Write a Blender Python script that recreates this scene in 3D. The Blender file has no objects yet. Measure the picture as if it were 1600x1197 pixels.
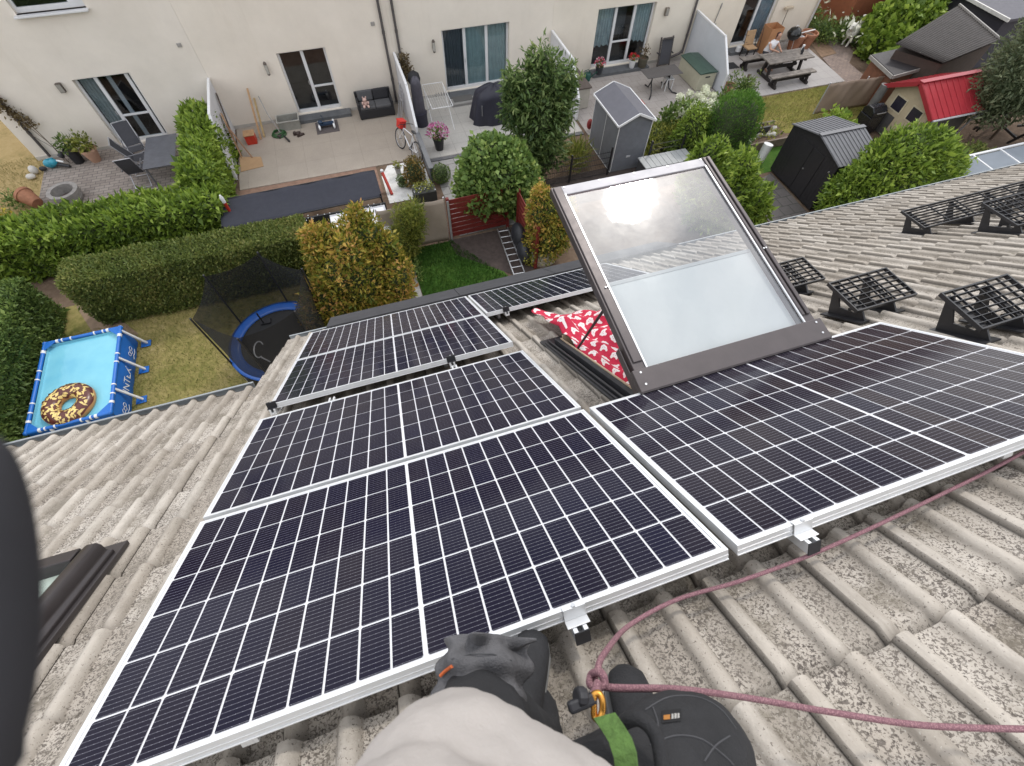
import bpy, bmesh, math, random
import numpy as np
from mathutils import Matrix, Vector, Euler
random.seed(7); RNG=np.random.default_rng(7)
R_=math.radians
SC=bpy.context.scene; COL=SC.collection
# ---------------------------------------------------------------- survey of the place (from the photo's perspective)
F=724.34; CAM=np.array([1.0631,-0.8656,10.4792])
RW=np.array([[0.94933794,-0.31376041,0.01765989],[-0.26179107,-0.82068158,-0.50788501],[0.17384736,0.47753131,-0.86124384]])
def ray(x,y): return RW.T@np.array([(x-800)/F,(y-598.5)/F,1.0])
def G(x,y,z=0.0):            # point of a level at height z
    d=ray(x,y); return CAM+d*(z-CAM[2])/d[2]
def GY(x,y,Y):               # point of the vertical plane at distance Y
    d=ray(x,y); return CAM+d*(Y-CAM[1])/d[1]
def PD(x,y,depth): return CAM+ray(x,y)*depth
PITCH=R_(38.0); RZ=8.47
RM=Matrix.Translation((0,0,RZ))@Matrix.Rotation(-PITCH,4,'X')   # roof frame: x along eave, y down the slope, z out of the roof
RB=np.array(RM.to_3x3())
def onroof(x,y,n=0.0):
    d=RB.T@ray(x,y); c=RB.T@(CAM-np.array([0,0,RZ])); return c+d*(n-c[2])/d[2]
def rw(s,t,n): return np.array(RM@Vector((s,t,n)))
# ---------------------------------------------------------------- mesh builder
WM={}
class MB:
    def __init__(s,m=None): s.v=[]; s.f=[]; s.mi=[]; s.m=m or Matrix(); s.cur=0
    def add(s,vs,fs):
        o=len(s.v)
        for p in vs: s.v.append(tuple(s.m@Vector([float(c) for c in p])))
        for f in fs: s.f.append(tuple(o+i for i in f)); s.mi.append(s.cur)
        return s
    def box(s,lo,hi,rot=None):   # axis box in the builder's frame; rot = Matrix about the box centre
        x0,y0,z0=lo; x1,y1,z1=hi
        vs=[(x0,y0,z0),(x1,y0,z0),(x1,y1,z0),(x0,y1,z0),(x0,y0,z1),(x1,y0,z1),(x1,y1,z1),(x0,y1,z1)]
        if rot is not None:
            c=Vector(((x0+x1)/2,(y0+y1)/2,(z0+z1)/2)); vs=[tuple(c+rot@(Vector(v)-c)) for v in vs]
        return s.add(vs,[(0,3,2,1),(4,5,6,7),(0,1,5,4),(1,2,6,5),(2,3,7,6),(3,0,4,7)])
    def bar(s,a,b,w,h,up=(0,0,1)):  # box beam from a to b
        a=Vector(a);b=Vector(b);d=(b-a); u=Vector(up)
        if abs(d.normalized().dot(u))>.98: u=Vector((0,1,0))
        x=d.cross(u).normalized()*(w/2); y=x.cross(d).normalized()*(h/2)
        vs=[a-x-y,a+x-y,a+x+y,a-x+y,b-x-y,b+x-y,b+x+y,b-x+y]
        return s.add(vs,[(0,3,2,1),(4,5,6,7),(0,1,5,4),(1,2,6,5),(2,3,7,6),(3,0,4,7)])
    def cyl(s,a,b,r0,r1=None,n=10,cap=True):
        r1=r0 if r1 is None else r1
        return s.tube([a,b],[r0,r1],n,cap)
    def tube(s,pts,rs,n=8,cap=True,closed=False):
        pts=[Vector([float(c) for c in p]) for p in pts]
        if not hasattr(rs,'__len__'): rs=[rs]*len(pts)
        vs=[];K=len(pts); ref=None
        for i,p in enumerate(pts):
            if closed: d=pts[(i+1)%K]-pts[i-1]
            else: d=(pts[min(i+1,K-1)]-pts[max(i-1,0)])
            d=d.normalized() if d.length>1e-9 else Vector((0,0,1))
            if ref is None: ref=Vector((0,0,1)) if abs(d.z)<.9 else Vector((1,0,0))
            ref=ref-d*ref.dot(d)
            if ref.length<1e-6: ref=Vector((1,0,0)) if abs(d.x)<.9 else Vector((0,1,0)); ref=ref-d*ref.dot(d)
            ref.normalize(); x=ref; y=d.cross(ref)
            for k in range(n):
                a=2*math.pi*k/n; vs.append(p+(x*math.cos(a)+y*math.sin(a))*rs[i])
        fs=[]
        for i in range(K if closed else K-1):
            j=(i+1)%K
            for k in range(n): fs.append((i*n+k,i*n+(k+1)%n,j*n+(k+1)%n,j*n+k))
        if cap and not closed: fs.append(tuple(range(n))[::-1]); fs.append(tuple((K-1)*n+k for k in range(n)))
        return s.add(vs,fs)
    def lathe(s,c,prof,n=20,axis=None):   # prof: (r,z) pairs
        c=Vector([float(q) for q in c]); A=axis or Matrix.Identity(3); vs=[];fs=[]
        for r,z in prof:
            for k in range(n):
                a=2*math.pi*k/n; vs.append(c+A@Vector((r*math.cos(a),r*math.sin(a),z)))
        for i in range(len(prof)-1):
            for k in range(n): fs.append((i*n+k,i*n+(k+1)%n,(i+1)*n+(k+1)%n,(i+1)*n+k))
        fs.append(tuple(range(n))[::-1]); fs.append(tuple((len(prof)-1)*n+k for k in range(n)))
        return s.add(vs,fs)
    def ball(s,c,r,n=14,m=9,rot=None):
        rx,ry,rz=(r,r,r) if not hasattr(r,'__len__') else r
        c=Vector([float(q) for q in c]); vs=[];fs=[]; Rt=rot or Matrix.Identity(3)
        for i in range(m+1):
            th=math.pi*i/m
            for k in range(n):
                a=2*math.pi*k/n; vs.append(c+Rt@Vector((rx*math.sin(th)*math.cos(a),ry*math.sin(th)*math.sin(a),-rz*math.cos(th))))
        for i in range(m):
            for k in range(n): fs.append((i*n+k,i*n+(k+1)%n,(i+1)*n+(k+1)%n,(i+1)*n+k))
        return s.add(vs,fs)
    def prism(s,poly,a,b):   # poly: list of 3D points; extruded by vector b-a
        d=Vector(b)-Vector(a); n=len(poly); p=[Vector([float(c) for c in q]) for q in poly]
        return s.add(p+[q+d for q in p],[tuple(range(n))[::-1],tuple(range(n,2*n))]+[(i,(i+1)%n,n+(i+1)%n,n+i) for i in range(n)])
    def sheet(s,fn,nu,nv):
        vs=[fn(i/nu,j/nv) for j in range(nv+1) for i in range(nu+1)]
        return s.add(vs,[(j*(nu+1)+i,j*(nu+1)+i+1,(j+1)*(nu+1)+i+1,(j+1)*(nu+1)+i) for j in range(nv) for i in range(nu)])
    def build(s,name,mat,parent=None,loc=None,smooth=None,bevel=0,rotm=None):
        me=bpy.data.meshes.new(name); o=bpy.data.objects.new(name,me); COL.objects.link(o)
        V=np.array(s.v,float)
        if parent is not None:
            W=WM[parent.name]; o.parent=parent; WM[o.name]=W
        else:
            if loc is None:
                lo=V.min(0);hi=V.max(0); loc=((lo[0]+hi[0])/2,(lo[1]+hi[1])/2,lo[2])
            W=Matrix.Translation(loc)
            if rotm is not None: W=W@rotm.to_4x4()
            o.matrix_world=W; WM[o.name]=W
        Wi=np.array(W.inverted()); V=V@Wi[:3,:3].T+Wi[:3,3]
        me.from_pydata(V.tolist(),[],s.f)
        mats=mat if isinstance(mat,(list,tuple)) else [mat]
        for m in mats: me.materials.append(m)
        if len(mats)>1: me.polygons.foreach_set('material_index',s.mi)
        bm=bmesh.new(); bm.from_mesh(me); bmesh.ops.recalc_face_normals(bm,faces=bm.faces); bm.to_mesh(me); bm.free()
        if smooth is not None:
            me.shade_smooth(); me.set_sharp_from_angle(angle=R_(smooth))
        if bevel:
            b=o.modifiers.new('bevel','BEVEL'); b.width=bevel; b.segments=2; b.limit_method='ANGLE'; b.angle_limit=R_(40)
        return o
def tag(o,label=None,cat=None,group=None,kind=None):
    if label: o['label']=label
    if cat: o['category']=cat
    if group: o['group']=group
    if kind: o['kind']=kind
    return o
def thing(name,label,cat,loc,rot=None,group=None):
    o=bpy.data.objects.new(name,None); COL.objects.link(o); o.empty_display_size=.1
    W=Matrix.Translation([float(c) for c in loc])
    if rot is not None: W=W@rot.to_4x4()
    o.matrix_world=W; WM[o.name]=W
    return tag(o,label,cat,group)
def dup(root,loc,rotz=None,label=None,mat=None):
    def cp(o,p):
        c=o.copy(); COL.objects.link(c)
        if p is not None:
            c.parent=p; c.matrix_parent_inverse=o.matrix_parent_inverse.copy()
        for ch in [q for q in bpy.data.objects if q.parent==o]: cp(ch,c)
        return c
    r=cp(root,None); r.location=[float(c) for c in loc]
    if rotz is not None: r.rotation_euler=(0,0,rotz)
    if label: r['label']=label
    return r
# ---------------------------------------------------------------- materials
def newmat(name):
    m=bpy.data.materials.new(name); m.use_nodes=True; nt=m.node_tree; return m,nt,nt.nodes['Principled BSDF'],nt.nodes,nt.links
def ramp(ns,fac_out,ls,stops):
    r=ns.new('ShaderNodeValToRGB'); e=r.color_ramp.elements
    while len(e)<len(stops): e.new(.5)
    for k,(p,c) in enumerate(stops): e[k].position=p; e[k].color=(*c,1)
    ls.new(fac_out,r.inputs[0]); return r.outputs[0]
def noise(ns,ls,co,scale,detail=6,rough=.6,dist=0):
    n=ns.new('ShaderNodeTexNoise'); n.inputs['Scale'].default_value=scale; n.inputs['Detail'].default_value=detail; n.inputs['Roughness'].default_value=rough; n.inputs['Distortion'].default_value=dist
    if co is not None: ls.new(co,n.inputs['Vector'])
    return n.outputs['Fac']
def pos(ns): return ns.new('ShaderNodeNewGeometry').outputs['Position']
def mixc(ns,ls,f,a,b,mode='MIX'):
    m=ns.new('ShaderNodeMix'); m.data_type='RGBA'; m.blend_type=mode
    for sock,val in ((m.inputs['Factor'],f),(m.inputs['A'],a),(m.inputs['B'],b)):
        pass
    I=[i for i in m.inputs if i.enabled]
    F_=m.inputs[0]; A=m.inputs[6]; Bq=m.inputs[7]
    if hasattr(f,'node'): ls.new(f,F_)
    else: F_.default_value=f
    for sck,val in ((A,a),(Bq,b)):
        if hasattr(val,'node'): ls.new(val,sck)
        else: sck.default_value=(*val,1)
    return m.outputs[2]
def mth(ns,ls,op,a,b=None,c=None,clamp=False):
    m=ns.new('ShaderNodeMath'); m.operation=op; m.use_clamp=clamp
    for i,v in enumerate((a,b,c)):
        if v is None: continue
        if hasattr(v,'node'): ls.new(v,m.inputs[i])
        else: m.inputs[i].default_value=v
    return m.outputs[0]
def bump(ns,ls,bs,h,strength,dist=.01):
    b=ns.new('ShaderNodeBump'); b.inputs['Strength'].default_value=strength; b.inputs['Distance'].default_value=dist; ls.new(h,b.inputs['Height']); ls.new(b.outputs[0],bs.inputs['Normal'])
_mc={}
def M(name,rgb,rough=.6,var=.15,scale=6,bmp=0,bscale=60,metal=0,spec=.5):
    if name in _mc: return _mc[name]
    m,nt,b,ns,ls=newmat(name)
    b.inputs['Roughness'].default_value=rough; b.inputs['Metallic'].default_value=metal; b.inputs['Specular IOR Level'].default_value=spec
    p=pos(ns); n1=noise(ns,ls,p,scale,8,.65)
    lo=tuple(max(0,c*(1-var)) for c in rgb); hi=tuple(min(1,c*(1+var)) for c in rgb)
    ls.new(ramp(ns,n1,ls,[(.3,lo),(.7,hi)]),b.inputs['Base Color'])
    rr=mth(ns,ls,'MULTIPLY_ADD',noise(ns,ls,p,scale*2.3,4),.25,max(0,rough-.12)); ls.new(rr,b.inputs['Roughness'])
    if bmp: bump(ns,ls,b,noise(ns,ls,p,bscale,5),bmp)
    _mc[name]=m; return m
def leafmat(name,stops,trans=.25,rough=.5):
    m,nt,b,ns,ls=newmat(name)
    a=ns.new('ShaderNodeAttribute'); a.attribute_name='tint'
    c=ramp(ns,a.outputs['Fac'],ls,stops); ls.new(c,b.inputs['Base Color']); b.inputs['Roughness'].default_value=rough
    b.inputs['Specular IOR Level'].default_value=.35
    t=ns.new('ShaderNodeBsdfTranslucent'); ls.new(c,t.inputs[0]); mx=ns.new('ShaderNodeMixShader'); mx.inputs[0].default_value=trans
    ls.new(b.outputs[0],mx.inputs[1]); ls.new(t.outputs[0],mx.inputs[2]); ls.new(mx.outputs[0],ns['Material Output'].inputs[0]); return m
def glassmat(name,tint=(.8,.85,.85),gloss=1.0,rough=.0):
    m,nt,b,ns,ls=newmat(name); ns.remove(b)
    t=ns.new('ShaderNodeBsdfTransparent'); t.inputs[0].default_value=(*tint,1)
    g=ns.new('ShaderNodeBsdfGlossy'); g.inputs['Roughness'].default_value=rough
    if rough:
        bp=ns.new('ShaderNodeBump'); bp.inputs['Strength'].default_value=.5; bp.inputs['Distance'].default_value=.0020; ls.new(noise(ns,ls,pos(ns),6.5,2,.5),bp.inputs['Height']); ls.new(bp.outputs[0],g.inputs['Normal'])
    g.inputs[0].default_value=(1,1,1,1)
    fr=ns.new('ShaderNodeFresnel'); gb=ns.new('ShaderNodeNewGeometry'); ls.new(mth(ns,ls,'MULTIPLY_ADD',gb.outputs['Backfacing'],1/1.5-1.5,1.5),fr.inputs[0])
    f=mth(ns,ls,'MULTIPLY',fr.outputs[0],gloss,clamp=True)
    mx=ns.new('ShaderNodeMixShader'); ls.new(f,mx.inputs[0]); ls.new(t.outputs[0],mx.inputs[1]); ls.new(g.outputs[0],mx.inputs[2]); ls.new(mx.outputs[0],ns['Material Output'].inputs[0]); return m
# ---------------------------------------------------------------- foliage
def nrmz(a): return a/np.maximum(np.linalg.norm(a,axis=1,keepdims=True),1e-9)
def lump(P,seed=0,f=1.0):
    s=np.zeros(len(P)); r=np.random.default_rng(seed)
    for k in range(6):
        w=r.normal(size=3)*f*(1+k*.45); s+=np.sin(P@w+r.uniform(0,6.28))/(1+k*.35)
    return s/3.0
def leafmesh(P,N,size,aspect=.42,spread=.8,up=.2,tint=None,curl=.25,sv=.5,axis_in=None):
    n=len(P); r=RNG
    ax=nrmz(N*1.0+r.normal(size=(n,3))*spread+np.array([0,0,up]))
    if axis_in is not None: ax=nrmz(axis_in+r.normal(size=(n,3))*spread*.5)
    nn=nrmz(N+r.normal(size=(n,3))*.6)
    sd=nrmz(np.cross(ax,nn)); fn=np.cross(sd,ax)
    L=size*(1+r.uniform(-sv,sv,size=(n,1)))*np.where(r.uniform(size=(n,1))<.06,1.45,1.0)
    w=L*aspect*.5
    v0=P; v1=P+ax*L*.45+sd*w+fn*L*curl*.25; v2=P+ax*L-fn*L*curl*.3; v3=P+ax*L*.45-sd*w+fn*L*curl*.25
    V=np.stack([v0,v1,v2,v3],1).reshape(-1,3)
    if tint is None: tint=r.uniform(0,1,n)
    return V,np.repeat(np.clip(tint,0,1),4)
def leafobj(name,parts,mat,parent=None,core=None,loc=None,coremat=None):
    V=np.concatenate([p[0] for p in parts]); T=np.concatenate([p[1] for p in parts]); nl=len(V)//4
    Fq=np.arange(nl*4,dtype=np.int32)
    cv=np.zeros((0,3)); cf=[]
    if core is not None: cv=np.array(core.v,float); cf=core.f
    allv=np.concatenate([V,cv])
    if parent is not None: W=WM[parent.name]
    else:
        if loc is None: lo=allv.min(0);hi=allv.max(0); loc=((lo[0]+hi[0])/2,(lo[1]+hi[1])/2,max(lo[2],0))
        W=Matrix.Translation([float(c) for c in loc])
    Wi=np.array(W.inverted()); allv=allv@Wi[:3,:3].T+Wi[:3,3]
    me=bpy.data.meshes.new(name); nv=len(allv)
    me.vertices.add(nv); me.vertices.foreach_set('co',allv.astype(np.float32).ravel())
    cl=[len(f) for f in cf]; cidx=[4*nl+i for f in cf for i in f]
    tot=np.concatenate([Fq,np.array(cidx,dtype=np.int32)]) if cf else Fq
    me.loops.add(len(tot)); me.loops.foreach_set('vertex_index',tot.astype(np.int32))
    counts=np.concatenate([np.full(nl,4),np.array(cl)]) if cf else np.full(nl,4)
    starts=np.concatenate([[0],np.cumsum(counts)[:-1]])
    me.polygons.add(len(counts)); me.polygons.foreach_set('loop_start',starts.astype(np.int32)); 
    me.materials.append(mat)
    if cf:
        me.materials.append(coremat or CORE)
        me.polygons.foreach_set('material_index',np.concatenate([np.zeros(nl,int),np.ones(len(cf),int)]).astype(np.int32))
    me.update(calc_edges=True)
    at=me.attributes.new('tint','FLOAT','POINT'); tv=np.zeros(nv,np.float32); tv[:4*nl]=T; at.data.foreach_set('value',tv)
    o=bpy.data.objects.new(name,me); COL.objects.link(o)
    if parent is not None: o.parent=parent
    else: o.matrix_world=W
    WM[o.name]=W
    return o
def blobcore(mb,c,r,p=2.0,seed=0,amp=.1,n=18,m=11,k=.84,f=2.2):
    c=np.array(c,float); r=np.array(r,float); vs=[];fs=[]
    D=[]
    for i in range(m+1):
        th=math.pi*i/m
        for q in range(n):
            a=2*math.pi*q/n; D.append((math.sin(th)*math.cos(a),math.sin(th)*math.sin(a),-math.cos(th)))
    D=np.array(D); rr=(np.sum(np.abs(D/r)**p,1))**(-1/p)*k*(1+amp*lump(D,seed,f)); V=c+D*rr[:,None]
    for i in range(m):
        for q in range(n): fs.append((i*n+q,i*n+(q+1)%n,(i+1)*n+(q+1)%n,(i+1)*n+q))
    mb.add(V.tolist(),fs)
def blobpts(c,r,n,p=2.0,seed=0,amp=.1,lo=.86,hi=1.04,f=2.2,cut=None):
    c=np.array(c,float); r=np.array(r,float)
    D=nrmz(RNG.normal(size=(n,3))*r); D=nrmz(D)
    rr=(np.sum(np.abs(D/r)**p,1))**(-1/p)*(1+amp*lump(D,seed,f))*RNG.uniform(lo,hi,n)
    P=c+D*rr[:,None]; N=nrmz(np.sign(D)*np.abs(D/r)**(p-1)/r)
    k=P[:,2]>.02
    return P[k],N[k]
def boxpts(lo,hi,dens,bottom=False,seed=0,amp=.06,faces='xXyYZ',f=1.6,rnd=.12):
    lo=np.array(lo,float);hi=np.array(hi,float);d=hi-lo; Ps=[];Ns=[]
    for ch in faces:
        ax='xyz'.index(ch.lower()); s=1 if ch.isupper() else -1
        o=[i for i in range(3) if i!=ax]; n=int(d[o[0]]*d[o[1]]*dens)
        P=np.zeros((n,3)); P[:,o[0]]=lo[o[0]]+RNG.uniform(0,1,n)*d[o[0]]; P[:,o[1]]=lo[o[1]]+RNG.uniform(0,1,n)*d[o[1]]; P[:,ax]=hi[ax] if s>0 else lo[ax]
        N=np.zeros((n,3)); N[:,ax]=s
        # round the edges
        for q in o:
            e1=np.clip((rnd-(P[:,q]-lo[q]))/rnd,0,1); e2=np.clip((rnd-(hi[q]-P[:,q]))/rnd,0,1)
            if not(q==2): 
                P[:,ax]-=s*rnd*.4*(e1**2+e2**2); N[:,q]+=e2-e1
            else:
                P[:,ax]-=s*rnd*.4*e2**2; N[:,q]+=e2
        N=nrmz(N); P=P+N*(amp*lump(P,seed,f)+RNG.uniform(-.09,.05,n))[:,None]
        Ps.append(P);Ns.append(N)
    P=np.concatenate(Ps);N=np.concatenate(Ns); k=P[:,2]>.02
    return P[k],N[k]
def tints(P,seed=0,f=2.0,a=.22,b=.45):   # leaf-to-leaf colour variety, in patches
    return np.clip(.45+a*lump(P,seed,f)+RNG.uniform(-b,b,len(P)),0,1)
SUN_E=0.75; SUN_ANG=5.0; SKY_S=.135; EXPO=0.68; PANE_GLOSS=4.2
# ---------------------------------------------------------------- camera, sky, sun
cd=bpy.data.cameras.new('camera'); cam=bpy.data.objects.new('camera',cd); COL.objects.link(cam); SC.camera=cam
cd.sensor_width=36; cd.sensor_fit='HORIZONTAL'; cd.lens=F/1600*36; cd.clip_start=.01; cd.clip_end=2000
cm=np.eye(4); cm[:3,0]=RW[0]; cm[:3,1]=-RW[1]; cm[:3,2]=-RW[2]; cm[:3,3]=CAM; cam.matrix_world=Matrix(cm.tolist())
cd.dof.use_dof=True; cd.dof.focus_distance=2.8; cd.dof.aperture_fstop=7
SUN_AZ,SUN_EL=R_(45.3),R_(48.5)       # azimuth from +Y towards +X
sdir=Vector((math.sin(SUN_AZ)*math.cos(SUN_EL),math.cos(SUN_AZ)*math.cos(SUN_EL),math.sin(SUN_EL)))
sl=bpy.data.lights.new('sun','SUN'); so=bpy.data.objects.new('sun',sl); COL.objects.link(so)
sl.energy=SUN_E; sl.angle=R_(SUN_ANG); sl.color=(1,.95,.87); so.rotation_euler=sdir.to_track_quat('Z','Y').to_euler(); so.location=(20,30,40)
w=bpy.data.worlds.new('World'); SC.world=w; w.use_nodes=True; ns=w.node_tree.nodes; ls=w.node_tree.links; bg=ns['Background']
sky=ns.new('ShaderNodeTexSky'); sky.sky_type='NISHITA'; sky.sun_disc=False; sky.sun_elevation=SUN_EL; sky.sun_rotation=SUN_AZ; sky.altitude=100; sky.dust_density=2
tc=ns.new('ShaderNodeTexCoord'); mp=ns.new('ShaderNodeMapping'); mp.inputs['Scale'].default_value=(1,1,1.8); ls.new(tc.outputs['Generated'],mp.inputs[0])
cn=noise(ns,ls,mp.outputs[0],2.6,9,.6,.4)
cn2=noise(ns,ls,mp.outputs[0],1.1,5,.55)
cmask=ramp(ns,cn2,ls,[(.30,(.35,)*3),(.5,(1,)*3)])
ccol=ramp(ns,cn,ls,[(.30,(3.9,4.2,4.8)),(.5,(7.0,7.2,7.5)),(.66,(11.0,10.9,10.8))])
dn=ns.new('ShaderNodeVectorMath'); dn.operation='DOT_PRODUCT'; ls.new(tc.outputs['Generated'],dn.inputs[0]); dn.inputs[1].default_value=sdir
gl=mth(ns,ls,'POWER',mth(ns,ls,'MAXIMUM',dn.outputs['Value'],0),160)
gl2=mth(ns,ls,'MULTIPLY',gl,mth(ns,ls,'MULTIPLY_ADD',cn,45,-12))
cc=mixc(ns,ls,cmask,sky.outputs[0],ccol)
vm=ns.new('ShaderNodeVectorMath'); vm.operation='ADD'; ls.new(cc,vm.inputs[0]); 
cb=ns.new('ShaderNodeCombineXYZ'); [ls.new(gl2,cb.inputs[i]) for i in range(3)]; ls.new(cb.outputs[0],vm.inputs[1])
ls.new(vm.outputs[0],bg.inputs[0]); bg.inputs[1].default_value=SKY_S
vs_=SC.view_settings; vs_.view_transform='Standard'; vs_.look='None'; vs_.exposure=EXPO; vs_.gamma=1
SC.cycles.max_bounces=8; SC.cycles.transparent_max_bounces=16; SC.cycles.use_denoising=True
SC.cycles.sample_clamp_indirect=6; SC.cycles.caustics_reflective=False; SC.cycles.caustics_refractive=False
# ---------------------------------------------------------------- shared materials
ALU=M('aluminium',(.62,.63,.65),.38,.06,9,0,60,.85)
ALUW=M('bright_aluminium',(.80,.81,.82),.42,.04,9,0,60,.5)
BLK=M('black_metal',(.018,.018,.021),.42,.3,12)
BLKP=M('black_plastic',(.022,.022,.026),.55,.3,14)
SASH=M('brown_grey_aluminium',(.088,.075,.076),.34,.10,7,0,60,.35)
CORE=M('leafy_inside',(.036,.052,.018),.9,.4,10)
BARK=M('bark',(.12,.085,.06),.85,.3,14,.4,60)
WHITE=M('white_plastic',(.74,.74,.75),.4,.05,5)
STONE=M('grey_stone',(.30,.29,.28),.8,.25,10,.3,80)
DSTONE=M('dark_stone',(.115,.115,.122),.7,.3,9,.2,80)
TERRA=M('terracotta',(.33,.145,.08),.75,.22,9,.2,60)
SOILM=M('soil',(.115,.075,.052),.95,.45,7,.6,40)
WOODM=M('raw_wood',(.42,.25,.13),.7,.25,10,.2,50)
def roofmat():
    m,nt,b,ns,ls=newmat('weathered_concrete_tile'); p=pos(ns)
    at=ns.new('ShaderNodeAttribute'); at.attribute_name='pan'     # 1 in the pans, 0 on the rolls
    tl=ns.new('ShaderNodeAttribute'); tl.attribute_name='tile'
    big=noise(ns,ls,p,1.3,5,.6); mid=noise(ns,ls,p,9,8,.7); fine=noise(ns,ls,p,75,5,.65)
    base=ramp(ns,mth(ns,ls,'MULTIPLY_ADD',mid,.6,mth(ns,ls,'MULTIPLY',tl.outputs['Fac'],.4)),ls,[(.28,(.325,.289,.252)),(.5,(.47,.429,.382)),(.72,(.575,.535,.487))])
    warm=mixc(ns,ls,mth(ns,ls,'MULTIPLY',big,.6),base,(.485,.425,.35))
    # lichen and dirt flecks, mostly in the pans
    pan=at.outputs['Fac']; m3=noise(ns,ls,p,5.5,6,.65); f1=noise(ns,ls,p,150,3,.6,.5); f0=noise(ns,ls,p,78,5,.65,.5)
    th=mth(ns,ls,'MULTIPLY_ADD',m3,-.22,mth(ns,ls,'MULTIPLY_ADD',pan,-.11,.765))
    c2=mixc(ns,ls,mth(ns,ls,'MULTIPLY',mth(ns,ls,'GREATER_THAN',f1,th),.78),warm,(.088,.073,.064))
    c3=mixc(ns,ls,mth(ns,ls,'MULTIPLY',mth(ns,ls,'GREATER_THAN',f0,mth(ns,ls,'ADD',th,.03)),.75),c2,(.070,.058,.052))
    bl=ramp(ns,noise(ns,ls,p,4.2,9,.75),ls,[(.49,(0,)*3),(.62,(.9,)*3)])
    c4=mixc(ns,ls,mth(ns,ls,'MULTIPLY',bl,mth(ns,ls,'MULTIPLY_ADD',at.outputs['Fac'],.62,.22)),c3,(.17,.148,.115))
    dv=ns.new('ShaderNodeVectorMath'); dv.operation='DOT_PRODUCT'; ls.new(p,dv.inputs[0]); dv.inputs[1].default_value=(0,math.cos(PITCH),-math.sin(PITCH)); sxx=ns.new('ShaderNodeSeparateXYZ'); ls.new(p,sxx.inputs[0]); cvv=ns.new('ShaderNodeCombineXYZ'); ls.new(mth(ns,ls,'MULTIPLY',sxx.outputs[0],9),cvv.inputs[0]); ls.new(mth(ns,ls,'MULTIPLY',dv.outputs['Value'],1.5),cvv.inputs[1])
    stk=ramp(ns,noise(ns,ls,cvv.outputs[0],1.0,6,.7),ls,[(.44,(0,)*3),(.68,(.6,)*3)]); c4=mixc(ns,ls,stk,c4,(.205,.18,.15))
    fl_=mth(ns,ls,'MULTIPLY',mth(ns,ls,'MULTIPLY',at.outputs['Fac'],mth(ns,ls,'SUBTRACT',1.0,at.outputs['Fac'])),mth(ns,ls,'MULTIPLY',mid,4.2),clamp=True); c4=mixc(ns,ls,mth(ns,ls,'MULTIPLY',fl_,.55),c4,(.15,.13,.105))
    wt=mth(ns,ls,'GREATER_THAN',noise(ns,ls,p,130,3,.5),.70)
    c5=mixc(ns,ls,mth(ns,ls,'MULTIPLY',wt,.5),c4,(.62,.60,.55))
    og=mth(ns,ls,'MULTIPLY',mth(ns,ls,'GREATER_THAN',noise(ns,ls,p,7.3,7,.75),.735),.6)
    c6=mixc(ns,ls,og,c5,(.30,.16,.07))
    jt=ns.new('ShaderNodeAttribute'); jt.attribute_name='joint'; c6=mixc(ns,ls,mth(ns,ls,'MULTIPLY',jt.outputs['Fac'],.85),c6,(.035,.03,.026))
    ls.new(c6,b.inputs['Base Color']); b.inputs['Roughness'].default_value=.92; b.inputs['Specular IOR Level'].default_value=.2
    h=mth(ns,ls,'MULTIPLY_ADD',fine,.5,mid); bump(ns,ls,b,h,.8,.007); return m
ROOFM=roofmat()
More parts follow.
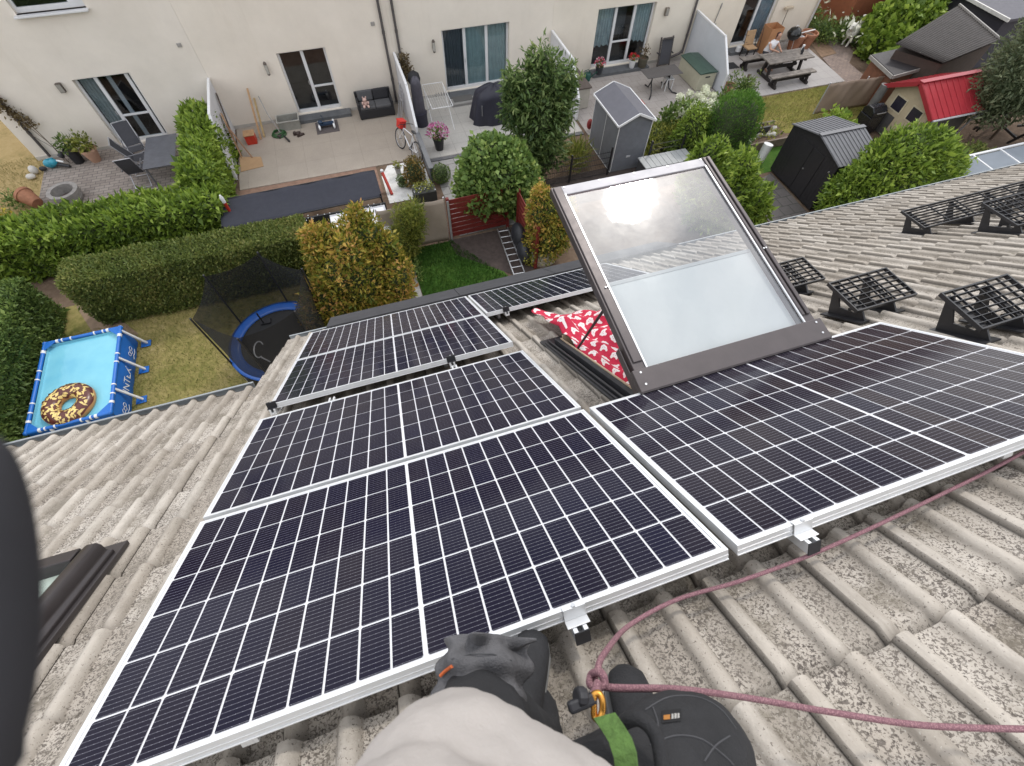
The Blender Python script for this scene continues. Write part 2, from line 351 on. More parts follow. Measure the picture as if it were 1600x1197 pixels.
# ---------------------------------------------------------------- the roof we stand on: two row houses sharing one slope
TP=.155; CR=.34; NT=-.165          # half-tile pitch, course length, pan level below the panel glass
def tileroof(name,parent,s0,s1,t0,t1,holes=()):
    prof=[(0,.0,1),(.018,-.003,1),(.066,-.002,1),(.086,.002,.8),(.0905,.006,.5),(.093,.010,.35),(.0955,.014,.3),(.101,.021,.1),(.114,.0275,0),(.128,.0265,0),(.140,.020,.1),(.150,.008,.3)]
    A=[];k0=math.floor(s0/TP);k1=math.ceil(s1/TP)
    ss=[];hh=[];pn=[];par=[];jn_=[]
    for k in range(k0,k1):
        for i,(x,h,q) in enumerate(prof):
            ss.append(k*TP+x); pn.append(q); par.append(k)
            jo=0
            if k%2==0 and i==5: h=-.014; jo=1     # the side lap between two tiles: an open joint on the flank of the roll
            if k%2==0 and i in (6,7): h+=.004; jo=.35 if i==6 else 0
            if k%2==0 and i==4: jo=.6
            hh.append(h); jn_.append(jo)
    ss=np.array(ss)+.050;hh=np.array(hh);pn=np.array(pn);par=np.array(par);jn_=np.array(jn_); ok=(ss>=s0-.01)&(ss<=s1+.01); ss,hh,pn,par,jn_=ss[ok],hh[ok],pn[ok],par[ok],jn_[ok]
    ss=np.clip(ss,s0,s1); ns_=len(ss)
    c0=math.floor(t0/CR);c1=math.ceil(t1/CR); V=[];PA=[];TI=[];JO=[]
    tid=par//2
    for c in range(c0,c1):
        rg=np.random.default_rng(1000+c); jn=rg.normal(0,.0028,400); jt=rg.normal(0,.006,400); js=rg.normal(0,.010,400); tcol=rg.uniform(0,1,400)
        id_=(tid+150)%400
        for a in (0,.12,.35,.62,.90,.985,1.0):
            t=c*CR+a*CR
            e=jt[id_]*(a>.6)
            tt=np.clip(t+e+.035,t0,t1); lift=.015*a+jn[id_]*a-(.016 if a==1.0 else 0)-(.022 if a==0 else 0)
            rl=np.where(hh>.01,hh*(1.0+.10*a),hh)
            V.append(np.stack([ss,np.full(ns_,0)+tt,NT+rl+lift-.012+js[id_]*.25*(ss-ss.mean())*0],1)); PA.append(pn); TI.append(tcol[id_]); JO.append(np.maximum(jn_,.7 if a==1.0 else (.35 if a==0 else 0)))
    V=np.concatenate(V);nr=len(V)//ns_
    Vw=V@RB.T+np.array([0,0,RZ])
    idx=np.arange(nr*ns_).reshape(nr,ns_)
    q=np.stack([idx[:-1,:-1],idx[:-1,1:],idx[1:,1:],idx[1:,:-1]],-1).reshape(-1,4)
    cs=V[q].mean(1); keep=np.ones(len(q),bool)
    ext=V[q][:,:,1].max(1)-V[q][:,:,1].min(1); wid=V[q][:,:,0].max(1)-V[q][:,:,0].min(1); keep&=(wid>1e-5)
    for (a0,a1,b0,b1) in holes: keep&=~((cs[:,0]>a0)&(cs[:,0]<a1)&(cs[:,1]>b0)&(cs[:,1]<b1))
    q=q[keep]
    me=bpy.data.meshes.new(name); W=WM[parent.name]; Wi=np.array(W.inverted()); Vl=Vw@Wi[:3,:3].T+Wi[:3,3]
    me.vertices.add(len(Vl)); me.vertices.foreach_set('co',Vl.astype(np.float32).ravel()); me.loops.add(q.size); me.loops.foreach_set('vertex_index',q.astype(np.int32).ravel())
    me.polygons.add(len(q)); me.polygons.foreach_set('loop_start',(np.arange(len(q))*4).astype(np.int32)); me.materials.append(ROOFM); me.update(calc_edges=True)
    for nm,dat in (('pan',PA),('tile',TI),('joint',JO)):
        at=me.attributes.new(nm,'FLOAT','POINT'); at.data.foreach_set('value',np.concatenate(dat).astype(np.float32))
    me.shade_smooth(); me.set_sharp_from_angle(angle=R_(35))
    o=bpy.data.objects.new(name,me); COL.objects.link(o); o.parent=parent; WM[o.name]=W; return o
STUC=M('pale_stucco',(.56,.515,.455),.9,.06,2.2,.25,160)
GUT=M('zinc_gutter',(.34,.36,.37),.5,.12,6,0,60,.5)
LOUT=(-2.1,.13,0,0)
EAVE=4.12; EAVEL=2.42; SPLIT=-3*.155+.05
h1=thing('row_house','pale row house under the solar panels and the open roof window, grey concrete tiles','house',(5,2,0))
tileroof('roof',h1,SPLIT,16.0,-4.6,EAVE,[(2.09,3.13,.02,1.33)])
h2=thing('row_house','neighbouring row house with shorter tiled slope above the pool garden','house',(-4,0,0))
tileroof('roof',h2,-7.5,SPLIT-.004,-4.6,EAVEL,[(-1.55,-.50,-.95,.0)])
def nearhouse(h,s0,s1,te):
    pe=rw(0,te,NT-.05); ye,ze=pe[1],pe[2]
    mb=MB(); mb.box((s0,-3.2,0),(s1,ye-.45,ze-.35)); mb.build('wall',STUC,h)
    g=MB(); n=20; vs=[];fs=[]
    for X in (s0+.01,s1-.01):
        for k in range(9):
            a=math.pi*k/8; vs.append((X,ye+.04-.065*math.cos(a),ze+.012-.065*math.sin(a)))
    for k in range(8): fs.append((k,k+1,9+k+1,9+k))
    g.add(vs,fs); g.cyl((s0+.01,ye+.105,ze+.012),(s1-.01,ye+.105,ze+.012),.011,n=8)
    go=g.build('gutter',GUT,h,smooth=50); md=go.modifiers.new('thick','SOLIDIFY'); md.thickness=.004
    f=MB(); f.box((s0,ye-.06,ze-.2),(s1,ye-.03,ze-.02)); f.build('fascia',M('fascia_grey',(.16,.16,.17),.6),h)
    # slope of the roof structure under the tiles
    u=MB(RM); u.box((s0,-4.5,NT-.20),(min(s1,2.0),te-.1,NT-.10)) 
    if s1>3.2: u.box((3.22,-4.5,NT-.20),(s1,te-.1,NT-.10)); u.box((2.0,1.42,NT-.20),(3.22,te-.1,NT-.10)); u.box((2.0,-4.5,NT-.20),(3.22,-.06,NT-.10))
    u.build('roof_deck',M('deck_wood',(.12,.09,.06),.8),h)
nearhouse(h1,SPLIT,16.0,EAVE); nearhouse(h2,-7.5,SPLIT-.006,EAVEL)
# dark cover strip along the eave beyond the panels
mb=MB(RM)
for a,b in ((.08,1.75),(1.756,3.05),(3.056,4.9)): mb.box((a,3.98,-.110),(b,4.54,-.092)); mb.box((a,4.52,-.20),(b,4.54,-.1105))
mb.build('eave_strip',M('bitumen_strip',(.038,.038,.044),.6,.2,5,.15,40),h1,bevel=.003)
# ---------------------------------------------------------------- solar panels
def cellmat():
    m,nt,b,ns,ls=newmat('solar_cell')
    tcn=ns.new('ShaderNodeTexCoord'); sx=ns.new('ShaderNodeSeparateXYZ'); ls.new(tcn.outputs['Object'],sx.inputs[0])
    at=ns.new('ShaderNodeAttribute'); at.attribute_name='cell'
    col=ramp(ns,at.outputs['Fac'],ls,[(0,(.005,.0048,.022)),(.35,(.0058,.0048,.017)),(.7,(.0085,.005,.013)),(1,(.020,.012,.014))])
    y=mth(ns,ls,'FRACT',mth(ns,ls,'MULTIPLY',sx.outputs[1],1/.01515)); line=mth(ns,ls,'LESS_THAN',mth(ns,ls,'ABSOLUTE',mth(ns,ls,'SUBTRACT',y,.5)),.047)
    x=mth(ns,ls,'FRACT',mth(ns,ls,'MULTIPLY',sx.outputs[0],1/.0172)); pad=mth(ns,ls,'LESS_THAN',mth(ns,ls,'ABSOLUTE',mth(ns,ls,'SUBTRACT',x,.5)),.06)
    p=pos(ns); dust=noise(ns,ls,p,3.5,8,.7)
    c=mixc(ns,ls,mth(ns,ls,'MULTIPLY',line,mth(ns,ls,'MULTIPLY_ADD',pad,.45,.36)),col,(.33,.33,.38))
    c=mixc(ns,ls,mth(ns,ls,'MULTIPLY',mth(ns,ls,'SUBTRACT',dust,.42,clamp=True),.10),c,(.30,.27,.24))
    ls.new(c,b.inputs['Base Color']); ls.new(mth(ns,ls,'MULTIPLY_ADD',dust,.12,.04),b.inputs['Roughness']); b.inputs['IOR'].default_value=1.33; b.inputs['Specular IOR Level'].default_value=.21
    return m
CELL=cellmat()
BACKS=M('white_backsheet',(.74,.74,.77),.25,.03,4)
PW,PH=1.755,1.038
def solar_panel(s,t,label,dn=0,bias=.36):
    # s,t = upslope-left corner of the frame, glass plane at n=dn
    o=thing('solar_panel',label,'solar panel',rw(s,t,dn),Matrix.Rotation(-PITCH,3,'X'),'solar panels on the tiled roof')
    m=RM@Matrix.Translation((s,t,dn)); fw=.0125
    mb=MB(m)
    for lo,hi in (((0,0,-.035),(PW,fw,.0018)),((0,PH-fw,-.035),(PW,PH,.0018)),((0,fw,-.035),(fw,PH-fw,.0018)),((PW-fw,fw,-.035),(PW,PH-fw,.0018))): mb.box(lo,hi)
    mb.box((0,-.0015,-.020),(PW,-.0003,-.016)); mb.box((0,-.003,-.035),(PW,-.0003,-.031))
    mb.box((.0,fw,-.035),(PW,.04,-.033)); mb.box((0,PH-.04,-.035),(PW,PH-fw,-.033))
    mb.build('frame',ALUW,o,bevel=.0012)
    b=MB(m); b.add([(fw,fw,-.002),(PW-fw,fw,-.002),(PW-fw,PH-fw,-.002),(fw,PH-fw,-.002)],[(0,1,2,3)]); b.build('backsheet',BACKS,o)
    c=MB(m); vals=[]; mx=.0235; my=.0195; cg=.0062; mid=.0135; rg=.0064
    cw=(PW-2*mx-mid-18*cg)/20; ch=(PH-2*my-5*rg)/6; k=.0036
    for r in range(6):
        base=random.random()
        for q in range(20):
            x=mx+q*(cw+cg)+(mid-cg if q>=10 else 0); y=my+r*(ch+rg); z=-.0005
            if q%2==0: P=[(x+k,y),(x+cw,y),(x+cw,y+ch),(x+k,y+ch),(x,y+ch-k),(x,y+k)]
            else: P=[(x,y),(x+cw-k,y),(x+cw,y+k),(x+cw,y+ch-k),(x+cw-k,y+ch),(x,y+ch)]
            c.add([(a,e,z) for a,e in P],[tuple(range(6))]); vals+= [min(1,max(0,random.gauss(bias+(.35*q/20 if bias>.5 else 0),.10)))]*6  # high bias: brown reflection sheen painted into the cell colour, growing to the right
    co=c.build('cells',CELL,o)
    at=co.data.attributes.new('cell','FLOAT','POINT'); at.data.foreach_set('value',np.array(vals,np.float32))
    return o
G1,G2,G3,G5=.030,.275,.020,.030
T2=G1; T3=G1+PH+G2; T4=T3+PH+G3
solar_panel(0,-PH,'big solar panel nearest the person, its white clamp facing the rope')
solar_panel(0,T2,'solar panel directly downslope of the nearest one, second of the left column')
solar_panel(0,T3,'third solar panel of the left column, below the dark gap with black clamps',-.012)
solar_panel(0,T4,'lowest solar panel of the left column, beside the orange leaved shrub',-.012)
solar_panel(PW+G5,-PH,'solar panel right of the nearest one, in front of the open roof window sash',0,.56)  # browner cells stand in for the sheen reflected at this angle
solar_panel(PW+.022,T4,'solar panel at the eave beyond the red cloth, partly behind the roof window',-.012)
# mounting rails with end caps and clamps
def rail(s,t0,t1,label,clamps,caps):
    o=thing('mounting_rail',label,'mounting rail',rw(s,t0,-.06),Matrix.Rotation(-PITCH,3,'X'),'mounting rails under the solar panels')
    mb=MB(RM); w=.02
    mb.box((s-w,t0,-.078),(s-w+.012,t1,-.0365)); mb.box((s+w-.012,t0,-.078),(s+w,t1,-.0365)); mb.box((s-w+.012,t0,-.078),(s+w-.012,t1,-.062)); mb.build('rail_profile',ALUW,o,bevel=.001)
    for t in caps: e=MB(RM); e.box((s-w-.001,t-.004,-.079),(s+w+.001,t-.0005,-.036)); e.build('end_cap',BLKP if True else ALU,o)
    for t,blk in clamps:
        c=MB(RM); c.box((s-.032,t-.006,-.036),(s+.032,t-.0035,.004)); c.box((s-.032,t-.006,.004),(s+.032,t+.011,.0065)); c.box((s-.032,t-.03,-.036),(s+.032,t-.006,-.033)); cl=c.build('clamp',BLK if blk else ALUW,o,bevel=.001)
        b=MB(RM); b.cyl((s,t-.0,.0065),(s,t,.0105),.0065,n=6); b.build('bolt',ALU,cl)
    for t in np.arange(t0+.25,t1,.9):
        hk=MB(RM); hk.box((s-.05,t,-.14),(s-.022,t+.006,-.05)); hk.box((s-.05,t,-.148),(s-.022,t+.25,-.14)); hk.build('roof_hook',ALU,o)
sA=onroof(905,968,0)[0]; sB=onroof(1270,828,0)[0]
rail(sA,-PH-.045,T3-.10,'aluminium rail poking out under the nearest panel, by the knee',[(-PH,False)],[-PH-.045])
rail(.42,-PH+.02,T3-.10,'aluminium rail hidden under the left half of the nearest panels',[],[])
rail(sB,-PH-.045,.03,'aluminium rail poking out under the right hand panel, above the rope',[(-PH,False)],[-PH-.045])
sC=onroof(708,566,0)[0]; sD=onroof(800,488,0)[0]
rail(sC,T3-.03,T4+PH,'rail with black clamp in the dark gap between the panel rows',[(T3,True)],[])
rail(.01,T3-.035,T4+PH-.02,'rail with black clamp at the left end of the panel gap',[(T3,True)],[])
rail(sD,T4-.03,T4+PH-.02,'rail with black clamp holding the eave panel above the red cloth',[(T4,True)],[])
rail(sB+.85,-PH+.02,.03,'aluminium rail hidden under the far end of the right hand panel',[],[])
# ---------------------------------------------------------------- open roof window
S0,S1,L_=2.075,3.17,1.36; TH=R_(46)
o=thing('roof_window','open top hung roof window, brown grey sash tilted up with a pale blind behind its glass','roof window',rw(2.62,.68,NT),Matrix.Rotation(-PITCH,3,'X'))
mb=MB(RM); fr=.035; z0,z1=-.20,-.075
for lo,hi in (((S0+.01,.0,z0),(S0+.01+fr,L_,z1)),((S1-.01-fr,.0,z0),(S1-.01,L_,z1)),((S0+.01+fr,L_-fr,z0),(S1-.01-fr,L_,z1)),((S0+.01+fr,.0,z0),(S1-.01-fr,fr,z1))): mb.box(lo,hi)
mb.build('casing',BLKP,o,bevel=.004)
mb=MB(RM)
for a in (0,.022): mb.box((S0-.05+a,-.02,-.13+a*.8),(S0-.036+a,L_+.06,-.108+a*.7))
mb.box((S0-.065,-.02,-.135),(S0+.012,L_+.08,-.120)); mb.box((S1-.012,-.02,-.135),(S1+.10,L_+.10,-.118)); mb.box((S0-.065,L_+.0,-.138),(S1+.10,L_+.16,-.122))
mb.build('flashing',M('dark_rubber',(.028,.028,.032),.38,.25,8,.3,14),o,bevel=.003)
mb=MB(RM); mb.box((S0+.046,.03,z0-.1),(S0+.056,L_-.04,-.07)); mb.box((S1-.062,.03,z0-.1),(S1-.046,L_-.04,-.05)); mb.box((S0+.062,L_-.056,z0-.1),(S1-.062,L_-.04,-.05)); mb.build('wooden_liner',M('pale_pine',(.52,.40,.27),.6,.12,9),o)
mb=MB(RM); D=1.3
mb.box((S0+.0,-.3,-D),(S0+.044,L_,z0-.1)); mb.box((S1-.044,-.3,-D),(S1,L_,z0-.1)); mb.box((S0+.044,L_-.035,-D),(S1-.044,L_,z0-.1)); mb.box((S0,-.33,-D),(S1,-.3,z0-.01)); mb.box((S0,-.33,-D-.03),(S1,L_,-D)); mb.build('reveal',M('white_plaster',(.55,.53,.50),.8),o)
# sash built flat, then turned about the hinge line
SM=RM@Matrix.Translation((S0,0,.02))@Matrix.Rotation(TH,4,'X'); SW=S1-S0
sash=MB(SM); b=.075
sash.box((0,0,-.055),(b,L_,.0)); sash.box((SW-b,0,-.055),(SW,L_,0)); sash.box((b,L_-.05,-.055),(SW-b,L_,-.012))
sash.box((.012,.14,0),(b-.012,L_-.01,.010)); sash.box((SW-b+.012,.14,0),(SW-b+.03,L_-.01,.012)); sash.box((SW-.034,.14,0),(SW-.012,L_-.01,.014))
sa=sash.build('sash_frame',SASH,o,bevel=.004)
t=MB(SM); t.box((b-.012,L_-.075,-.012),(SW-b+.012,L_-.008,.004)); t.build('top_rail',M('light_sash_trim',(.42,.41,.43),.55,.05,6,0,60,.3),sa,bevel=.004)
t=MB(SM); t.box((b-.010,.098,-.002),(b-.001,L_-.07,.006)); t.box((SW-b+.001,.098,-.002),(SW-b+.010,L_-.07,.006)); t.build('glazing_bead',ALU,sa)
h=MB(SM); h.box((-.02,-.025,-.02),(SW+.02,.098,.016)); h.box((-.02,-.03,-.07),(SW+.02,-.02,.012)); h.box((-.02,-.02,-.075),(-.012,.25,-.02)); h.build('hinge_cover',SASH,sa,bevel=.006)
sc_=MB(SM)
for x in (.02,SW-.02):
    for y in (.012,.078): sc_.cyl((x,y,.016),(x,y,.0185),.006,n=8)
for x,y in ((.045,.60),(.06,.60),(SW-.045,.60),(SW-.03,.60)): sc_.cyl((x,y,.0),(x,y,.017),.005,n=8)
for k in range(5): x=.08+k*(SW-.16)/4; sc_.cyl((x,L_-.02,.004),(x,L_-.02,.007),.006,n=8)
sc_.build('screw',ALU,sa)
PANE=glassmat('roof_glass',(.76,.78,.79),PANE_GLOSS,.032)
g=MB(SM); g.add([(b-.005,.09,-.006),(SW-b+.005,.09,-.006),(SW-b+.005,L_-.06,-.006),(b-.005,L_-.06,-.006)],[(0,1,2,3)]); g.build('pane',PANE,o)
bl=MB(SM); yb=.63
bl.add([(b+.003,.09,-.045),(SW-b-.003,.09,-.045),(SW-b-.003,yb,-.045),(b+.003,yb,-.045)],[(0,1,2,3)])
bo=bl.build('blind',M('pale_blind',(.82,.85,.84),.8,.04,2.5),o); md=bo.modifiers.new('thick','SOLIDIFY'); md.thickness=.002
bb=MB(SM); bb.box((b+.005,yb,-.052),(SW-b-.005,yb+.022,-.04)); bb.build('bottom_bar',M('pale_bar',(.60,.62,.62),.5,.04),bo,bevel=.002)
st=MB(RM); 
for s in (S0+.07,S1-.07): 
    e=np.array(RM.inverted()@(SM@Vector((s-S0,.55,-.05)))); st.cyl((s,1.06,-.10),e,.009,n=8); 
st.build('strut',BLK,o,smooth=40)
# red cloth with pale animal faces, hanging through the opening over its lower edge
def clothmat():
    m,nt,b,ns,ls=newmat('red_patterned_cloth'); uv=ns.new('ShaderNodeUVMap'); 
    sx=ns.new('ShaderNodeSeparateXYZ'); ls.new(uv.outputs[0],sx.inputs[0])
    P=.078
    gx=mth(ns,ls,'MULTIPLY',sx.outputs[0],1/P); gy=mth(ns,ls,'MULTIPLY',sx.outputs[1],1/P)
    row=mth(ns,ls,'FLOOR',gy); sh=mth(ns,ls,'MULTIPLY',mth(ns,ls,'MODULO',row,2),.5); gx=mth(ns,ls,'ADD',gx,sh)
    wn=ns.new('ShaderNodeTexWhiteNoise'); wn.noise_dimensions='2D'; cv=ns.new('ShaderNodeCombineXYZ'); ls.new(mth(ns,ls,'FLOOR',gx),cv.inputs[0]); ls.new(row,cv.inputs[1]); ls.new(cv.outputs[0],wn.inputs['Vector'])
    ang=mth(ns,ls,'MULTIPLY_ADD',wn.outputs['Value'],2.4,-1.2)
    fx=mth(ns,ls,'SUBTRACT',mth(ns,ls,'FRACT',gx),.5); fy=mth(ns,ls,'SUBTRACT',mth(ns,ls,'FRACT',gy),.5)
    ca=mth(ns,ls,'COSINE',ang); sa_=mth(ns,ls,'SINE',ang)
    x=mth(ns,ls,'SUBTRACT',mth(ns,ls,'MULTIPLY',fx,ca),mth(ns,ls,'MULTIPLY',fy,sa_)); y=mth(ns,ls,'ADD',mth(ns,ls,'MULTIPLY',fx,sa_),mth(ns,ls,'MULTIPLY',fy,ca))
    def disc(cx,cy,r,sy=1.0):
        return mth(ns,ls,'LESS_THAN',mth(ns,ls,'ADD',mth(ns,ls,'POWER',mth(ns,ls,'ABSOLUTE',mth(ns,ls,'SUBTRACT',x,cx)),2),mth(ns,ls,'MULTIPLY',mth(ns,ls,'POWER',mth(ns,ls,'ABSOLUTE',mth(ns,ls,'SUBTRACT',y,cy)),2),sy)),r*r)
    f=disc(0,-.02,.27,1.5)
    for cx,cy,r,sy in ((-.24,.22,.10,.7),(.24,.22,.10,.7),(-.17,.12,.13,1),(.17,.12,.13,1),(.0,-.25,.10,1)): f=mth(ns,ls,'MAXIMUM',f,disc(cx,cy,r,sy))
    e=disc(-.09,.02,.033)
    for cx,cy,r,sy in ((.09,.02,.033,1),(0,-.09,.04,2)): e=mth(ns,ls,'MAXIMUM',e,disc(cx,cy,r,sy))
    p=pos(ns); c=ramp(ns,noise(ns,ls,p,40,4),ls,[(.3,(.46,.012,.045)),(.7,(.58,.02,.065))])
    c=mixc(ns,ls,f,c,(.78,.72,.70)); c=mixc(ns,ls,mth(ns,ls,'MULTIPLY',e,.75),c,(.22,.10,.10))
    ls.new(c,b.inputs['Base Color']); b.inputs['Roughness'].default_value=.85; bump(ns,ls,b,noise(ns,ls,p,400,2),.15,.002); return m
def cloth():
    nu,nv=70,90; me=bpy.data.meshes.new('red_cloth'); V=[];UV=[]
    for j in range(nv+1):
        v=j/nv*1.45-.30       # metres along the slope from the opening's eave edge: <0 lies outside, >0 spans the opening
        for i in range(nu+1):
            u=i/nu; s=S0+.058+u*.96
            fold=.030*math.sin(u*17+v*9)*math.sin(v*6+1)+.016*math.sin(u*37-v*19)
            if v<.06:
                q=(.06-v)/.36; s2=s-.02+q*(.08-.10*u)+.015*math.sin(v*30+u*6); t=1.31+q*(.80*max(0,1-1.35*u)**.8+.16)+.025*math.sin(u*23)*q
                n=-.045+.05*(1-q)+fold*(1.5-.8*q)+.02*math.sin(u*9+2)-.035*q; V.append((s2,t,n))
            else:
                w=v-.06; n=-.03-.30*(w/1.1)**1.3+fold-.09*math.sin(u*math.pi)*math.sin(min(1,w/1.0)*math.pi); V.append((s,1.30-w*1.02,n))
            UV.append((u*.95,v))
    fs=[(j*(nu+1)+i,j*(nu+1)+i+1,(j+1)*(nu+1)+i+1,(j+1)*(nu+1)+i) for j in range(nv) for i in range(nu)]
    W=RM@Matrix.Translation((2.6,1.2,-.1)); Vw=[W.inverted()@(RM@Vector(p)) for p in V]
    me.from_pydata(Vw,[],fs); uvl=me.uv_layers.new(name='UVMap')
    for lp in me.loops: uvl.data[lp.index].uv=UV[lp.vertex_index]
    me.materials.append(clothmat()); me.shade_smooth(); ob=bpy.data.objects.new('red_cloth',me); COL.objects.link(ob); ob.matrix_world=W
    md=ob.modifiers.new('thick','SOLIDIFY'); md.thickness=.004
    return tag(ob,'crumpled red cloth with pale animal faces draped in the open roof window','cloth')
cloth()
# ---------------------------------------------------------------- closed roof window at the left edge
o=thing('roof_window','closed roof window at the left edge of the roof, dark cladding and pale glass','roof window',rw(-1.02,-.5,NT),Matrix.Rotation(-PITCH,3,'X'))
a0,a1,b0,b1=-1.6,-.46,-.66,.19
mb=MB(RM); mb.box((a0,b0,-.135),(a1+.02,b1+.05,-.112)); mb.build('flashing',M('dark_flashing',(.06,.052,.052),.4,.1,8,0,60,.4),o,bevel=.003)
mb=MB(RM); 
prof=[(0,0),(.0,.02),(.022,.03),(.03,.06),(.045,.075),(.08,.078),(.098,.07),(.10,.05),(.108,.0)]
def lens(x0,x1,y0,y1,sgn): mb.prism([(x0 if sgn>0 else x0,y0,0)]*0+[(x0+sgn*p,y0,-.118+q) for p,q in prof],(0,y0,0),(0,y1,0))
lens(a1-.0,0,b0+.02,b1-.02,-1); lens(a0+.02,0,b0+.02,b1-.02,1)
mb.box((a0+.126,b1-.10,-.118),(a1-.108,b1-.02,-.045)); mb.box((a0+.126,b0+.02,-.118),(a1-.108,b0+.14,-.03)); mb.build('frame',M('dark_cladding',(.045,.038,.039),.33,.1,8,0,60,.4),o,bevel=.004,smooth=40)
g=MB(RM); g.add([(a0+.12,b0+.13,-.075),(a1-.12,b0+.13,-.075),(a1-.12,b1-.09,-.075),(a0+.12,b1-.09,-.075)],[(0,1,2,3)]); g.build('pane',glassmat('pale_glass',(.9,.95,.93),1.6),o)
g=MB(RM); g.add([(a0+.12,b0+.13,-.10),(a1-.12,b0+.13,-.10),(a1-.12,b1-.09,-.10),(a0+.12,b1-.09,-.10)],[(0,1,2,3)]); g.build('blind',M('green_white_blind',(.55,.60,.56),.7,.05),o)
# ---------------------------------------------------------------- chimney sweep's steps on the right
def roof_step(s,t,wd,dp,tilt,label,nb,bars_only=False):
    m=RM@Matrix.Translation((s,t,-.105)); o=thing('roof_step',label,'roof step',rw(s,t,-.12),Matrix.Rotation(-PITCH,3,'X'),'black metal roof steps')
    hi=.03; T=m@Matrix.Translation((0,0,hi))@Matrix.Rotation(tilt,4,'X'); g=MB(T); e=.009
    g.box((0,0,-.012),(wd,e,.012)); g.box((0,dp-e,-.012),(wd,dp,.012)); g.box((0,e,-.012),(e,dp-e,.012)); g.box((wd-e,e,-.012),(wd,dp-e,.012))
    ny=7 if not bars_only else 8
    for k in range(1,ny): y=dp*k/ny; g.box((e,y-.0022,-.010),(wd-e,y+.0022,.010))
    for k in range(1,nb): x=wd*k/nb; g.box((x-.002,e,-.004),(x+.002,dp-e,.0085))
    g.build('grating',BLK,o)
    npl=[.10*wd,.62*wd] if wd<.8 else [.08,wd*.37,wd*.66,wd-.1]
    for x in npl:
        q=MB(m); top=T; a=np.array(m.inverted()@(T@Vector((x,.02,-.013)))); c=np.array(m.inverted()@(T@Vector((x,dp-.02,-.013))))
        w=.012
        P=[(x,a[1]-.06,-.03),(x,c[1]+.02,-.03),(x,c[1]+.02,c[2]-.0),(x,c[1]-.03,c[2])]
        P=[(x,-.02,-.04),(x,c[1]+.03,-.04),(x,c[1],c[2]),(x,c[1]-.035,c[2]-.002),(x,c[1]-.05,.02),(x,.06,.0),(x,a[1]+.01,a[2]),(x,a[1]-.02,a[2]-.01)]
        q.prism(P,(0,0,0),(w,0,0)); q.box((x-.045,-.03,-.045),(x+.065,c[1]+.05,-.036)); q.bar((x+w/2,a[1],a[2]),(x+w/2,c[1],c[2]-.004),.03,.012); q.cyl((x-.006,.09,.02),(x+w+.006,.09,.02),.011,n=8)
        q.build('bracket',BLK,o)
    return o
roof_step(3.79,.35,.48,.275,R_(33),'square black roof step in the middle of its row, beside the open window',6)
roof_step(3.89,-.26,.48,.275,R_(35),'black roof step nearest the far corner of the right hand solar panel',6)
roof_step(3.83,1.08,.48,.275,R_(33),'black roof step half hidden behind the open sash, highest in its row in the photo',6)
roof_step(6.19,1.74,1.72,.30,R_(33),'long black roof step with lengthwise bars only, nearest the gutter',5,True)
roof_step(6.38,1.11,.50,.36,R_(33),'black roof step in front of the long one, at the right edge of the photo',6)
# ---------------------------------------------------------------- ground
def gmat(name,stops,scale=.6,s2=9,bmp=.5):
    m,nt,b,ns,ls=newmat(name); p=pos(ns); n1=noise(ns,ls,p,scale,6,.65); n2=noise(ns,ls,p,s2,6,.7)
    f=mth(ns,ls,'MULTIPLY_ADD',n1,.65,mth(ns,ls,'MULTIPLY',n2,.35)); ls.new(ramp(ns,f,ls,stops),b.inputs['Base Color']); b.inputs['Roughness'].default_value=.95; b.inputs['Specular IOR Level'].default_value=.15
    bump(ns,ls,b,noise(ns,ls,p,45,4),bmp,.02); return m
DIRT=gmat('garden_soil',[(.35,(.085,.058,.042)),(.5,(.15,.105,.075)),(.65,(.22,.165,.12))])
DRYG=gmat('dry_lawn',[(.34,(.12,.14,.035)),(.45,(.22,.20,.065)),(.55,(.33,.27,.11)),(.66,(.46,.37,.21))],.55,7)
STRAW=gmat('straw_lawn',[(.34,(.22,.18,.07)),(.5,(.38,.28,.13)),(.66,(.44,.33,.17))],.7,8)
GREENG=gmat('green_lawn',[(.34,(.028,.075,.012)),(.5,(.05,.115,.018)),(.66,(.09,.15,.03))],.9,10)
YELG=gmat('yellowing_lawn',[(.34,(.11,.13,.025)),(.5,(.19,.18,.045)),(.66,(.29,.23,.09))],.8,8)
GRAVG=gmat('grey_gravel',[(.3,(.20,.19,.18)),(.5,(.33,.32,.31)),(.7,(.48,.47,.46))],3,40,.8)
WHITEG=gmat('white_gravel',[(.3,(.45,.44,.42)),(.5,(.70,.69,.67)),(.7,(.82,.81,.80))],3,30,.9)
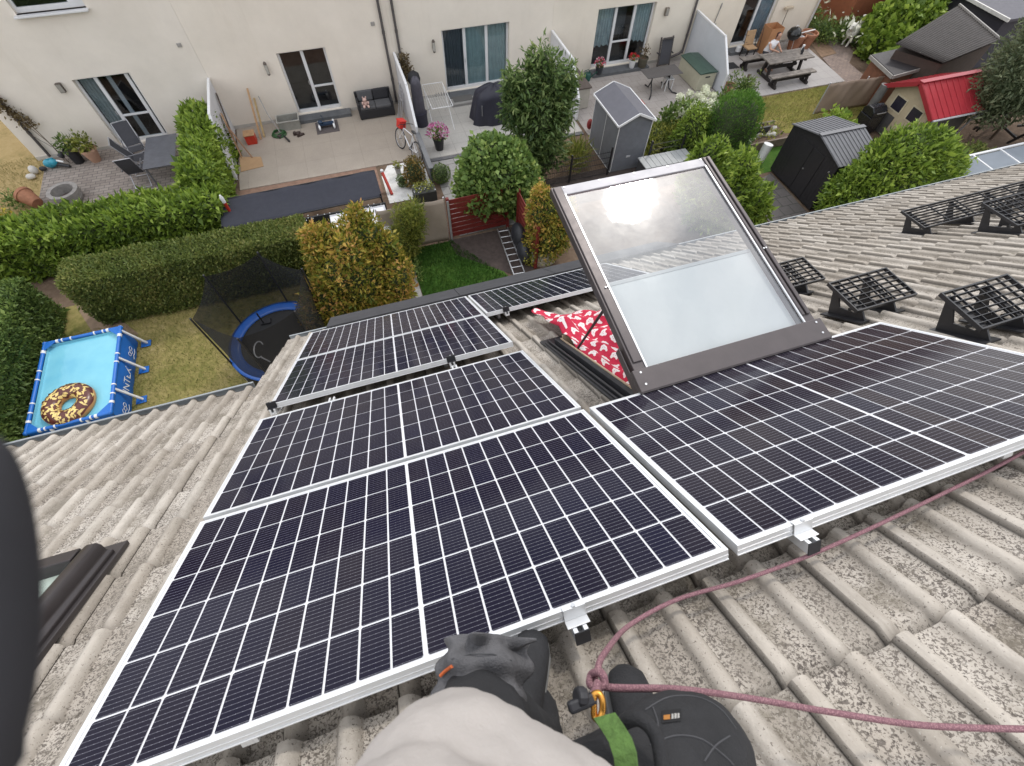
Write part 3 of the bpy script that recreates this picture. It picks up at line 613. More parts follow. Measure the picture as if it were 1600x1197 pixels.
def pavemat(name,c0,c1,bw,bh,mort=.010,off=.5,var=.25,mcol=(.10,.09,.08)):
    m,nt,b,ns,ls=newmat(name); p=pos(ns); br=ns.new('ShaderNodeTexBrick'); ls.new(p,br.inputs['Vector']); br.inputs['Scale'].default_value=1; br.inputs['Brick Width'].default_value=bw; br.inputs['Row Height'].default_value=bh
    br.inputs['Mortar Size'].default_value=mort; br.offset=off; br.inputs['Color1'].default_value=(*c0,1); br.inputs['Color2'].default_value=(*c1,1); br.inputs['Mortar'].default_value=(*mcol,1); br.inputs['Mortar Smooth'].default_value=.4
    st=ramp(ns,noise(ns,ls,p,1.1,7,.7),ls,[(.3,(1-var,)*3),(.65,(1,)*3)]); c=mixc(ns,ls,1.0,br.outputs['Color'],st,'MULTIPLY')
    st2=ramp(ns,noise(ns,ls,p,30,5,.7),ls,[(.3,(.85,)*3),(.7,(1.1,)*3)]); c=mixc(ns,ls,1.0,c,st2,'MULTIPLY')
    ls.new(c,b.inputs['Base Color']); b.inputs['Roughness'].default_value=.88; bump(ns,ls,b,mth(ns,ls,'MULTIPLY',br.outputs['Fac'],-1),.5,.006); return m
def sheet(name,poly,z,mat,kind='structure'):
    mb=MB(); mb.add([(p[0],p[1],z) for p in poly],[tuple(range(len(poly)))]); return tag(mb.build(name,mat),kind=kind)
def slab(name,poly,z0,z1,mat):
    mb=MB(); mb.prism([(p[0],p[1],z0) for p in poly],(0,0,z0),(0,0,z1)); return tag(mb.build(name,mat,bevel=.01),kind='structure')
def gp(*px): return [G(*q)[:2] for q in px]
sheet('ground',[(-300,-300),(300,-300),(300,300),(-300,300)],-.03,DIRT)
sheet('lawn',[(-26,14.2),(-9.6,14.2),(-9.6,24),(-26,24)],-.022,STRAW)
sheet('lawn',[(-11,4),(1.2,4),(1.2,11.2),(-11,11.2)],-.022,DRYG)
sheet('lawn',[(1.62,4),(4.35,4),(4.35,8.3),(3.9,9.7),(2.9,10.55),(1.62,10.6)],-.018,GREENG)
sheet('lawn',[(15.98,12.6),(21.9,12.0),(21.9,15.0),(15.98,15.0)],-.022,YELG)
sheet('lawn',[(13.0,10.6),(18,10.6),(18,12.35),(13.0,12.35)],-.020,GREENG)
sheet('lawn',[(9.45,12.6),(14.6,12.6),(14.6,14.6),(9.45,14.6)],-.022,YELG)
sheet('path',gp((118,478),(150,470),(215,520),(210,540),(170,560)),-.016,M('trodden_earth',(.27,.19,.13),.95,.2,6,.3,60))
PAV1=pavemat('patio_pavers',(.36,.31,.275),(.27,.225,.20),.30,.15,.010,.5,.2)
slab('patio',[(-9.60,15.9),(-9.25,15.45),(-3.45,15.45),(-3.45,18.82),(-9.75,18.82)],-.06,.0,PAV1)
PAV2=pavemat('worn_concrete_slabs',(.40,.345,.29),(.385,.33,.275),1.0,1.0,.006,0,.14,(.30,.26,.22))
slab('terrace',[(-3.30,15.06),(3.12,15.04),(3.12,18.82),(-3.30,18.82)],-.06,.0,PAV2)
sheet('soil_strip',[(-3.3,13.5),(1.35,13.5),(1.35,15.05),(-3.3,15.05)],-.020,M('bare_soil',(.235,.145,.105),.95,.25,5,.6,40))
sheet('gravel_bed',[(1.45,12.9),(3.02,12.9),(3.02,14.95),(1.75,14.95),(1.45,14.4)],-.012,WHITEG)
PAV3=pavemat('pale_slabs',(.50,.475,.44),(.47,.45,.42),.62,.62,.007,0,.10,(.30,.28,.26))
slab('terrace',[(3.28,14.86),(9.33,14.86),(9.33,18.82),(3.28,18.82)],-.06,.02,PAV3)
tag(MB().box((3.28,14.70,-.06),(9.33,14.855,.01)).build('terrace_edge',DSTONE,bevel=.01),kind='structure')
PAV6=pavemat('grey_path_slabs',(.33,.32,.31),(.28,.27,.265),.55,.4,.012,.5,.2)
sheet('path',[(3.3,10.7),(6.2,10.7),(6.2,14.69),(3.3,14.69)],-.018,PAV6)
PAV4=pavemat('rose_grey_slabs',(.40,.36,.335),(.37,.335,.31),.42,.42,.008,.5,.13,(.24,.21,.20))
slab('terrace',[(9.47,14.6),(15.9,14.6),(15.9,18.82),(9.47,18.82)],-.06,.0,PAV4)
PAV5=pavemat('grey_slabs',(.42,.395,.38),(.39,.365,.355),.5,.5,.007,0,.1,(.26,.24,.23))
slab('terrace',[(16.0,15.1),(21.85,15.06),(22.2,18.82),(16.0,18.82)],-.06,.0,PAV5)
sheet('bed',gp((1257,55),(1275,38),(1307,82),(1284,89)),-.016,M('bark_mulch',(.24,.155,.10),.95,.25,6,.5,50))
PAVR=pavemat('brown_pavers',(.30,.225,.19),(.25,.19,.165),.22,.11,.008,.5,.2)
sheet('path',gp((1266,38),(1276,30),(1325,70),(1335,82),(1327,98),(1372,135),(1325,140),(1318,128),(1285,90),(1308,83)),-.010,PAVR)
PAVD=pavemat('dark_path_pavers',(.19,.17,.16),(.145,.13,.125),.42,.42,.014,.5,.25,(.07,.07,.06))
sheet('path',gp((1205,270),(1265,335),(1225,365),(1150,300)),-.012,PAVD)
sheet('bed',[(3.0,9.9),(4.4,8.6),(5.2,8.6),(5.2,10.6),(2.9,10.6)],-.016,M('dark_mulch',(.06,.045,.04),.95,.3,8,.6,50))
tag(MB().box((1.40,4.5,-.03),(1.60,10.2,.01)).build('lawn_edging',STONE,bevel=.008),kind='structure')
# ---------------------------------------------------------------- the row of houses opposite
YW=18.83
FRW=M('white_window_frame',(.70,.70,.71),.35,.04,5)
GLS=glassmat('window_glass',(.80,.84,.86),1.3)
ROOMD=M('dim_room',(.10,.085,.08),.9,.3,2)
STUCO=[M('cream_stucco_%s'%k,c,.92,.05,.9,.2,170) for k,c in (('a',(.77,.705,.63)),('b',(.78,.71,.625)),('c',(.78,.715,.63)),('d',(.78,.715,.62)),('e',(.79,.71,.60)))]
def weather(m):
    nt=m.node_tree; ns=nt.nodes; ls=nt.links; b=ns['Principled BSDF']; src=b.inputs['Base Color'].links[0].from_socket; p=pos(ns); mp=ns.new('ShaderNodeMapping'); mp.inputs['Scale'].default_value=(2.3,2.3,.22); ls.new(p,mp.inputs[0]); f=ramp(ns,noise(ns,ls,mp.outputs[0],1.0,6,.7),ls,[(.58,(1,1,1)),(.85,(.93,.92,.905))]); g=ramp(ns,noise(ns,ls,p,.55,7,.7),ls,[(.35,(.955,.95,.94)),(.6,(1,1,1))]); ls.new(mixc(ns,ls,1.0,mixc(ns,ls,1.0,src,f,'MULTIPLY'),g,'MULTIPLY'),b.inputs['Base Color'])
[weather(m) for m in STUCO]
def curtain(mb,x0,x1,z0,z1,y,amp=.025,pl=.11,drop=0):
    def fn(u,v):
        x=x0+u*(x1-x0); zb=z0+drop*(1-u); return (x,y+amp*math.sin(x/pl*6.28)+amp*.4*math.sin(x/pl*2.3),zb+v*(z1-zb)+ (.03*math.sin(x*31) if v==0 else 0))
    mb.sheet(fn,max(8,int((x1-x0)/.02)),2)
def french(h,x0,x1,z0,z1,kind,label=None):
    y=YW+.14; fw=.075
    o=MB(); o.box((x0,y,z0),(x0+fw,y+.07,z1)); o.box((x1-fw,y,z0),(x1,y+.07,z1)); o.box((x0+fw,y,z1-fw),(x1-fw,y+.07,z1)); o.box((x0+fw,y-.03,z0),(x1-fw,y+.07,z0+.10))
    gx=[]
    if kind=='A': cuts=[.36,.90]; tr=(1,)
    elif kind=='B': cuts=[.50]; tr=(1,)
    elif kind=='C': cuts=[.335,.665]; tr=()
    elif kind=='D': cuts=[.335,.665]; tr=(1,)
    else: cuts=[.5]; tr=()
    xs=[x0+fw]+[x0+(x1-x0)*c for c in cuts]+[x1-fw]
    for c in xs[1:-1]: o.box((c-.055,y-.012,z0+.10),(c+.055,y+.068,z1-fw))
    if kind=='A':   # thin mullions of the wide sliding door
        pass
    for k in tr:
        zt=z0+(z1-z0)*.40; o.box((xs[k]+.055,y-.006,zt-.03),(xs[k+1]-.055 if k+2<len(xs) else xs[k+1],y+.06,zt+.03))
    fo=o.build('french_door',FRW,h,bevel=.006)
    if label: fo['label']=label
    g=MB(); 
    for k in range(len(xs)-1): g.box((xs[k]+(.05 if k else 0),y+.03,z0+.09),(xs[k+1]-(.05 if k+2<len(xs) else 0),y+.036,z1-fw+.005))
    g.build('pane',GLS,fo)
    m=MB(); m.bar((xs[1]-.085 if kind!='C' else xs[1]-.02,y-.03,z0+.95),(xs[1]-.085 if kind!='C' else xs[1]-.02,y-.03,z0+1.08),.02,.02); m.build('handle',ALU,fo)
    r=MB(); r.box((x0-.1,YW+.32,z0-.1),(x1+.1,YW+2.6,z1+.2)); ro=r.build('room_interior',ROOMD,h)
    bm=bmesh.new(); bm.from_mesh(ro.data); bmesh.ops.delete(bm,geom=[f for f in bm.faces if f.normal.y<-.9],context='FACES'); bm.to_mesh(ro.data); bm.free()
    c=MB()
    def cur(col,items):
        c=MB(); 
        for it in items: curtain(c,*it)
        c.build('curtain',col,fo)
    TEAL=M('teal_net_curtain',(.42,.54,.53),.9,.12,4)
    if kind=='A':
        cur(M('grey_net_curtain',(.38,.42,.42),.9,.1,4),[(x0+.1,xs[1]+.02,z0+.05,z1,y+.085)]); b=MB(); b.box((xs[1]+.28,y+.1,z0),(xs[1]+.42,y+.12,z1)); b.build('blind',M('grey_slat',(.50,.50,.52),.8),fo)
    if kind=='C':
        cur(M('dark_curtain',(.13,.145,.16),.9,.1,4),[(x0+.05,xs[1],z0+.05,z1,y+.085)]); cur(TEAL,[(xs[1]+.02,x1-.05,z0+.05,z1,y+.085,.02,.16)])
    if kind=='D':
        cur(M('pale_lace_curtain',(.52,.60,.61),.9,.15,5),[(x0+.05,xs[1]-.08,z0+.75,z1,y+.085,.03,.12,.0),(xs[2]+.05,x1-.05,z0+.68,z1,y+.085,.03,.12,.12)])
        b=MB(); b.box((xs[1]+.1,y+.5,z0+.9),(xs[2]-.08,y+.54,z1)); b.build('blind',M('grey_blind',(.17,.17,.18),.8),fo)
    if kind=='E':
        cur(M('blue_grey_curtain',(.42,.50,.56),.9,.1,5),[(xs[1]+.1,x1-.05,z0+.05,z1,y+.085,.03,.13)])
    return fo
HX=[-10.02,-3.38,3.11,9.40,15.93,22.30]
DOORS=[('A',-7.30,-5.60,.06,2.28),('B',-.93,.73,.14,2.26),('C',4.96,7.62,.12,2.29),('D',11.33,13.90,.14,2.30),('E',18.25,20.0,.14,2.30)]
HL=['cream row house at the left end, grey climber and terracotta pots by its patio door','cream row house behind the bare concrete terrace with the black sofa','cream row house behind the covered barbecue, with teal net curtains','cream row house behind the green lidded storage box, lace curtains in its door','cream row house at the right end, picnic table before it']
HOUSES=[]
for i in range(5):
    h=thing('row_house',HL[i],'house',((HX[i]+HX[i+1])/2,YW+4,0)); HOUSES.append(h)
    k,a,b,z0,z1=DOORS[i]; A=HX[i]+.002; B=HX[i+1]-.002; T=5.7
    ops=[(a,b,z0,z1)]
    if i==0: ops.append((-7.45,-5.62,4.06,5.2))
    mb=MB(); xs=sorted({A,B}|{v for o in ops for v in o[:2]})
    for x0,x1 in zip(xs[:-1],xs[1:]):
        z=0.0-.03
        for o in sorted([o for o in ops if o[0]<=x0+1e-6 and o[1]>=x1-1e-6],key=lambda o:o[2]):
            mb.box((x0,YW,z),(x1,YW+.3,o[2])); z=o[3]
        mb.box((x0,YW,z),(x1,YW+.3,T))
    mb.box((A,YW+.3,-.03),(A+.2,YW+8.5,T)); mb.box((B-.2,YW+.3,-.03),(B,YW+8.5,T)); mb.box((A+.2,YW+8.3,-.03),(B-.2,YW+8.5,T))
    mb.build('wall',STUCO[i],h)
    PLM=M('plinth_render',(.50,.47,.43),.9,.12,3,.2,90); MB().box((A+(.0),YW-.018,-.03),(a-.02,YW,.11)).build('plinth',PLM,h); MB().box((b+.02,YW-.018,-.03),(B,YW,.11)).build('plinth',PLM,h)
    r=MB(); r.add([(A,YW-.35,T-.05),(B,YW-.35,T-.05),(B,YW+4.3,T+2.4),(A,YW+4.3,T+2.4),(B,YW+8.9,T-.05),(A,YW+8.9,T-.05)],[(0,1,2,3),(3,2,4,5)]); ro=r.build('roof',M('far_roof_tiles',(.20,.17,.15),.85,.2,4),h); md=ro.modifiers.new('thick','SOLIDIFY'); md.thickness=.18
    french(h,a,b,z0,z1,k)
    fr=MB(); st=MB()
    if i==1: st.box((a-.30,YW-.42,-.03),(b+.28,YW-.02,.13))
    if i==2: st.box((a-.0,YW-.50,-.03),(b+.2,YW-.02,.12))
    if i==3: st.box((a-.05,YW-.48,-.03),(b+.05,YW-.02,.13))
    if i==4: st.box((a-.15,YW-.45,-.03),(b+.1,YW-.02,.13))
    if st.v: st.build('door_step',M('slate_step',(.115,.12,.128),.55,.22,5,.15,40),h,bevel=.012)
# upper window of the left house
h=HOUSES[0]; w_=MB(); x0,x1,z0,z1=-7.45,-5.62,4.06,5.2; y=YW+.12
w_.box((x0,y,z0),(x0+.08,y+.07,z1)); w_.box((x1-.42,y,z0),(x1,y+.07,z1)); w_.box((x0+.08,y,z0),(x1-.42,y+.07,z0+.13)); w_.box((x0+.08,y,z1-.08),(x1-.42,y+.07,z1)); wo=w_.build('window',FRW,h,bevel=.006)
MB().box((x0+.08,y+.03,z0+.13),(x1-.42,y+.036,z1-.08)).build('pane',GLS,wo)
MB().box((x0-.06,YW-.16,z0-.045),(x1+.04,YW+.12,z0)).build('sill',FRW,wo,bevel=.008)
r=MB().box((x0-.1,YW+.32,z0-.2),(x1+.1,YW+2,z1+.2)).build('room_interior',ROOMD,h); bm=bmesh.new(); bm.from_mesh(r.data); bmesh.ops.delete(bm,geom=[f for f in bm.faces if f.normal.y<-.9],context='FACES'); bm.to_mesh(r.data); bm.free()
# drainpipes
PIPE=M('dark_zinc',(.115,.105,.105),.5,.15,8,0,60,.4)
def pipe(h,x,z0=0.0,shoe=0):
    mb=MB(); mb.cyl((x,YW-.07,z0+.1),(x,YW-.07,5.6),.045,n=12)
    for z in (.9,2.45,4.2): mb.cyl((x,YW-.07,z),(x,YW-.07,z+.09),.054,n=12); mb.box((x-.015,YW-.06,z),(x+.015,YW,z+.04))
    if shoe: mb.tube([(x,YW-.07,z0+.22),(x-.15,YW-.10,z0+.12),(x-.75,YW-.14,z0-.0)],.05,10)
    mb.build('drainpipe',PIPE,h,smooth=45)
pipe(HOUSES[1],2.86); pipe(HOUSES[2],3.32); pipe(HOUSES[3],15.74,.15,1); pipe(HOUSES[0],-9.55)
mb=MB(); mb.cyl((22.22,YW-.07,0),(22.22,YW-.07,5.6),.045,n=12); mb.build('drainpipe',M('pale_zinc',(.62,.61,.60),.5,.08,6,0,60,.3),HOUSES[4],smooth=45)
def wall_lamp(x,z,label,style,mat):
    if style=='box':
        o=thing('wall_lamp',label,'wall lamp',(x,YW,z)); mb=MB(); mb.box((x-.08,YW-.11,z-.14),(x+.08,YW-.008,z+.14)); mb.build('lamp_body',mat,o,bevel=.015)
        g=MB(); g.box((x-.065,YW-.118,z-.12),(x+.065,YW-.111,z+.12)); g.build('lamp_glass',M('frosted_lamp_glass',(.30,.28,.25),.4),o)
    else:
        o=thing('wall_lamp',label,'wall lamp',(x,YW,z)); mb=MB(); mb.lathe((x,YW-.14,z-.18),[(.018,-.06),(.05,-.03),(.055,0)],10); mb.tube([(x,YW-.005,z-.05),(x,YW-.10,z-.10),(x,YW-.14,z-.16)],.012,6); mb.lathe((x,YW-.14,z+.12),[(.06,0),(.05,.05),(.012,.09)],10); mb.cyl((x-.045,YW-.14,z-.18),(x-.05,YW-.14,z+.12),.006,n=5); mb.cyl((x+.045,YW-.14,z-.18),(x+.05,YW-.14,z+.12),.006,n=5); mb.box((x-.035,YW-.02,z-.14),(x+.035,YW,z+.02)); mb.build('lamp_body',mat,o,smooth=40)
        g=MB(); g.lathe((x,YW-.14,z-.18),[(.046,0),(.05,.29)],10); g.build('lamp_glass',M('clear_lamp_glass',(.42,.40,.36),.3),o)
DKL=M('dark_bronze',(.11,.09,.075),.5,.2,8,0,60,.4)
wall_lamp(-7.72,2.13,'brown oval wall lamp left of the leftmost patio door','box',DKL)
wall_lamp(-1.40,1.92,'lantern wall lamp left of the door above the slate step','lan',DKL)
wall_lamp(4.60,1.90,'small lantern wall lamp left of the teal curtained door','lan',DKL)
wall_lamp(14.42,1.93,'bronze box wall lamp right of the lace curtained door','box',M('bronze_box',(.20,.17,.14),.45,.15,8,0,60,.4))
for x,z,l in ((-3.73,2.86,'small round wall vent high between the two left doors'),(2.55,2.77,'small square wall vent beside the twin drainpipes')):
    mb=MB(); mb.box((x-.07,YW-.03,z-.06),(x+.07,YW-.001,z+.06)); tag(mb.build('wall_vent',M('vent_grey',(.33,.31,.29),.7),bevel=.02),l,'vent')
# white partition walls between the terraces
def partition(x,label,mat,y0=15.67):
    o=thing('partition_wall',label,'partition wall',(x,17.2,0)); mb=MB(); P=[(x-.03,YW-.02,0),(x-.03,YW-.02,1.80),(x-.03,16.6,1.755),(x-.03,y0,.77),(x-.03,y0,0)]
    mb.prism(P,(0,0,0),(.06,0,0)); mb.build('panel',mat,o)
    c=MB(); 
    for a,b in ((P[1],P[2]),(P[2],P[3]),(P[3],P[4])): c.bar(a+np.array([.03,0,0]) if False else (x,a[1],a[2]),(x,b[1],b[2]),.085,.05)
    c.ball((x,16.6,1.755),.05,8,6); c.build('cap_rail',WHITE,o,smooth=40)
PW_=M('white_fibre_board',(.60,.60,.62),.6,.06,2.5)
partition(-3.38,'white partition wall right of the bushy hedge, planks leaning on it',PW_)
partition(3.10,'white partition wall with the bicycle leaning against its left side',PW_)
partition(9.40,'white partition wall partly behind the tall leafy tree',PW_)
partition(15.95,'white partition wall beside the green lidded storage box',M('cool_white_board',(.56,.58,.62),.6,.05,2.5))
# ---------------------------------------------------------------- things on the terraces
def plantleaves(name,parent,c,r,n,size,mat,p=2.0,seed=0,asp=.45,spread=.9,lo=.2,up=.3,amp=.15):
    P,N=blobpts(c,r,n,p,seed,amp,lo,1.05,cut=None); return leafobj(name,[leafmesh(P,N,size,asp,spread,up,tints(P,seed))],mat,parent)
LAUREL=leafmat('laurel_leaf',[(0,(.07,.12,.018)),(.45,(.19,.29,.04)),(.8,(.31,.42,.065)),(1,(.42,.52,.11))],.35)
HEDGEL=leafmat('clipped_hedge_leaf',[(0,(.085,.125,.03)),(.5,(.18,.225,.055)),(.85,(.28,.28,.085)),(1,(.38,.32,.13))],.35)
HEDGED=leafmat('dark_hedge_leaf',[(0,(.06,.105,.028)),(.5,(.14,.215,.055)),(1,(.25,.33,.085))],.35)
PHOT=leafmat('orange_green_leaf',[(0,(.10,.15,.02)),(.3,(.25,.26,.04)),(.58,(.46,.37,.065)),(.82,(.60,.36,.10)),(1,(.66,.34,.16))],.35)
MAPL=leafmat('maple_leaf',[(0,(.07,.13,.03)),(.5,(.18,.28,.07)),(.85,(.29,.39,.105)),(1,(.40,.47,.13))],.35)
TREEL=leafmat('tree_leaf',[(0,(.05,.095,.03)),(.5,(.13,.205,.06)),(.85,(.24,.32,.11)),(1,(.38,.44,.18))],.35)
THUJ=leafmat('thuja_leaf',[(0,(.05,.13,.022)),(.5,(.12,.25,.04)),(1,(.20,.35,.07))],.35)
YELB=leafmat('yellow_green_leaf',[(0,(.10,.14,.025)),(.5,(.25,.28,.055)),(1,(.42,.40,.09))],.35)
BUSHL=leafmat('bush_leaf',[(0,(.06,.11,.03)),(.5,(.15,.22,.055)),(1,(.28,.35,.10))],.35)
DKTR=leafmat('grey_green_leaf',[(0,(.08,.11,.055)),(.5,(.17,.205,.11)),(1,(.30,.33,.19))],.35)
PINKF=leafmat('pink_flower',[(0,(.42,.05,.20)),(.5,(.62,.20,.42)),(1,(.74,.58,.70))],.2)
REDF=leafmat('red_flower',[(0,(.55,.02,.03)),(1,(.75,.05,.06))],.2)
MIXF=leafmat('pink_white_flower',[(0,(.60,.04,.10)),(.5,(.70,.10,.20)),(1,(.80,.70,.70))],.2)
WHF=leafmat('cream_flower',[(0,(.62,.65,.48)),(1,(.80,.80,.68))],.25)
YELF=leafmat('yellow_flower',[(0,(.55,.36,.04)),(1,(.75,.60,.10))],.2)
DRYL=leafmat('dry_leaf',[(0,(.10,.065,.035)),(.5,(.15,.11,.05)),(1,(.22,.17,.09))])
GREYM=M('grey_powder_coat',(.16,.16,.175),.45,.08,8,0,60,.2)
LALU=M('pale_tube',(.50,.50,.53),.4,.06,8,0,60,.5)
MESHD=M('dark_textile',(.060,.060,.070),.8,.15,20)
TABG=M('slate_table_top',(.115,.118,.135),.42,.18,4)
def pot(mb,c,r,h,taper=.75,n=18,rim=True):
    p=[(r*taper*.98,0),(r*taper,.004),(r,h*.86)]
    if rim: p+=[(r*1.08,h*.86),(r*1.08,h),(r*.94,h),(r*.90,h*.84),(0.001,h*.82)]
    else: p+=[(r,h),(r*.92,h),(r*.9,h*.85),(.001,h*.84)]
    mb.lathe(c,p,n)
def pot_plant(label,c,r,h,mat,leaf,pr,size=.09,n=260,taper=.75,name='potted_plant',flower=None,group=None,seed=1,up=0.0):
    o=thing(name,label,'potted plant',c,group=group); m=MB(); pot(m,c,r,h,taper); m.build('pot',mat,o,smooth=40)
    s=MB(); s.lathe((c[0],c[1],c[2]+h*.78),[(r*.88,0),(r*.5,.03)],12); s.build('soil',SOILM,o)
    plantleaves('leaves',o,(c[0],c[1],c[2]+h+pr[2]*.6+up),pr,n,size,leaf,seed=seed)
    if flower: P,N=blobpts((c[0],c[1],c[2]+h+pr[2]*.75+up),np.array(pr)*1.04,int(n*1.3),2,seed,.15,.9,1.08); k=N[:,2]>-.25; leafobj('flowers',[leafmesh(P[k],N[k],size*.75,.9,.5,.3)],flower,o)
    return o
# --- left terrace
pot_plant('terracotta urn with bushy yellow green plant by the leftmost patio door',(-8.05,18.20,0),.25,.46,M('pale_terracotta',(.50,.30,.21),.75,.12,6),YELB,(.36,.32,.34),.12,330,.62,seed=3)
pot_plant('tall black planter with sprawling plant beside the terracotta urn',(-8.60,18.28,0),.20,.50,BLKP,BUSHL,(.34,.30,.30),.11,260,.8,seed=4)
# leggy dry climber with stake
o=thing('climbing_plant','leggy brown climber trained up a stake at the left house corner','plant',(-9.05,18.6,0)); m=MB()
m.cyl((-8.95,18.35,0),(-9.30,18.70,1.45),.014,n=6); m.tube([(-9.1,18.5,0),(-9.15,18.6,.6),(-9.38,18.70,1.2),(-9.62,18.72,1.9)],.010,5); m.tube([(-9.15,18.55,.5),(-9.5,18.62,1.0),(-9.55,18.66,1.6)],.008,5); m.build('stem',BARK,o)
P=np.concatenate([np.array([-9.30-.35*t,18.66,1.25+.85*t])+RNG.normal(size=(40,3))*[.11,.06,.11] for t in np.linspace(0,1,8)]); leafobj('leaves',[leafmesh(P,nrmz(RNG.normal(size=P.shape)),.10,.6,.8,0)],DRYL,o)
# leaf blower / teal garden tool heap
o=thing('leaf_blower','teal and black garden blower lying by the left house corner','garden tool',(-9.35,18.15,0)); TEALP=M('teal_plastic',(.03,.26,.36),.4,.15,9)
m=MB(); m.ball((-9.42,18.2,.16),(.20,.13,.15)); m.ball((-9.25,18.12,.22),(.13,.11,.12)); m.bar((-9.45,18.2,.3),(-9.2,18.15,.34),.04,.04); m.build('motor_body',TEALP,o,smooth=50)
MB().cyl((-9.2,18.1,.16),(-8.82,17.98,.08),.06,.05).build('nozzle',BLKP,o,smooth=50); MB().cyl((-9.0,18.28,.28),(-8.9,18.32,.40),.10,.08).build('air_intake',BLKP,o,smooth=50); MB().ball((-9.66,18.05,.1),(.12,.07,.08)).build('rear_grip',BLKP,o,smooth=50)
m=MB(); m.cyl((-9.12,18.1,.27),(-8.92,18.02,.24),.028,n=8); m.build('handle',WHITE,o)
# fire ring
g=G(110,312); o=thing('fire_ring','round concrete fire ring with ash inside on the left patio','fire ring',(g[0],g[1],0)); m=MB(); m.lathe((g[0],g[1],0),[(.40,0),(.42,.02),(.44,.12),(.41,.13),(.44,.14),(.44,.25),(.46,.26),(.46,.36),(.33,.36),(.32,.05),(.001,.04)],28); m.build('ring',M('grey_concrete',(.27,.25,.235),.9,.22,9,.3,60),o,smooth=35)
m=MB(); m.lathe((g[0],g[1],.05),[(.31,0),(.25,.05),(.1,.07)],16); m.build('ash',M('ash',(.07,.05,.045),.95,.4,12),o)
# tipped terracotta pot on the straw lawn
g=G(52,322); A=Matrix.Rotation(R_(-68),3,'X')@Matrix.Rotation(R_(15),3,'Y'); A=Matrix.Rotation(R_(62),3,'Z')@A
m=MB(); m.lathe((g[0]+.1,g[1]+.0,.27),[(.17,-.28),(.18,-.27),(.25,.15),(.275,.15),(.275,.24),(.235,.24),(.2,.0),(.001,-.1)],20,A); tag(m.build('flower_pot',TERRA,smooth=40),'large terracotta pot tipped over on the straw coloured lawn','flower pot')
o=plantleaves('herb_plant',None,(g[0]-.35,g[1]+.1,.22),(.42,.4,.28),260,.10,BUSHL,seed=9); tag(o,'low green herb growing beside the tipped terracotta pot','plant')
o=thing('flowering_shrub','yellow flowering shrub at the far left edge beside the laurel hedge','shrub',(-10.3,15.0,0)); plantleaves('leaves',o,(-10.3,14.9,.35),(.75,.6,.42),900,.11,YELB,seed=10)
P,N=blobpts((-10.4,14.9,.42),(.7,.55,.45),170,2,3,.2,.9,1.1); leafobj('flowers',[leafmesh(P,N,.10,.9,.6,.4)],YELF,o)
PST=M('pale_stone',(.55,.52,.48),.8,.15,8)
tag(MB().ball((-9.92,18.0,.14),(.13,.12,.15)).build('stone',PST,smooth=50),'taller pale stone at the foot of the left house corner','stone')
tag(MB().ball((-10.0,17.74,.08),(.15,.10,.09)).build('stone',PST,smooth=50),'flat pale stone in front of the taller one at the left house corner','stone')
# garden table and chairs
o=thing('garden_table','slate grey garden table between the folding chairs and the hedge','table',(-5.60,17.0,0)); X0,X1,Y0,Y1,Z=-5.96,-4.98,15.92,17.75,.74
m=MB(); m.box((X0,Y0,Z-.012),(X1,Y1,Z)); m.build('table_top',TABG,o,bevel=.004)
m=MB(); m.box((X0+.03,Y0+.03,Z-.05),(X1-.03,Y0+.06,Z-.012)); m.box((X0+.03,Y1-.06,Z-.05),(X1-.03,Y1-.03,Z-.012)); m.box((X0+.03,Y0+.06,Z-.05),(X0+.06,Y1-.06,Z-.012)); m.box((X1-.06,Y0+.06,Z-.05),(X1-.03,Y1-.06,Z-.012)); m.build('frame',GREYM,o)
for x in (X0+.05,X1-.09):
    for y in (Y0+.05,Y1-.09): MB().box((x,y,0),(x+.045,y+.045,Z-.05)).build('leg',GREYM,o,bevel=.004)
def folding_chair(loc,rz,label):
    o=thing('folding_chair',label,'chair',loc,Matrix.Rotation(rz,3,'Z'),'folding chairs at the slate table'); m=Matrix.Translation(loc)@Matrix.Rotation(rz,4,'Z')
    # faces +y (towards the table)
    b=MB(m); 
    def bk(u,v): return (-.235+.47*u,-.22-.30*v-.03*math.sin(v*3.1),.44+.66*v-.0)
    b.sheet(bk,2,6); bo=b.build('backrest',MESHD,o); md=bo.modifiers.new('t','SOLIDIFY'); md.thickness=.008
    s=MB(m); s.sheet(lambda u,v:(-.235+.47*u,-.22+.46*v,.43+.02*v-.02*math.sin(v*3.1)),2,5); so_=s.build('seat',MESHD,o); md=so_.modifiers.new('t','SOLIDIFY'); md.thickness=.008
    for x in (-.25,.25):
        f=MB(m); f.tube([(x,.30,.02),(x,-.20,.42),(x,-.36,.76),(x,-.535,1.12)],.014,6); f.build('rear_frame',LALU,o,smooth=50)
        f=MB(m); f.tube([(x,-.42,.02),(x,.0,.40),(x,.26,.45)],.013,6); f.build('leg',LALU,o,smooth=50)
        f=MB(m); f.tube([(x*1.08,-.40,.66),(x*1.08,.20,.66)],.02,6); f.tube([(x*1.08,.2,.66),(x*1.05,.12,.43)],.011,6); f.build('armrest',GREYM,o,smooth=50)
    f=MB(m); f.cyl((-.25,-.42,.03),(.25,-.42,.03),.012,n=6); f.cyl((-.25,.30,.03),(.25,.30,.03),.012,n=6); f.cyl((-.25,-.535,1.12),(.25,-.535,1.12),.014,n=6); f.build('crossbar',LALU,o)
    return o
folding_chair((-6.48,17.78,0),R_(196),'folding chair with its back to the leftmost patio door')
folding_chair((-6.38,16.52,0),R_(3),'folding chair left of the near end of the slate table, its back to the viewer')
folding_chair((-6.30,17.25,0),R_(-80),'folding chair pushed in at the middle of the left side of the slate table')
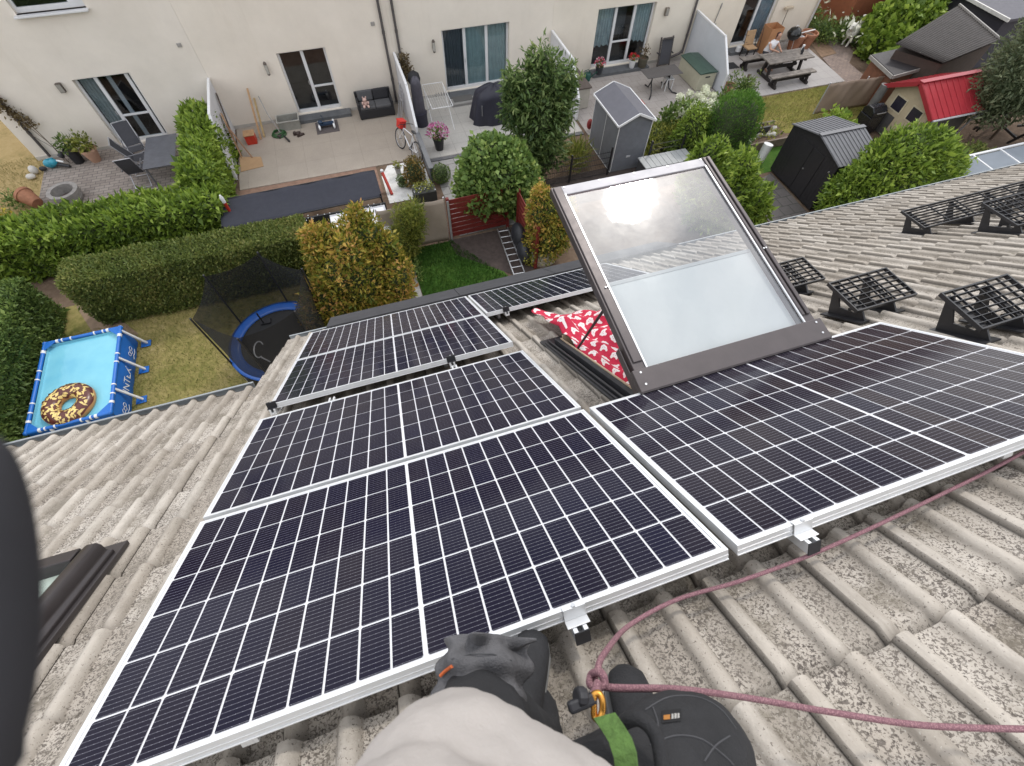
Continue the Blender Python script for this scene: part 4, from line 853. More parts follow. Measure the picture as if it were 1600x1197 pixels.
folding_chair((-4.72,17.3,0),R_(95),'folding chair between the slate table and the bushy hedge')
def shoes(loc,rz,label,mat):
    o=thing('shoes',label,'shoes',loc,Matrix.Rotation(rz,3,'Z')); m=Matrix.Translation(loc)@Matrix.Rotation(rz,4,'Z')
    for x,y in ((-.09,0),(.08,.06)):
        b=MB(m); b.ball((x,y,.045),(.05,.15,.045)); b.ball((x,y-.08,.085),(.045,.07,.06)); b.box((x-.045,y-.14,0),(x+.045,y+.14,.02)); b.build('shoe',mat,o,smooth=50)
shoes((-6.95,18.35,0),R_(70),'dark brown shoes left outside the leftmost patio door',M('dark_brown_leather',(.05,.028,.022),.5))
# --- terrace with the sofa
gx=lambda x,y:G(x,y)
def plank(a,b,w,t,label,mat,name='plank',up=(0,0,1)):
    m=MB(); m.bar(a,b,w,t,up); return tag(m.build(name,mat,bevel=.003),label,'plank')
plank((-3.22,17.05,.02),(-3.30,18.5,1.45),.10,.03,'dark plank leaning in the corner by the white partition wall',M('dark_wood',(.07,.05,.04),.7,.25,8),up=(1,0,0))
plank((-3.12,16.75,.01),(-3.29,17.75,1.15),.22,.02,'pale board leaning against the white partition wall, left of the others',WOODM,up=(1,0,0))
plank((-2.78,16.72,.01),(-3.24,17.4,.95),.14,.035,'brown curved board leaning beside the cardboard sheet',M('brown_board',(.30,.17,.10),.7,.2,8),up=(1,0,0))
tag(MB().add([(-3.22,16.05,.02),(-2.45,16.15,.015),(-2.50,16.72,.03),(-3.20,16.75,.13)],[(0,1,2,3)]).build('cardboard_sheet',M('cardboard',(.42,.265,.145),.85,.08,4)),'light brown cardboard sheet lying on the concrete terrace','cardboard').modifiers.new('t','SOLIDIFY').thickness=.012
plank((-2.45,17.85,.0),(-2.30,18.75,1.35),.06,.04,'tall raw timber batten leaning on the cream wall, longest of the bundle',WOODM)
plank((-2.32,17.95,.0),(-2.22,18.77,1.0),.06,.04,'short raw timber batten leaning on the cream wall beside the longest one',M('yellow_wood',(.40,.28,.13),.7,.2,9))
o=thing('broom','garden broom with knobbly grey stick leaning on the cream wall','broom',(-1.95,18.3,0)); MB().tube([(-1.7,17.85,.1),(-1.95,18.4,.6),(-2.05,18.75,1.05)],.018,6).build('stick',STONE,o); MB().bar((-1.80,17.7,.05),(-1.62,18.0,.08),.12,.08).build('broom_head',M('dark_bristle',(.06,.05,.045),.9),o)
o=thing('red_box','red box with pale rim standing by the leaning planks','box',(-2.75,17.75,0)); MB().box((-2.93,17.6,.0),(-2.58,17.95,.32)).build('body',M('red_plastic',(.52,.04,.02),.45),o,bevel=.01); MB().box((-2.95,17.57,.33),(-2.56,17.97,.35)).build('rim',WOODM,o)
o=thing('garden_hose','coiled green garden hose in front of the cream wall','hose',(-1.75,17.95,0)); m=MB(); 
for k in range(4): m.tube([(-1.78+(.26-.03*k)*math.cos(a),17.95+(.24-.03*k)*math.sin(a),.03+.03*k+.015*math.sin(a*2+k)) for a in np.linspace(0,6.28,22)[:-1]],.016,6,closed=True)
m.build('coil',M('green_hose',(.03,.12,.035),.5),o,smooth=60); MB().cyl((-1.6,17.72,.06),(-1.45,17.35,.05),.035,n=8).build('nozzle',BLKP,o)
o=thing('plastic_basket','grey translucent plastic basket against the cream wall','basket',(-1.35,18.4,0)); m=MB(); 
X0,X1,Y0,Y1=-1.72,-.95,18.14,18.62
m.box((X0,Y0,0),(X1,Y1,.02)); m.box((X0,Y0,.02),(X1,Y0+.015,.33)); m.box((X0,Y1-.015,.02),(X1,Y1,.33)); m.box((X0,Y0+.015,.02),(X0+.015,Y1-.015,.33)); m.box((X1-.015,Y0+.015,.02),(X1,Y1-.015,.33)); m.build('tub',M('grey_plastic_tub',(.30,.29,.26),.45,.12,8),o)
m=MB(); m.box((X0-.03,Y0-.03,.31),(X1+.03,Y0,.35)); m.box((X0-.03,Y1,.31),(X1+.03,Y1+.03,.35)); m.box((X0-.03,Y0,.31),(X0,Y1,.35)); m.box((X1,Y0,.31),(X1+.03,Y1,.35)); m.build('rim',M('pale_grey_plastic',(.40,.39,.36),.45),o,bevel=.005)
shoes((-1.10,17.72,0),R_(-65),'dark sandals lying in front of the grey basket',M('dark_sandal',(.055,.035,.03),.6))
tag(MB().box((-.42,17.55,.001),(.42,18.35,.014)).build('door_mat',M('dark_mat',(.10,.085,.085),.95,.15,30),bevel=.004),'dark door mat under the toy buggy on the concrete terrace','door mat')
o=thing('toy_buggy','small toy buggy with white wheels on the dark door mat','toy',(0,17.9,.014)); m=MB(); m.box((-.28,17.85,.12),(.28,18.0,.18)); m.ball((-.2,17.95,.22),(.1,.09,.07)); m.tube([(-.05,18.0,.18),(-.1,18.1,.38),(-.12,18.0,.44)],.012,6); m.build('chassis',M('dark_blue_plastic',(.02,.04,.08),.4),o,smooth=40)
for x in (-.27,.27):
    for y in (17.78,18.06): w_=MB().cyl((x-.03,y,.10),(x+.03,y,.10),.10,n=14).build('wheel',WHITE,o,smooth=40); MB().cyl((x-.036,y-.0,.10),(x+.036,y,.10),.062,n=12).build('hub',WHITE,w_,smooth=40)
# rattan sofa
X0,X1,Y0,Y1=1.30,2.66,18.0,18.72; RAT=M('black_rattan',(.022,.022,.026),.6,.35,60,.4,200); CUSH=M('grey_cushion',(.095,.095,.10),.9,.1,12,.2,80)
o=thing('rattan_sofa','black rattan two seat sofa with grey cushions against the cream wall','sofa',((X0+X1)/2,18.3,0))
m=MB(); m.box((X0,Y0,.03),(X1,Y1-.1,.34)); m.box((X0,Y1-.10,.03),(X1,Y1,.74)); m.box((X0,Y0,.34),(X0+.08,Y1-.1,.58)); m.box((X1-.08,Y0,.34),(X1,Y1-.1,.58)); m.build('frame',RAT,o,bevel=.015)
mid=(X0+X1)/2
for a,b in ((X0+.085,mid-.005),(mid+.005,X1-.085)): MB().box((a,Y0+.01,.341),(b,Y1-.2,.44)).build('seat_cushion',CUSH,o,bevel=.03); 
MB().box((X0+.09,Y1-.22,.44),(mid-.01,Y1-.10,.80),Matrix.Rotation(R_(-10),3,'X')).build('back_cushion',CUSH,o,bevel=.04)
MB().box((mid+.01,Y1-.22,.44),(X1-.09,Y1-.10,.80),Matrix.Rotation(R_(-10),3,'X')).build('back_cushion',M('black_cushion',(.030,.030,.034),.9,.1,12,.2,80),o,bevel=.04)
for x in (X0+.03,X1-.07):
    for y in (Y0+.03,Y1-.07): MB().box((x,y,0),(x+.04,y+.04,.03)).build('foot',BLKP,o)
o=thing('plush_toy','pale pink plush animal sitting on the left seat of the sofa','plush toy',(1.62,18.12,.44)); m=MB(); m.ball((1.62,18.15,.53),(.09,.08,.11)); m.ball((1.62,18.12,.68),(.075,.07,.07)); m.ball((1.55,18.02,.49),(.045,.09,.04)); m.ball((1.71,18.0,.49),(.045,.09,.04)); m.ball((1.52,18.1,.58),(.035,.06,.06)); m.ball((1.73,18.1,.57),(.035,.06,.06)); m.ball((1.57,18.13,.76),(.025,.02,.045)); m.ball((1.68,18.13,.76),(.025,.02,.045)); m.build('body',M('pale_pink_plush',(.60,.42,.37),.95,.12,30,.5,120),o,smooth=60)
# bicycle leaning on the partition
def bicycle(label):
    o=thing('bicycle',label,'bicycle',(2.6,15.35,0)); L=R_(13)
    m0=Matrix.Translation((2.60,15.35,0))@Matrix.Rotation(R_(111),4,'Z')@Matrix.Rotation(L*1.15,4,'X')   # local x along bike (front +x), z up
    def P(x,z,y=0): return (x,y,z)
    fr=MB(m0); bb=(-.10,0,.30); st=(-.22,0,.78); hd=(.36,0,.78); hd2=(.40,0,.62); ra=(-.53,0,.34); fa=(.55,0,.34)
    fr.tube([bb,hd2],.020,8); fr.tube([bb,st],.017,8); fr.tube([st,hd],.017,8); fr.tube([hd,hd2],.022,8)
    for y in (-.05,.05): fr.tube([(bb[0],y*.6,bb[2]),(ra[0],y,ra[2])],.010,6); fr.tube([(st[0]+.02,y*.4,st[2]-.06),(ra[0],y,ra[2])],.009,6); fr.tube([(hd2[0],y*.7,hd2[2]),(fa[0],y,fa[2])],.011,6)
    fr.build('frame',M('white_bike_paint',(.72,.72,.74),.3,.05,6),o,smooth=50)
    for c in (ra,fa):
        w=MB(m0); w.tube([(c[0]+.335*math.cos(a),0,c[2]+.335*math.sin(a)) for a in np.linspace(0,6.283,33)[:-1]],.021,8,closed=True); wo=w.build('wheel',BLKP,o,smooth=60)
        s=MB(m0); s.tube([(c[0]+.305*math.cos(a),0,c[2]+.305*math.sin(a)) for a in np.linspace(0,6.283,33)[:-1]],.009,6,closed=True); s.cyl((c[0],-.05,c[2]),(c[0],.05,c[2]),.022,n=8)
        for k in range(14): a=k*6.283/14; s.cyl((c[0],.02*(-1)**k,c[2]),(c[0]+.30*math.cos(a),0,c[2]+.30*math.sin(a)),.0022,n=4,cap=False)
        s.build('rim',ALU,wo)
    b=MB(m0); b.tube([hd,(.34,0,.92)],.014,6); b.tube([(.24,-.30,.94),(.34,-.18,.93),(.35,0,.92),(.34,.18,.93),(.24,.30,.94)],.012,6); b.build('handlebar',BLKP,o,smooth=50)
    b=MB(m0); b.tube([st,(-.25,0,.90)],.013,6); b.ball((-.27,0,.92),(.14,.07,.035)); b.build('saddle',BLKP,o,smooth=50)
    b=MB(m0); b.cyl((bb[0],-.03,bb[2]),(bb[0],-.04,bb[2]),.09,n=16); b.bar((bb[0],-.05,bb[2]),(bb[0]+.12,-.05,bb[2]-.11),.02,.012); b.bar((bb[0],.05,bb[2]),(bb[0]-.12,.05,bb[2]+.11),.02,.012); b.box((bb[0]+.08,-.10,bb[2]-.13),(bb[0]+.17,-.05,bb[2]-.11)); b.build('crankset',BLKP,o)
    return o,m0
bk,bm0=bicycle('white bicycle leaning on the left side of the partition wall, red bag on its front')
b=MB(bm0); b.box((.42,-.13,.72),(.66,.13,.98)); b.box((.40,-.14,.95),(.68,.14,1.0)); tag(b.build('handlebar_bag',M('red_bag',(.60,.035,.025),.5,.12,8),bevel=.03),'red bag hanging on the handlebar of the white bicycle','bag')
o=thing('bike_rack','grey folded bicycle rack leaning behind the white bicycle','bike rack',(2.88,17.4,0)); m=MB()
for y in (17.2,17.5,17.8): m.tube([(2.72,y,0),(2.9,y+.02,.75),(2.98,y+.02,1.15),(3.03,y+.12,1.15),(3.0,y+.12,.1)],.016,6)
m.cyl((2.74,17.15,.05),(2.74,17.95,.05),.016,n=6); m.cyl((2.93,17.15,.85),(2.93,17.95,.85),.014,n=6); m.build('tubes',LALU,o,smooth=50)
# --- terrace with the covered barbecue
def drape(name,fn,nu,nv,mat,parent): 
    m=MB(); m.sheet(fn,nu,nv); b=m.build(name,mat,parent,smooth=70); return b
COV=M('black_violet_cover',(.020,.020,.034),.55,.15,5,.15,60)
def covered(name,label,cat,c,hx,hy,h,folds,mat,top=.75,flare=1.1,seed=0,shoulder=.7):
    def fn(u,v):
        a=u*2*math.pi; ca,sa=math.cos(a),math.sin(a); k=(abs(ca)**3.2+abs(sa)**3.2)**(-1/3.2)
        if v<.35: q=v/.35; r=top*math.sin(q*math.pi/2); z=h-(h*(1-shoulder)*.9)*(1-math.cos(q*math.pi/2))
        else: q=(v-.35)/.65; r=top+(flare-top)*q**.8; z=h*shoulder*(1-q)+.0+h*(1-shoulder)*.1*(1-q)
        w=1+.055*math.sin(a*folds+seed)*max(0,(v-.3))*1.6+.03*math.sin(a*(folds*2+1)+seed*2+v*3)*max(0,v-.35)
        return (c[0]+ca*k*hx*r*w,c[1]+sa*k*hy*r*w,max(.012,z+(.02*math.sin(a*folds+1) if v<.9 else 0.0)))
    o=thing(name,label,cat,c); drape('cover',fn,72,26,mat,o); return o
o=covered('covered_barbecue','barbecue under a dark violet weather cover on the pale terrace','barbecue',(6.35,16.75,0),.82,.52,1.24,7,COV,.92,1.12,1,.66)
m=MB(); m.box((5.70,16.24,.42),(5.74,16.27,.80)); m.build('cover_strap',M('strap_grey',(.12,.12,.13),.6),o)
o=covered('covered_parasol','folded parasol in a dark cover with black cap, against the partition wall','parasol',(3.50,17.15,0),.31,.30,1.70,5,M('grey_violet_cover',(.085,.080,.10),.6,.18,6,.15,60),.60,.72,2,.80)
MB().lathe((3.50,17.35,1.42),[(.21,0),(.235,.1),(.19,.28),(.07,.36)],14).build('cap',M('black_cover',(.012,.012,.015),.7),o,smooth=60)
MB().lathe((3.5,17.05,0),[(.24,0),(.25,.06),(.245,.36),(.27,.5)],16).build('lower_cover',M('dark_lower_cover',(.035,.033,.05),.6),o,smooth=60)
# dried wreath garland on the wall/pipe
o=thing('dried_garland','dried brown garland hanging on the right hand twin drainpipe','garland',(3.45,18.65,.9)); P=np.concatenate([np.array([3.42+.06*math.sin(z*7),18.62,z])+RNG.normal(size=(60,3))*[.09,.07,.06] for z in np.linspace(.95,1.75,9)]); leafobj('leaves',[leafmesh(P,nrmz(RNG.normal(size=P.shape)),.09,.5,.9,0)],DRYL,o)
# clothes airer
o=thing('clothes_airer','empty white folding clothes airer on the pale terrace','clothes airer',(4.55,16.9,0)); m=MB(); z=.98
for x in (3.85,4.62): m.cyl((x,16.25,z),(x,17.95,z),.013,n=6)
for y in (16.25,17.95): m.cyl((3.85,y,z),(4.62,y,z),.013,n=6)
for k in range(1,9): x=3.85+k*.088; m.cyl((x,16.25,z),(x,17.95,z),.004,n=4)
m.build('rack',WHITE,o)
for x in (3.85,4.62): MB().cyl((x,16.35,.02),(x,17.75,z),.012,n=6).build('leg',WHITE,o); MB().cyl((x,17.8,.02),(x,16.45,z),.012,n=6).build('leg',WHITE,o)
m=MB()
for k in range(6): m.bar((4.2+k*.1,17.1,z-.04),(4.22+k*.1,17.25,z-.02),.02,.05)
m.build('peg',M('dark_pegs',(.06,.06,.06),.6),o)
pot_plant('black tapered planter with pink and lilac petunias at the terrace edge',(3.78,15.33,.02),.20,.46,BLKP,BUSHL,(.34,.32,.24),.085,330,.72,flower=PINKF,seed=21)
tag(MB().box((5.05,18.0,.121),(5.85,18.4,.135)).build('door_mat',M('grey_mat',(.13,.125,.12),.95,.15,30),bevel=.004),'grey door mat with pale edge on the step of the teal curtained door','door mat')
tag(MB().box((4.92,17.85,.0),(7.8,18.30,.12)).build('door_step_slab',M('step_concrete',(.30,.29,.28),.8,.15,7),bevel=.01),'concrete step slab below the teal curtained door','step')
# low grey board wall between the two gardens
o=thing('low_wall','low dark grey board wall running from the partition towards the fence','low wall',(3.1,14.6,0)); MB().box((3.06,13.55,0),(3.14,15.62,.55)).build('board',M('dark_grey_board',(.105,.11,.12),.6,.12,6),o,bevel=.006); MB().box((3.02,13.5,.551),(3.18,15.64,.58)).build('cap',M('grey_cap',(.14,.145,.155),.5),o,bevel=.004)
# --- terrace with green lidded box
o=thing('storage_cabinet','beige cabinet with brown lid against the partition wall','cabinet',(9.85,16.9,0)); MB().box((9.5,16.3,.02),(10.16,17.85,.78)).build('body',M('beige_plastic',(.46,.43,.38),.5,.08,6),o,bevel=.01); MB().box((9.46,16.25,.781),(10.2,17.9,.84)).build('lid',M('brown_lid',(.105,.082,.072),.5,.15,8),o,bevel=.015)
o=thing('storage_box','beige garden storage box with dark green lid beside the partition wall','storage box',(15.4,17.1,0)); BEI=M('beige_box',(.47,.45,.345),.5,.06,6)
X0,X1,Y0,Y1=15.02,15.80,16.15,17.75
MB().box((X0,Y0,.02),(X1,Y1,.66)).build('body',BEI,o,bevel=.015)
m=MB(); m.prism([(X0-.03,Y0-.03,.661),(X1+.03,Y0-.03,.661),(X1+.03,Y0-.03,.70),((X0+X1)/2,Y0-.03,.745),(X0-.03,Y0-.03,.70)],(0,0,0),(0,Y1-Y0+.06,0)); m.build('lid',M('dark_green_lid',(.045,.085,.065),.4,.15,5),o,bevel=.012)
MB().box((15.3,Y0-.006,.50),(15.52,Y0+.01,.55)).build('handle',BLKP,o,bevel=.004)
# table with curved legs
o=thing('bistro_table','dark rectangular terrace table on two curved black legs','table',(13.4,16.45,0)); X0,X1,Y0,Y1=12.72,14.30,16.35,17.10
m=MB(); m.box((X0,Y0,.715),(X1,Y1,.74)); m.build('table_top',M('brown_grey_top',(.085,.078,.078),.45,.15,6),o,bevel=.008)
for x in (13.15,13.92):
    l=MB(); l.tube([(x-.05,Y0+.3,.71),(x-.04,Y0+.32,.40),(x-.02,Y0+.2,.12),(x-.12,Y0+.0,.04),(x-.30,Y0-.22,.03)] if x<13.5 else [(x,Y0+.3,.71),(x,Y0+.32,.40),(x+.02,Y0+.2,.12),(x+.1,Y0+.0,.04),(x+.26,Y0-.15,.03)],.026,8); l.tube([(x+.03,Y0+.45,.71),(x+.03,Y0+.42,.4),(x+.02,Y0+.55,.1),(x+.05,Y0+.85,.03)],.026,8); l.build('leg',BLK,o,smooth=60)
o=thing('folded_recliner','dark folded garden recliner leaning on the cream wall','chair',(14.55,18.4,0)); m=MB(); R=Matrix.Rotation(R_(-12),3,'X'); 
m.box((14.28,18.36,.08),(14.34,18.42,1.15),R); m.box((14.84,18.36,.08),(14.90,18.42,1.15),R); m.box((14.34,18.36,1.09),(14.84,18.42,1.15),R); m.box((14.34,18.36,.08),(14.84,18.42,.13)); m.build('frame',M('brown_tube',(.07,.06,.058),.45),o,bevel=.01)
MB().box((14.345,18.37,.45),(14.835,18.395,1.08),R).build('backrest',MESHD,o,bevel=.006); MB().box((14.345,18.30,.16),(14.835,18.325,.62),R).build('seat',MESHD,o,bevel=.006)
for x in (14.24,14.90): MB().box((x,18.26,.55),(x+.045,18.5,.59)).build('armrest',BLKP,o,bevel=.01)
pot_plant('white pot with red geraniums on the dark step by the lace curtained door',(13.15,18.50,.13),.14,.30,WHITE,BUSHL,(.17,.16,.12),.07,120,.8,flower=REDF,seed=31)
pot_plant('round dark stone planter with dry plant beside the white geranium pot',(13.62,18.45,.13),.21,.36,M('olive_stone',(.095,.085,.06),.8,.2,8),DRYL,(.22,.2,.26),.09,120,.85,seed=32,up=.06)
pot_plant('dark pot with pink and white flowers at the left end of the dark step',(11.55,18.42,.13),.16,.28,M('blue_black_pot',(.03,.035,.045),.5),BUSHL,(.20,.18,.16),.075,150,.8,flower=MIXF,seed=33)
o=thing('watering_can','dark green watering can beside the step of the lace curtained door','watering can',(11.0,18.3,0)); m=MB(); m.lathe((10.98,18.3,0),[(.14,0),(.14,.26),(.10,.30)],14); m.tube([(11.1,18.28,.08),(11.28,18.22,.26),(11.36,18.2,.33)],.022,6); m.tube([(10.85,18.3,.24),(10.80,18.3,.38),(10.98,18.3,.42),(11.08,18.3,.30)],.014,6); m.build('body',M('green_can',(.012,.07,.055),.4),o,smooth=50)
o=thing('red_cart','red box trolley standing behind the grey shed','trolley',(11.6,15.3,0)); MB().box((11.62,15.25,.14),(12.12,15.6,.42)).build('body',M('dull_red',(.33,.06,.035),.6),o,bevel=.01)
for x in (11.7,12.02): MB().cyl((x,15.2,.09),(x,15.24,.09),.09,n=12).build('wheel',BLKP,o)
o=thing('plastic_stool','white plastic stool under the dark terrace table','stool',(14.05,16.15,0)); MB().box((13.78,16.55,.42),(14.12,16.85,.45)).build('seat',WHITE,o,bevel=.012)
for x in (13.79,14.08):
    for y in (16.56,16.81): MB().bar((x,y,0),(x+.01,y+.01,.42),.035,.035).build('leg',WHITE,o)
tag(MB().ball((9.6,14.85,.25),(.12,.12,.2)).build('ball',M('red_black_ball',(.22,.02,.02),.5,.6,4),smooth=60),'dark red ball half hidden left of the grey shed','ball')
# --- right hand terrace with the picnic table
OLDW=M('weathered_wood',(.20,.175,.155),.8,.4,6,.4,70); DARKW=M('dark_stained_wood',(.024,.019,.018),.65,.3,9)
def trestle(o,x,y0,y1,zt,foot):
    m=MB(); yc=(y0+y1)/2
    m.box((x-.05,yc-foot,0),(x+.05,yc+foot,.10)); m.bar((x,yc-foot*.55,.08),(x,yc-foot*.30,zt-.10),.10,.10,(1,0,0)); m.bar((x,yc+foot*.55,.08),(x,yc+foot*.30,zt-.10),.10,.10,(1,0,0)); m.box((x-.05,yc-foot*.85,zt-.10),(x+.05,yc+foot*.85,zt)); 
    m.ball((x,yc-foot,.06),(.055,.07,.065),8,6); m.ball((x,yc+foot,.06),(.055,.07,.065),8,6); m.build('leg',DARKW,o,bevel=.01)
def plankset(o,name,x0,x1,y0,y1,z0,z1,n,mat):
    m=MB(); w=(y1-y0)/n
    for k in range(n): m.box((x0+random.uniform(-.02,.02),y0+k*w+.004,z0),(x1+random.uniform(-.02,.02),y0+(k+1)*w-.004,z1+random.uniform(-.003,.003)))
    m.build(name,mat,o,bevel=.006)
o=thing('picnic_table','heavy weathered wooden picnic table on the right hand terrace','table',(19.3,16.35,0)); X0,X1=18.2,20.42
plankset(o,'table_top',X0,X1,15.95,16.78,.70,.75,5,OLDW)
for x in (18.52,20.08): trestle(o,x,15.95,16.78,.70,.42)
MB().box((18.57,16.32,.30),(20.03,16.42,.40)).build('stretcher',DARKW,o,bevel=.008)
def bench(y0,y1,label,x0=17.85,x1=20.05):
    o=thing('bench',label,'bench',((x0+x1)/2,(y0+y1)/2,0),group='benches of the picnic table'); plankset(o,'seat',x0,x1,y0,y1,.40,.45,2,OLDW)
    for x in (x0+.3,x1-.3): trestle(o,x,y0,y1,.40,.20)
    MB().box((x0+.34,(y0+y1)/2-.04,.22),(x1-.34,(y0+y1)/2+.04,.31)).build('stretcher',DARKW,o,bevel=.008)
bench(15.38,15.70,'weathered bench on the near side of the picnic table',18.1,20.3)
bench(17.05,17.38,'weathered bench on the far side of the picnic table, below the seated person',17.75,20.2)
tag(MB().cyl((20.25,16.62,.751),(20.25,16.62,.93),.05,n=10).build('jug',WHITE,smooth=40),'white jug at the right end of the picnic table','jug')
o=thing('bottle_tray','small dark bottles standing on the picnic table','bottles',(20.04,16.4,.75)); 
for x,y in ((19.98,16.30),(20.10,16.45)): MB().lathe((x,y,.752),[(.045,0),(.045,.12),(.02,.17),(.02,.2)],10).build('bottle',BLKP,o,smooth=40)
o=thing('cardboard_box','tall open cardboard box standing beside the right hand door','box',(19.75,18.3,0)); CB=M('box_cardboard',(.46,.225,.105),.85,.08,4); m=MB(); X0,X1,Y0,Y1,Z=19.55,20.20,18.02,18.6,1.02
m.box((X0,Y0,0),(X1,Y0+.012,Z)); m.box((X0,Y1-.012,0),(X1,Y1,Z)); m.box((X0,Y0+.012,0),(X0+.012,Y1-.012,Z)); m.box((X1-.012,Y0+.012,0),(X1,Y1-.012,Z)); m.box((X0+.012,Y0+.012,.55),(X1-.012,Y1-.012,.57)); m.build('body',CB,o)
o=thing('push_broom','broom standing in the corner with its pale head up','broom',(20.7,18.65,0)); MB().cyl((20.45,18.5,.02),(20.62,18.72,1.42),.014,n=6).build('stick',BARK,o); MB().box((20.42,18.66,1.40),(20.85,18.78,1.50)).build('broom_head',M('pale_bristle',(.48,.40,.30),.9),o,bevel=.02)
o=thing('kettle_barbecue','black kettle barbecue with shiny lid by the right hand house wall','barbecue',(20.85,18.0,0)); c=(20.85,18.0)
MB().lathe((c[0],c[1],.72),[(.02,-.24),(.16,-.21),(.27,-.10),(.30,0)],20).build('bowl',M('black_enamel',(.010,.011,.011),.22),o,smooth=60); ld=MB().lathe((c[0],c[1],.722),[(.305,0),(.30,.05),(.22,.19),(.10,.25),(.02,.265)],20).build('lid',M('black_enamel',(.010,.011,.011),.22),o,smooth=60); MB().tube([(c[0]-.07,c[1],.99),(c[0]-.06,c[1],1.04),(c[0]+.06,c[1],1.04),(c[0]+.07,c[1],.99)],.012,6).build('handle',WHITE,ld)
for a in (.5,2.6,4.7): MB().cyl((c[0]+.16*math.cos(a),c[1]+.16*math.sin(a),.55),(c[0]+.30*math.cos(a),c[1]+.30*math.sin(a),0),.013,n=6).build('leg',ALU,o)
MB().box((c[0]+.34,c[1]-.15,.55),(c[0]+.62,c[1]+.15,.57)).build('side_shelf',ALU,o)
for i,(px,py,l) in enumerate(((1237,77,'terracotta tub nearer the picnic table, white lath across its rim'),(1255,74,'terracotta tub right of the other one, at the terrace edge'))):
    g=G(px,py); o=thing('terracotta_tub',l,'planter',(g[0],g[1],0),group='terracotta tubs'); m=MB(); pot(m,(g[0],g[1],0),.34,.62,.66,22); m.build('pot',TERRA,o,smooth=35); MB().lathe((g[0],g[1],.49),[(.30,0),(.2,.03)],14).build('soil',SOILM,o)
g=G(1237,77); g2=G(1255,74); tag(MB().bar((g[0]-.25,g[1]-.05,.645),(g2[0]+.3,g2[1]+.1,.645),.05,.03).build('lath',WHITE),'white lath lying across the two terracotta tubs','lath')
# person at the picnic table, turned away, white top
def skin_body(name,verts,edges,radii,mat,parent=None,loc=None,sub=2,root=0):
    me=bpy.data.meshes.new(name); W=WM[parent.name] if parent else Matrix.Translation(loc); Wi=W.inverted(); me.from_pydata([Wi@Vector([float(c) for c in v]) for v in verts],edges,[]); me.materials.append(mat)
    o=bpy.data.objects.new(name,me); COL.objects.link(o); WM[o.name]=W
    if parent: o.parent=parent
    else: o.matrix_world=W
    sk=o.modifiers.new('skin','SKIN'); sk.use_smooth_shade=True
    for i,r in enumerate(radii): me.skin_vertices[0].data[i].radius=(r,r) if not hasattr(r,'__len__') else r
    me.skin_vertices[0].data[root].use_root=True
    if sub: s=o.modifiers.new('sub','SUBSURF'); s.levels=sub; s.render_levels=sub
    return o
SKIN=M('skin',(.48,.27,.19),.5,.06,12)
def capsules(name,caps,mat,parent,vox=.012,sm=6,noise_=0,rotm=None,loc=None):
    m=MB()
    for a,b,ra,rb in caps: m.cyl(a,b,ra,rb,n=14); m.ball(a,ra,14,8); m.ball(b,rb,14,8)
    o=m.build(name,mat,parent,loc=loc)
    r=o.modifiers.new('remesh','REMESH'); r.mode='VOXEL'; r.voxel_size=vox; r.use_smooth_shade=True
    s=o.modifiers.new('smooth','SMOOTH'); s.iterations=sm; s.factor=.5
    if noise_:
        t=bpy.data.textures.new(name+'_folds','CLOUDS'); t.noise_scale=.10; t.noise_depth=2; d=o.modifiers.new('folds','DISPLACE'); d.texture=t; d.strength=noise_; d.texture_coords='GLOBAL'
    return o
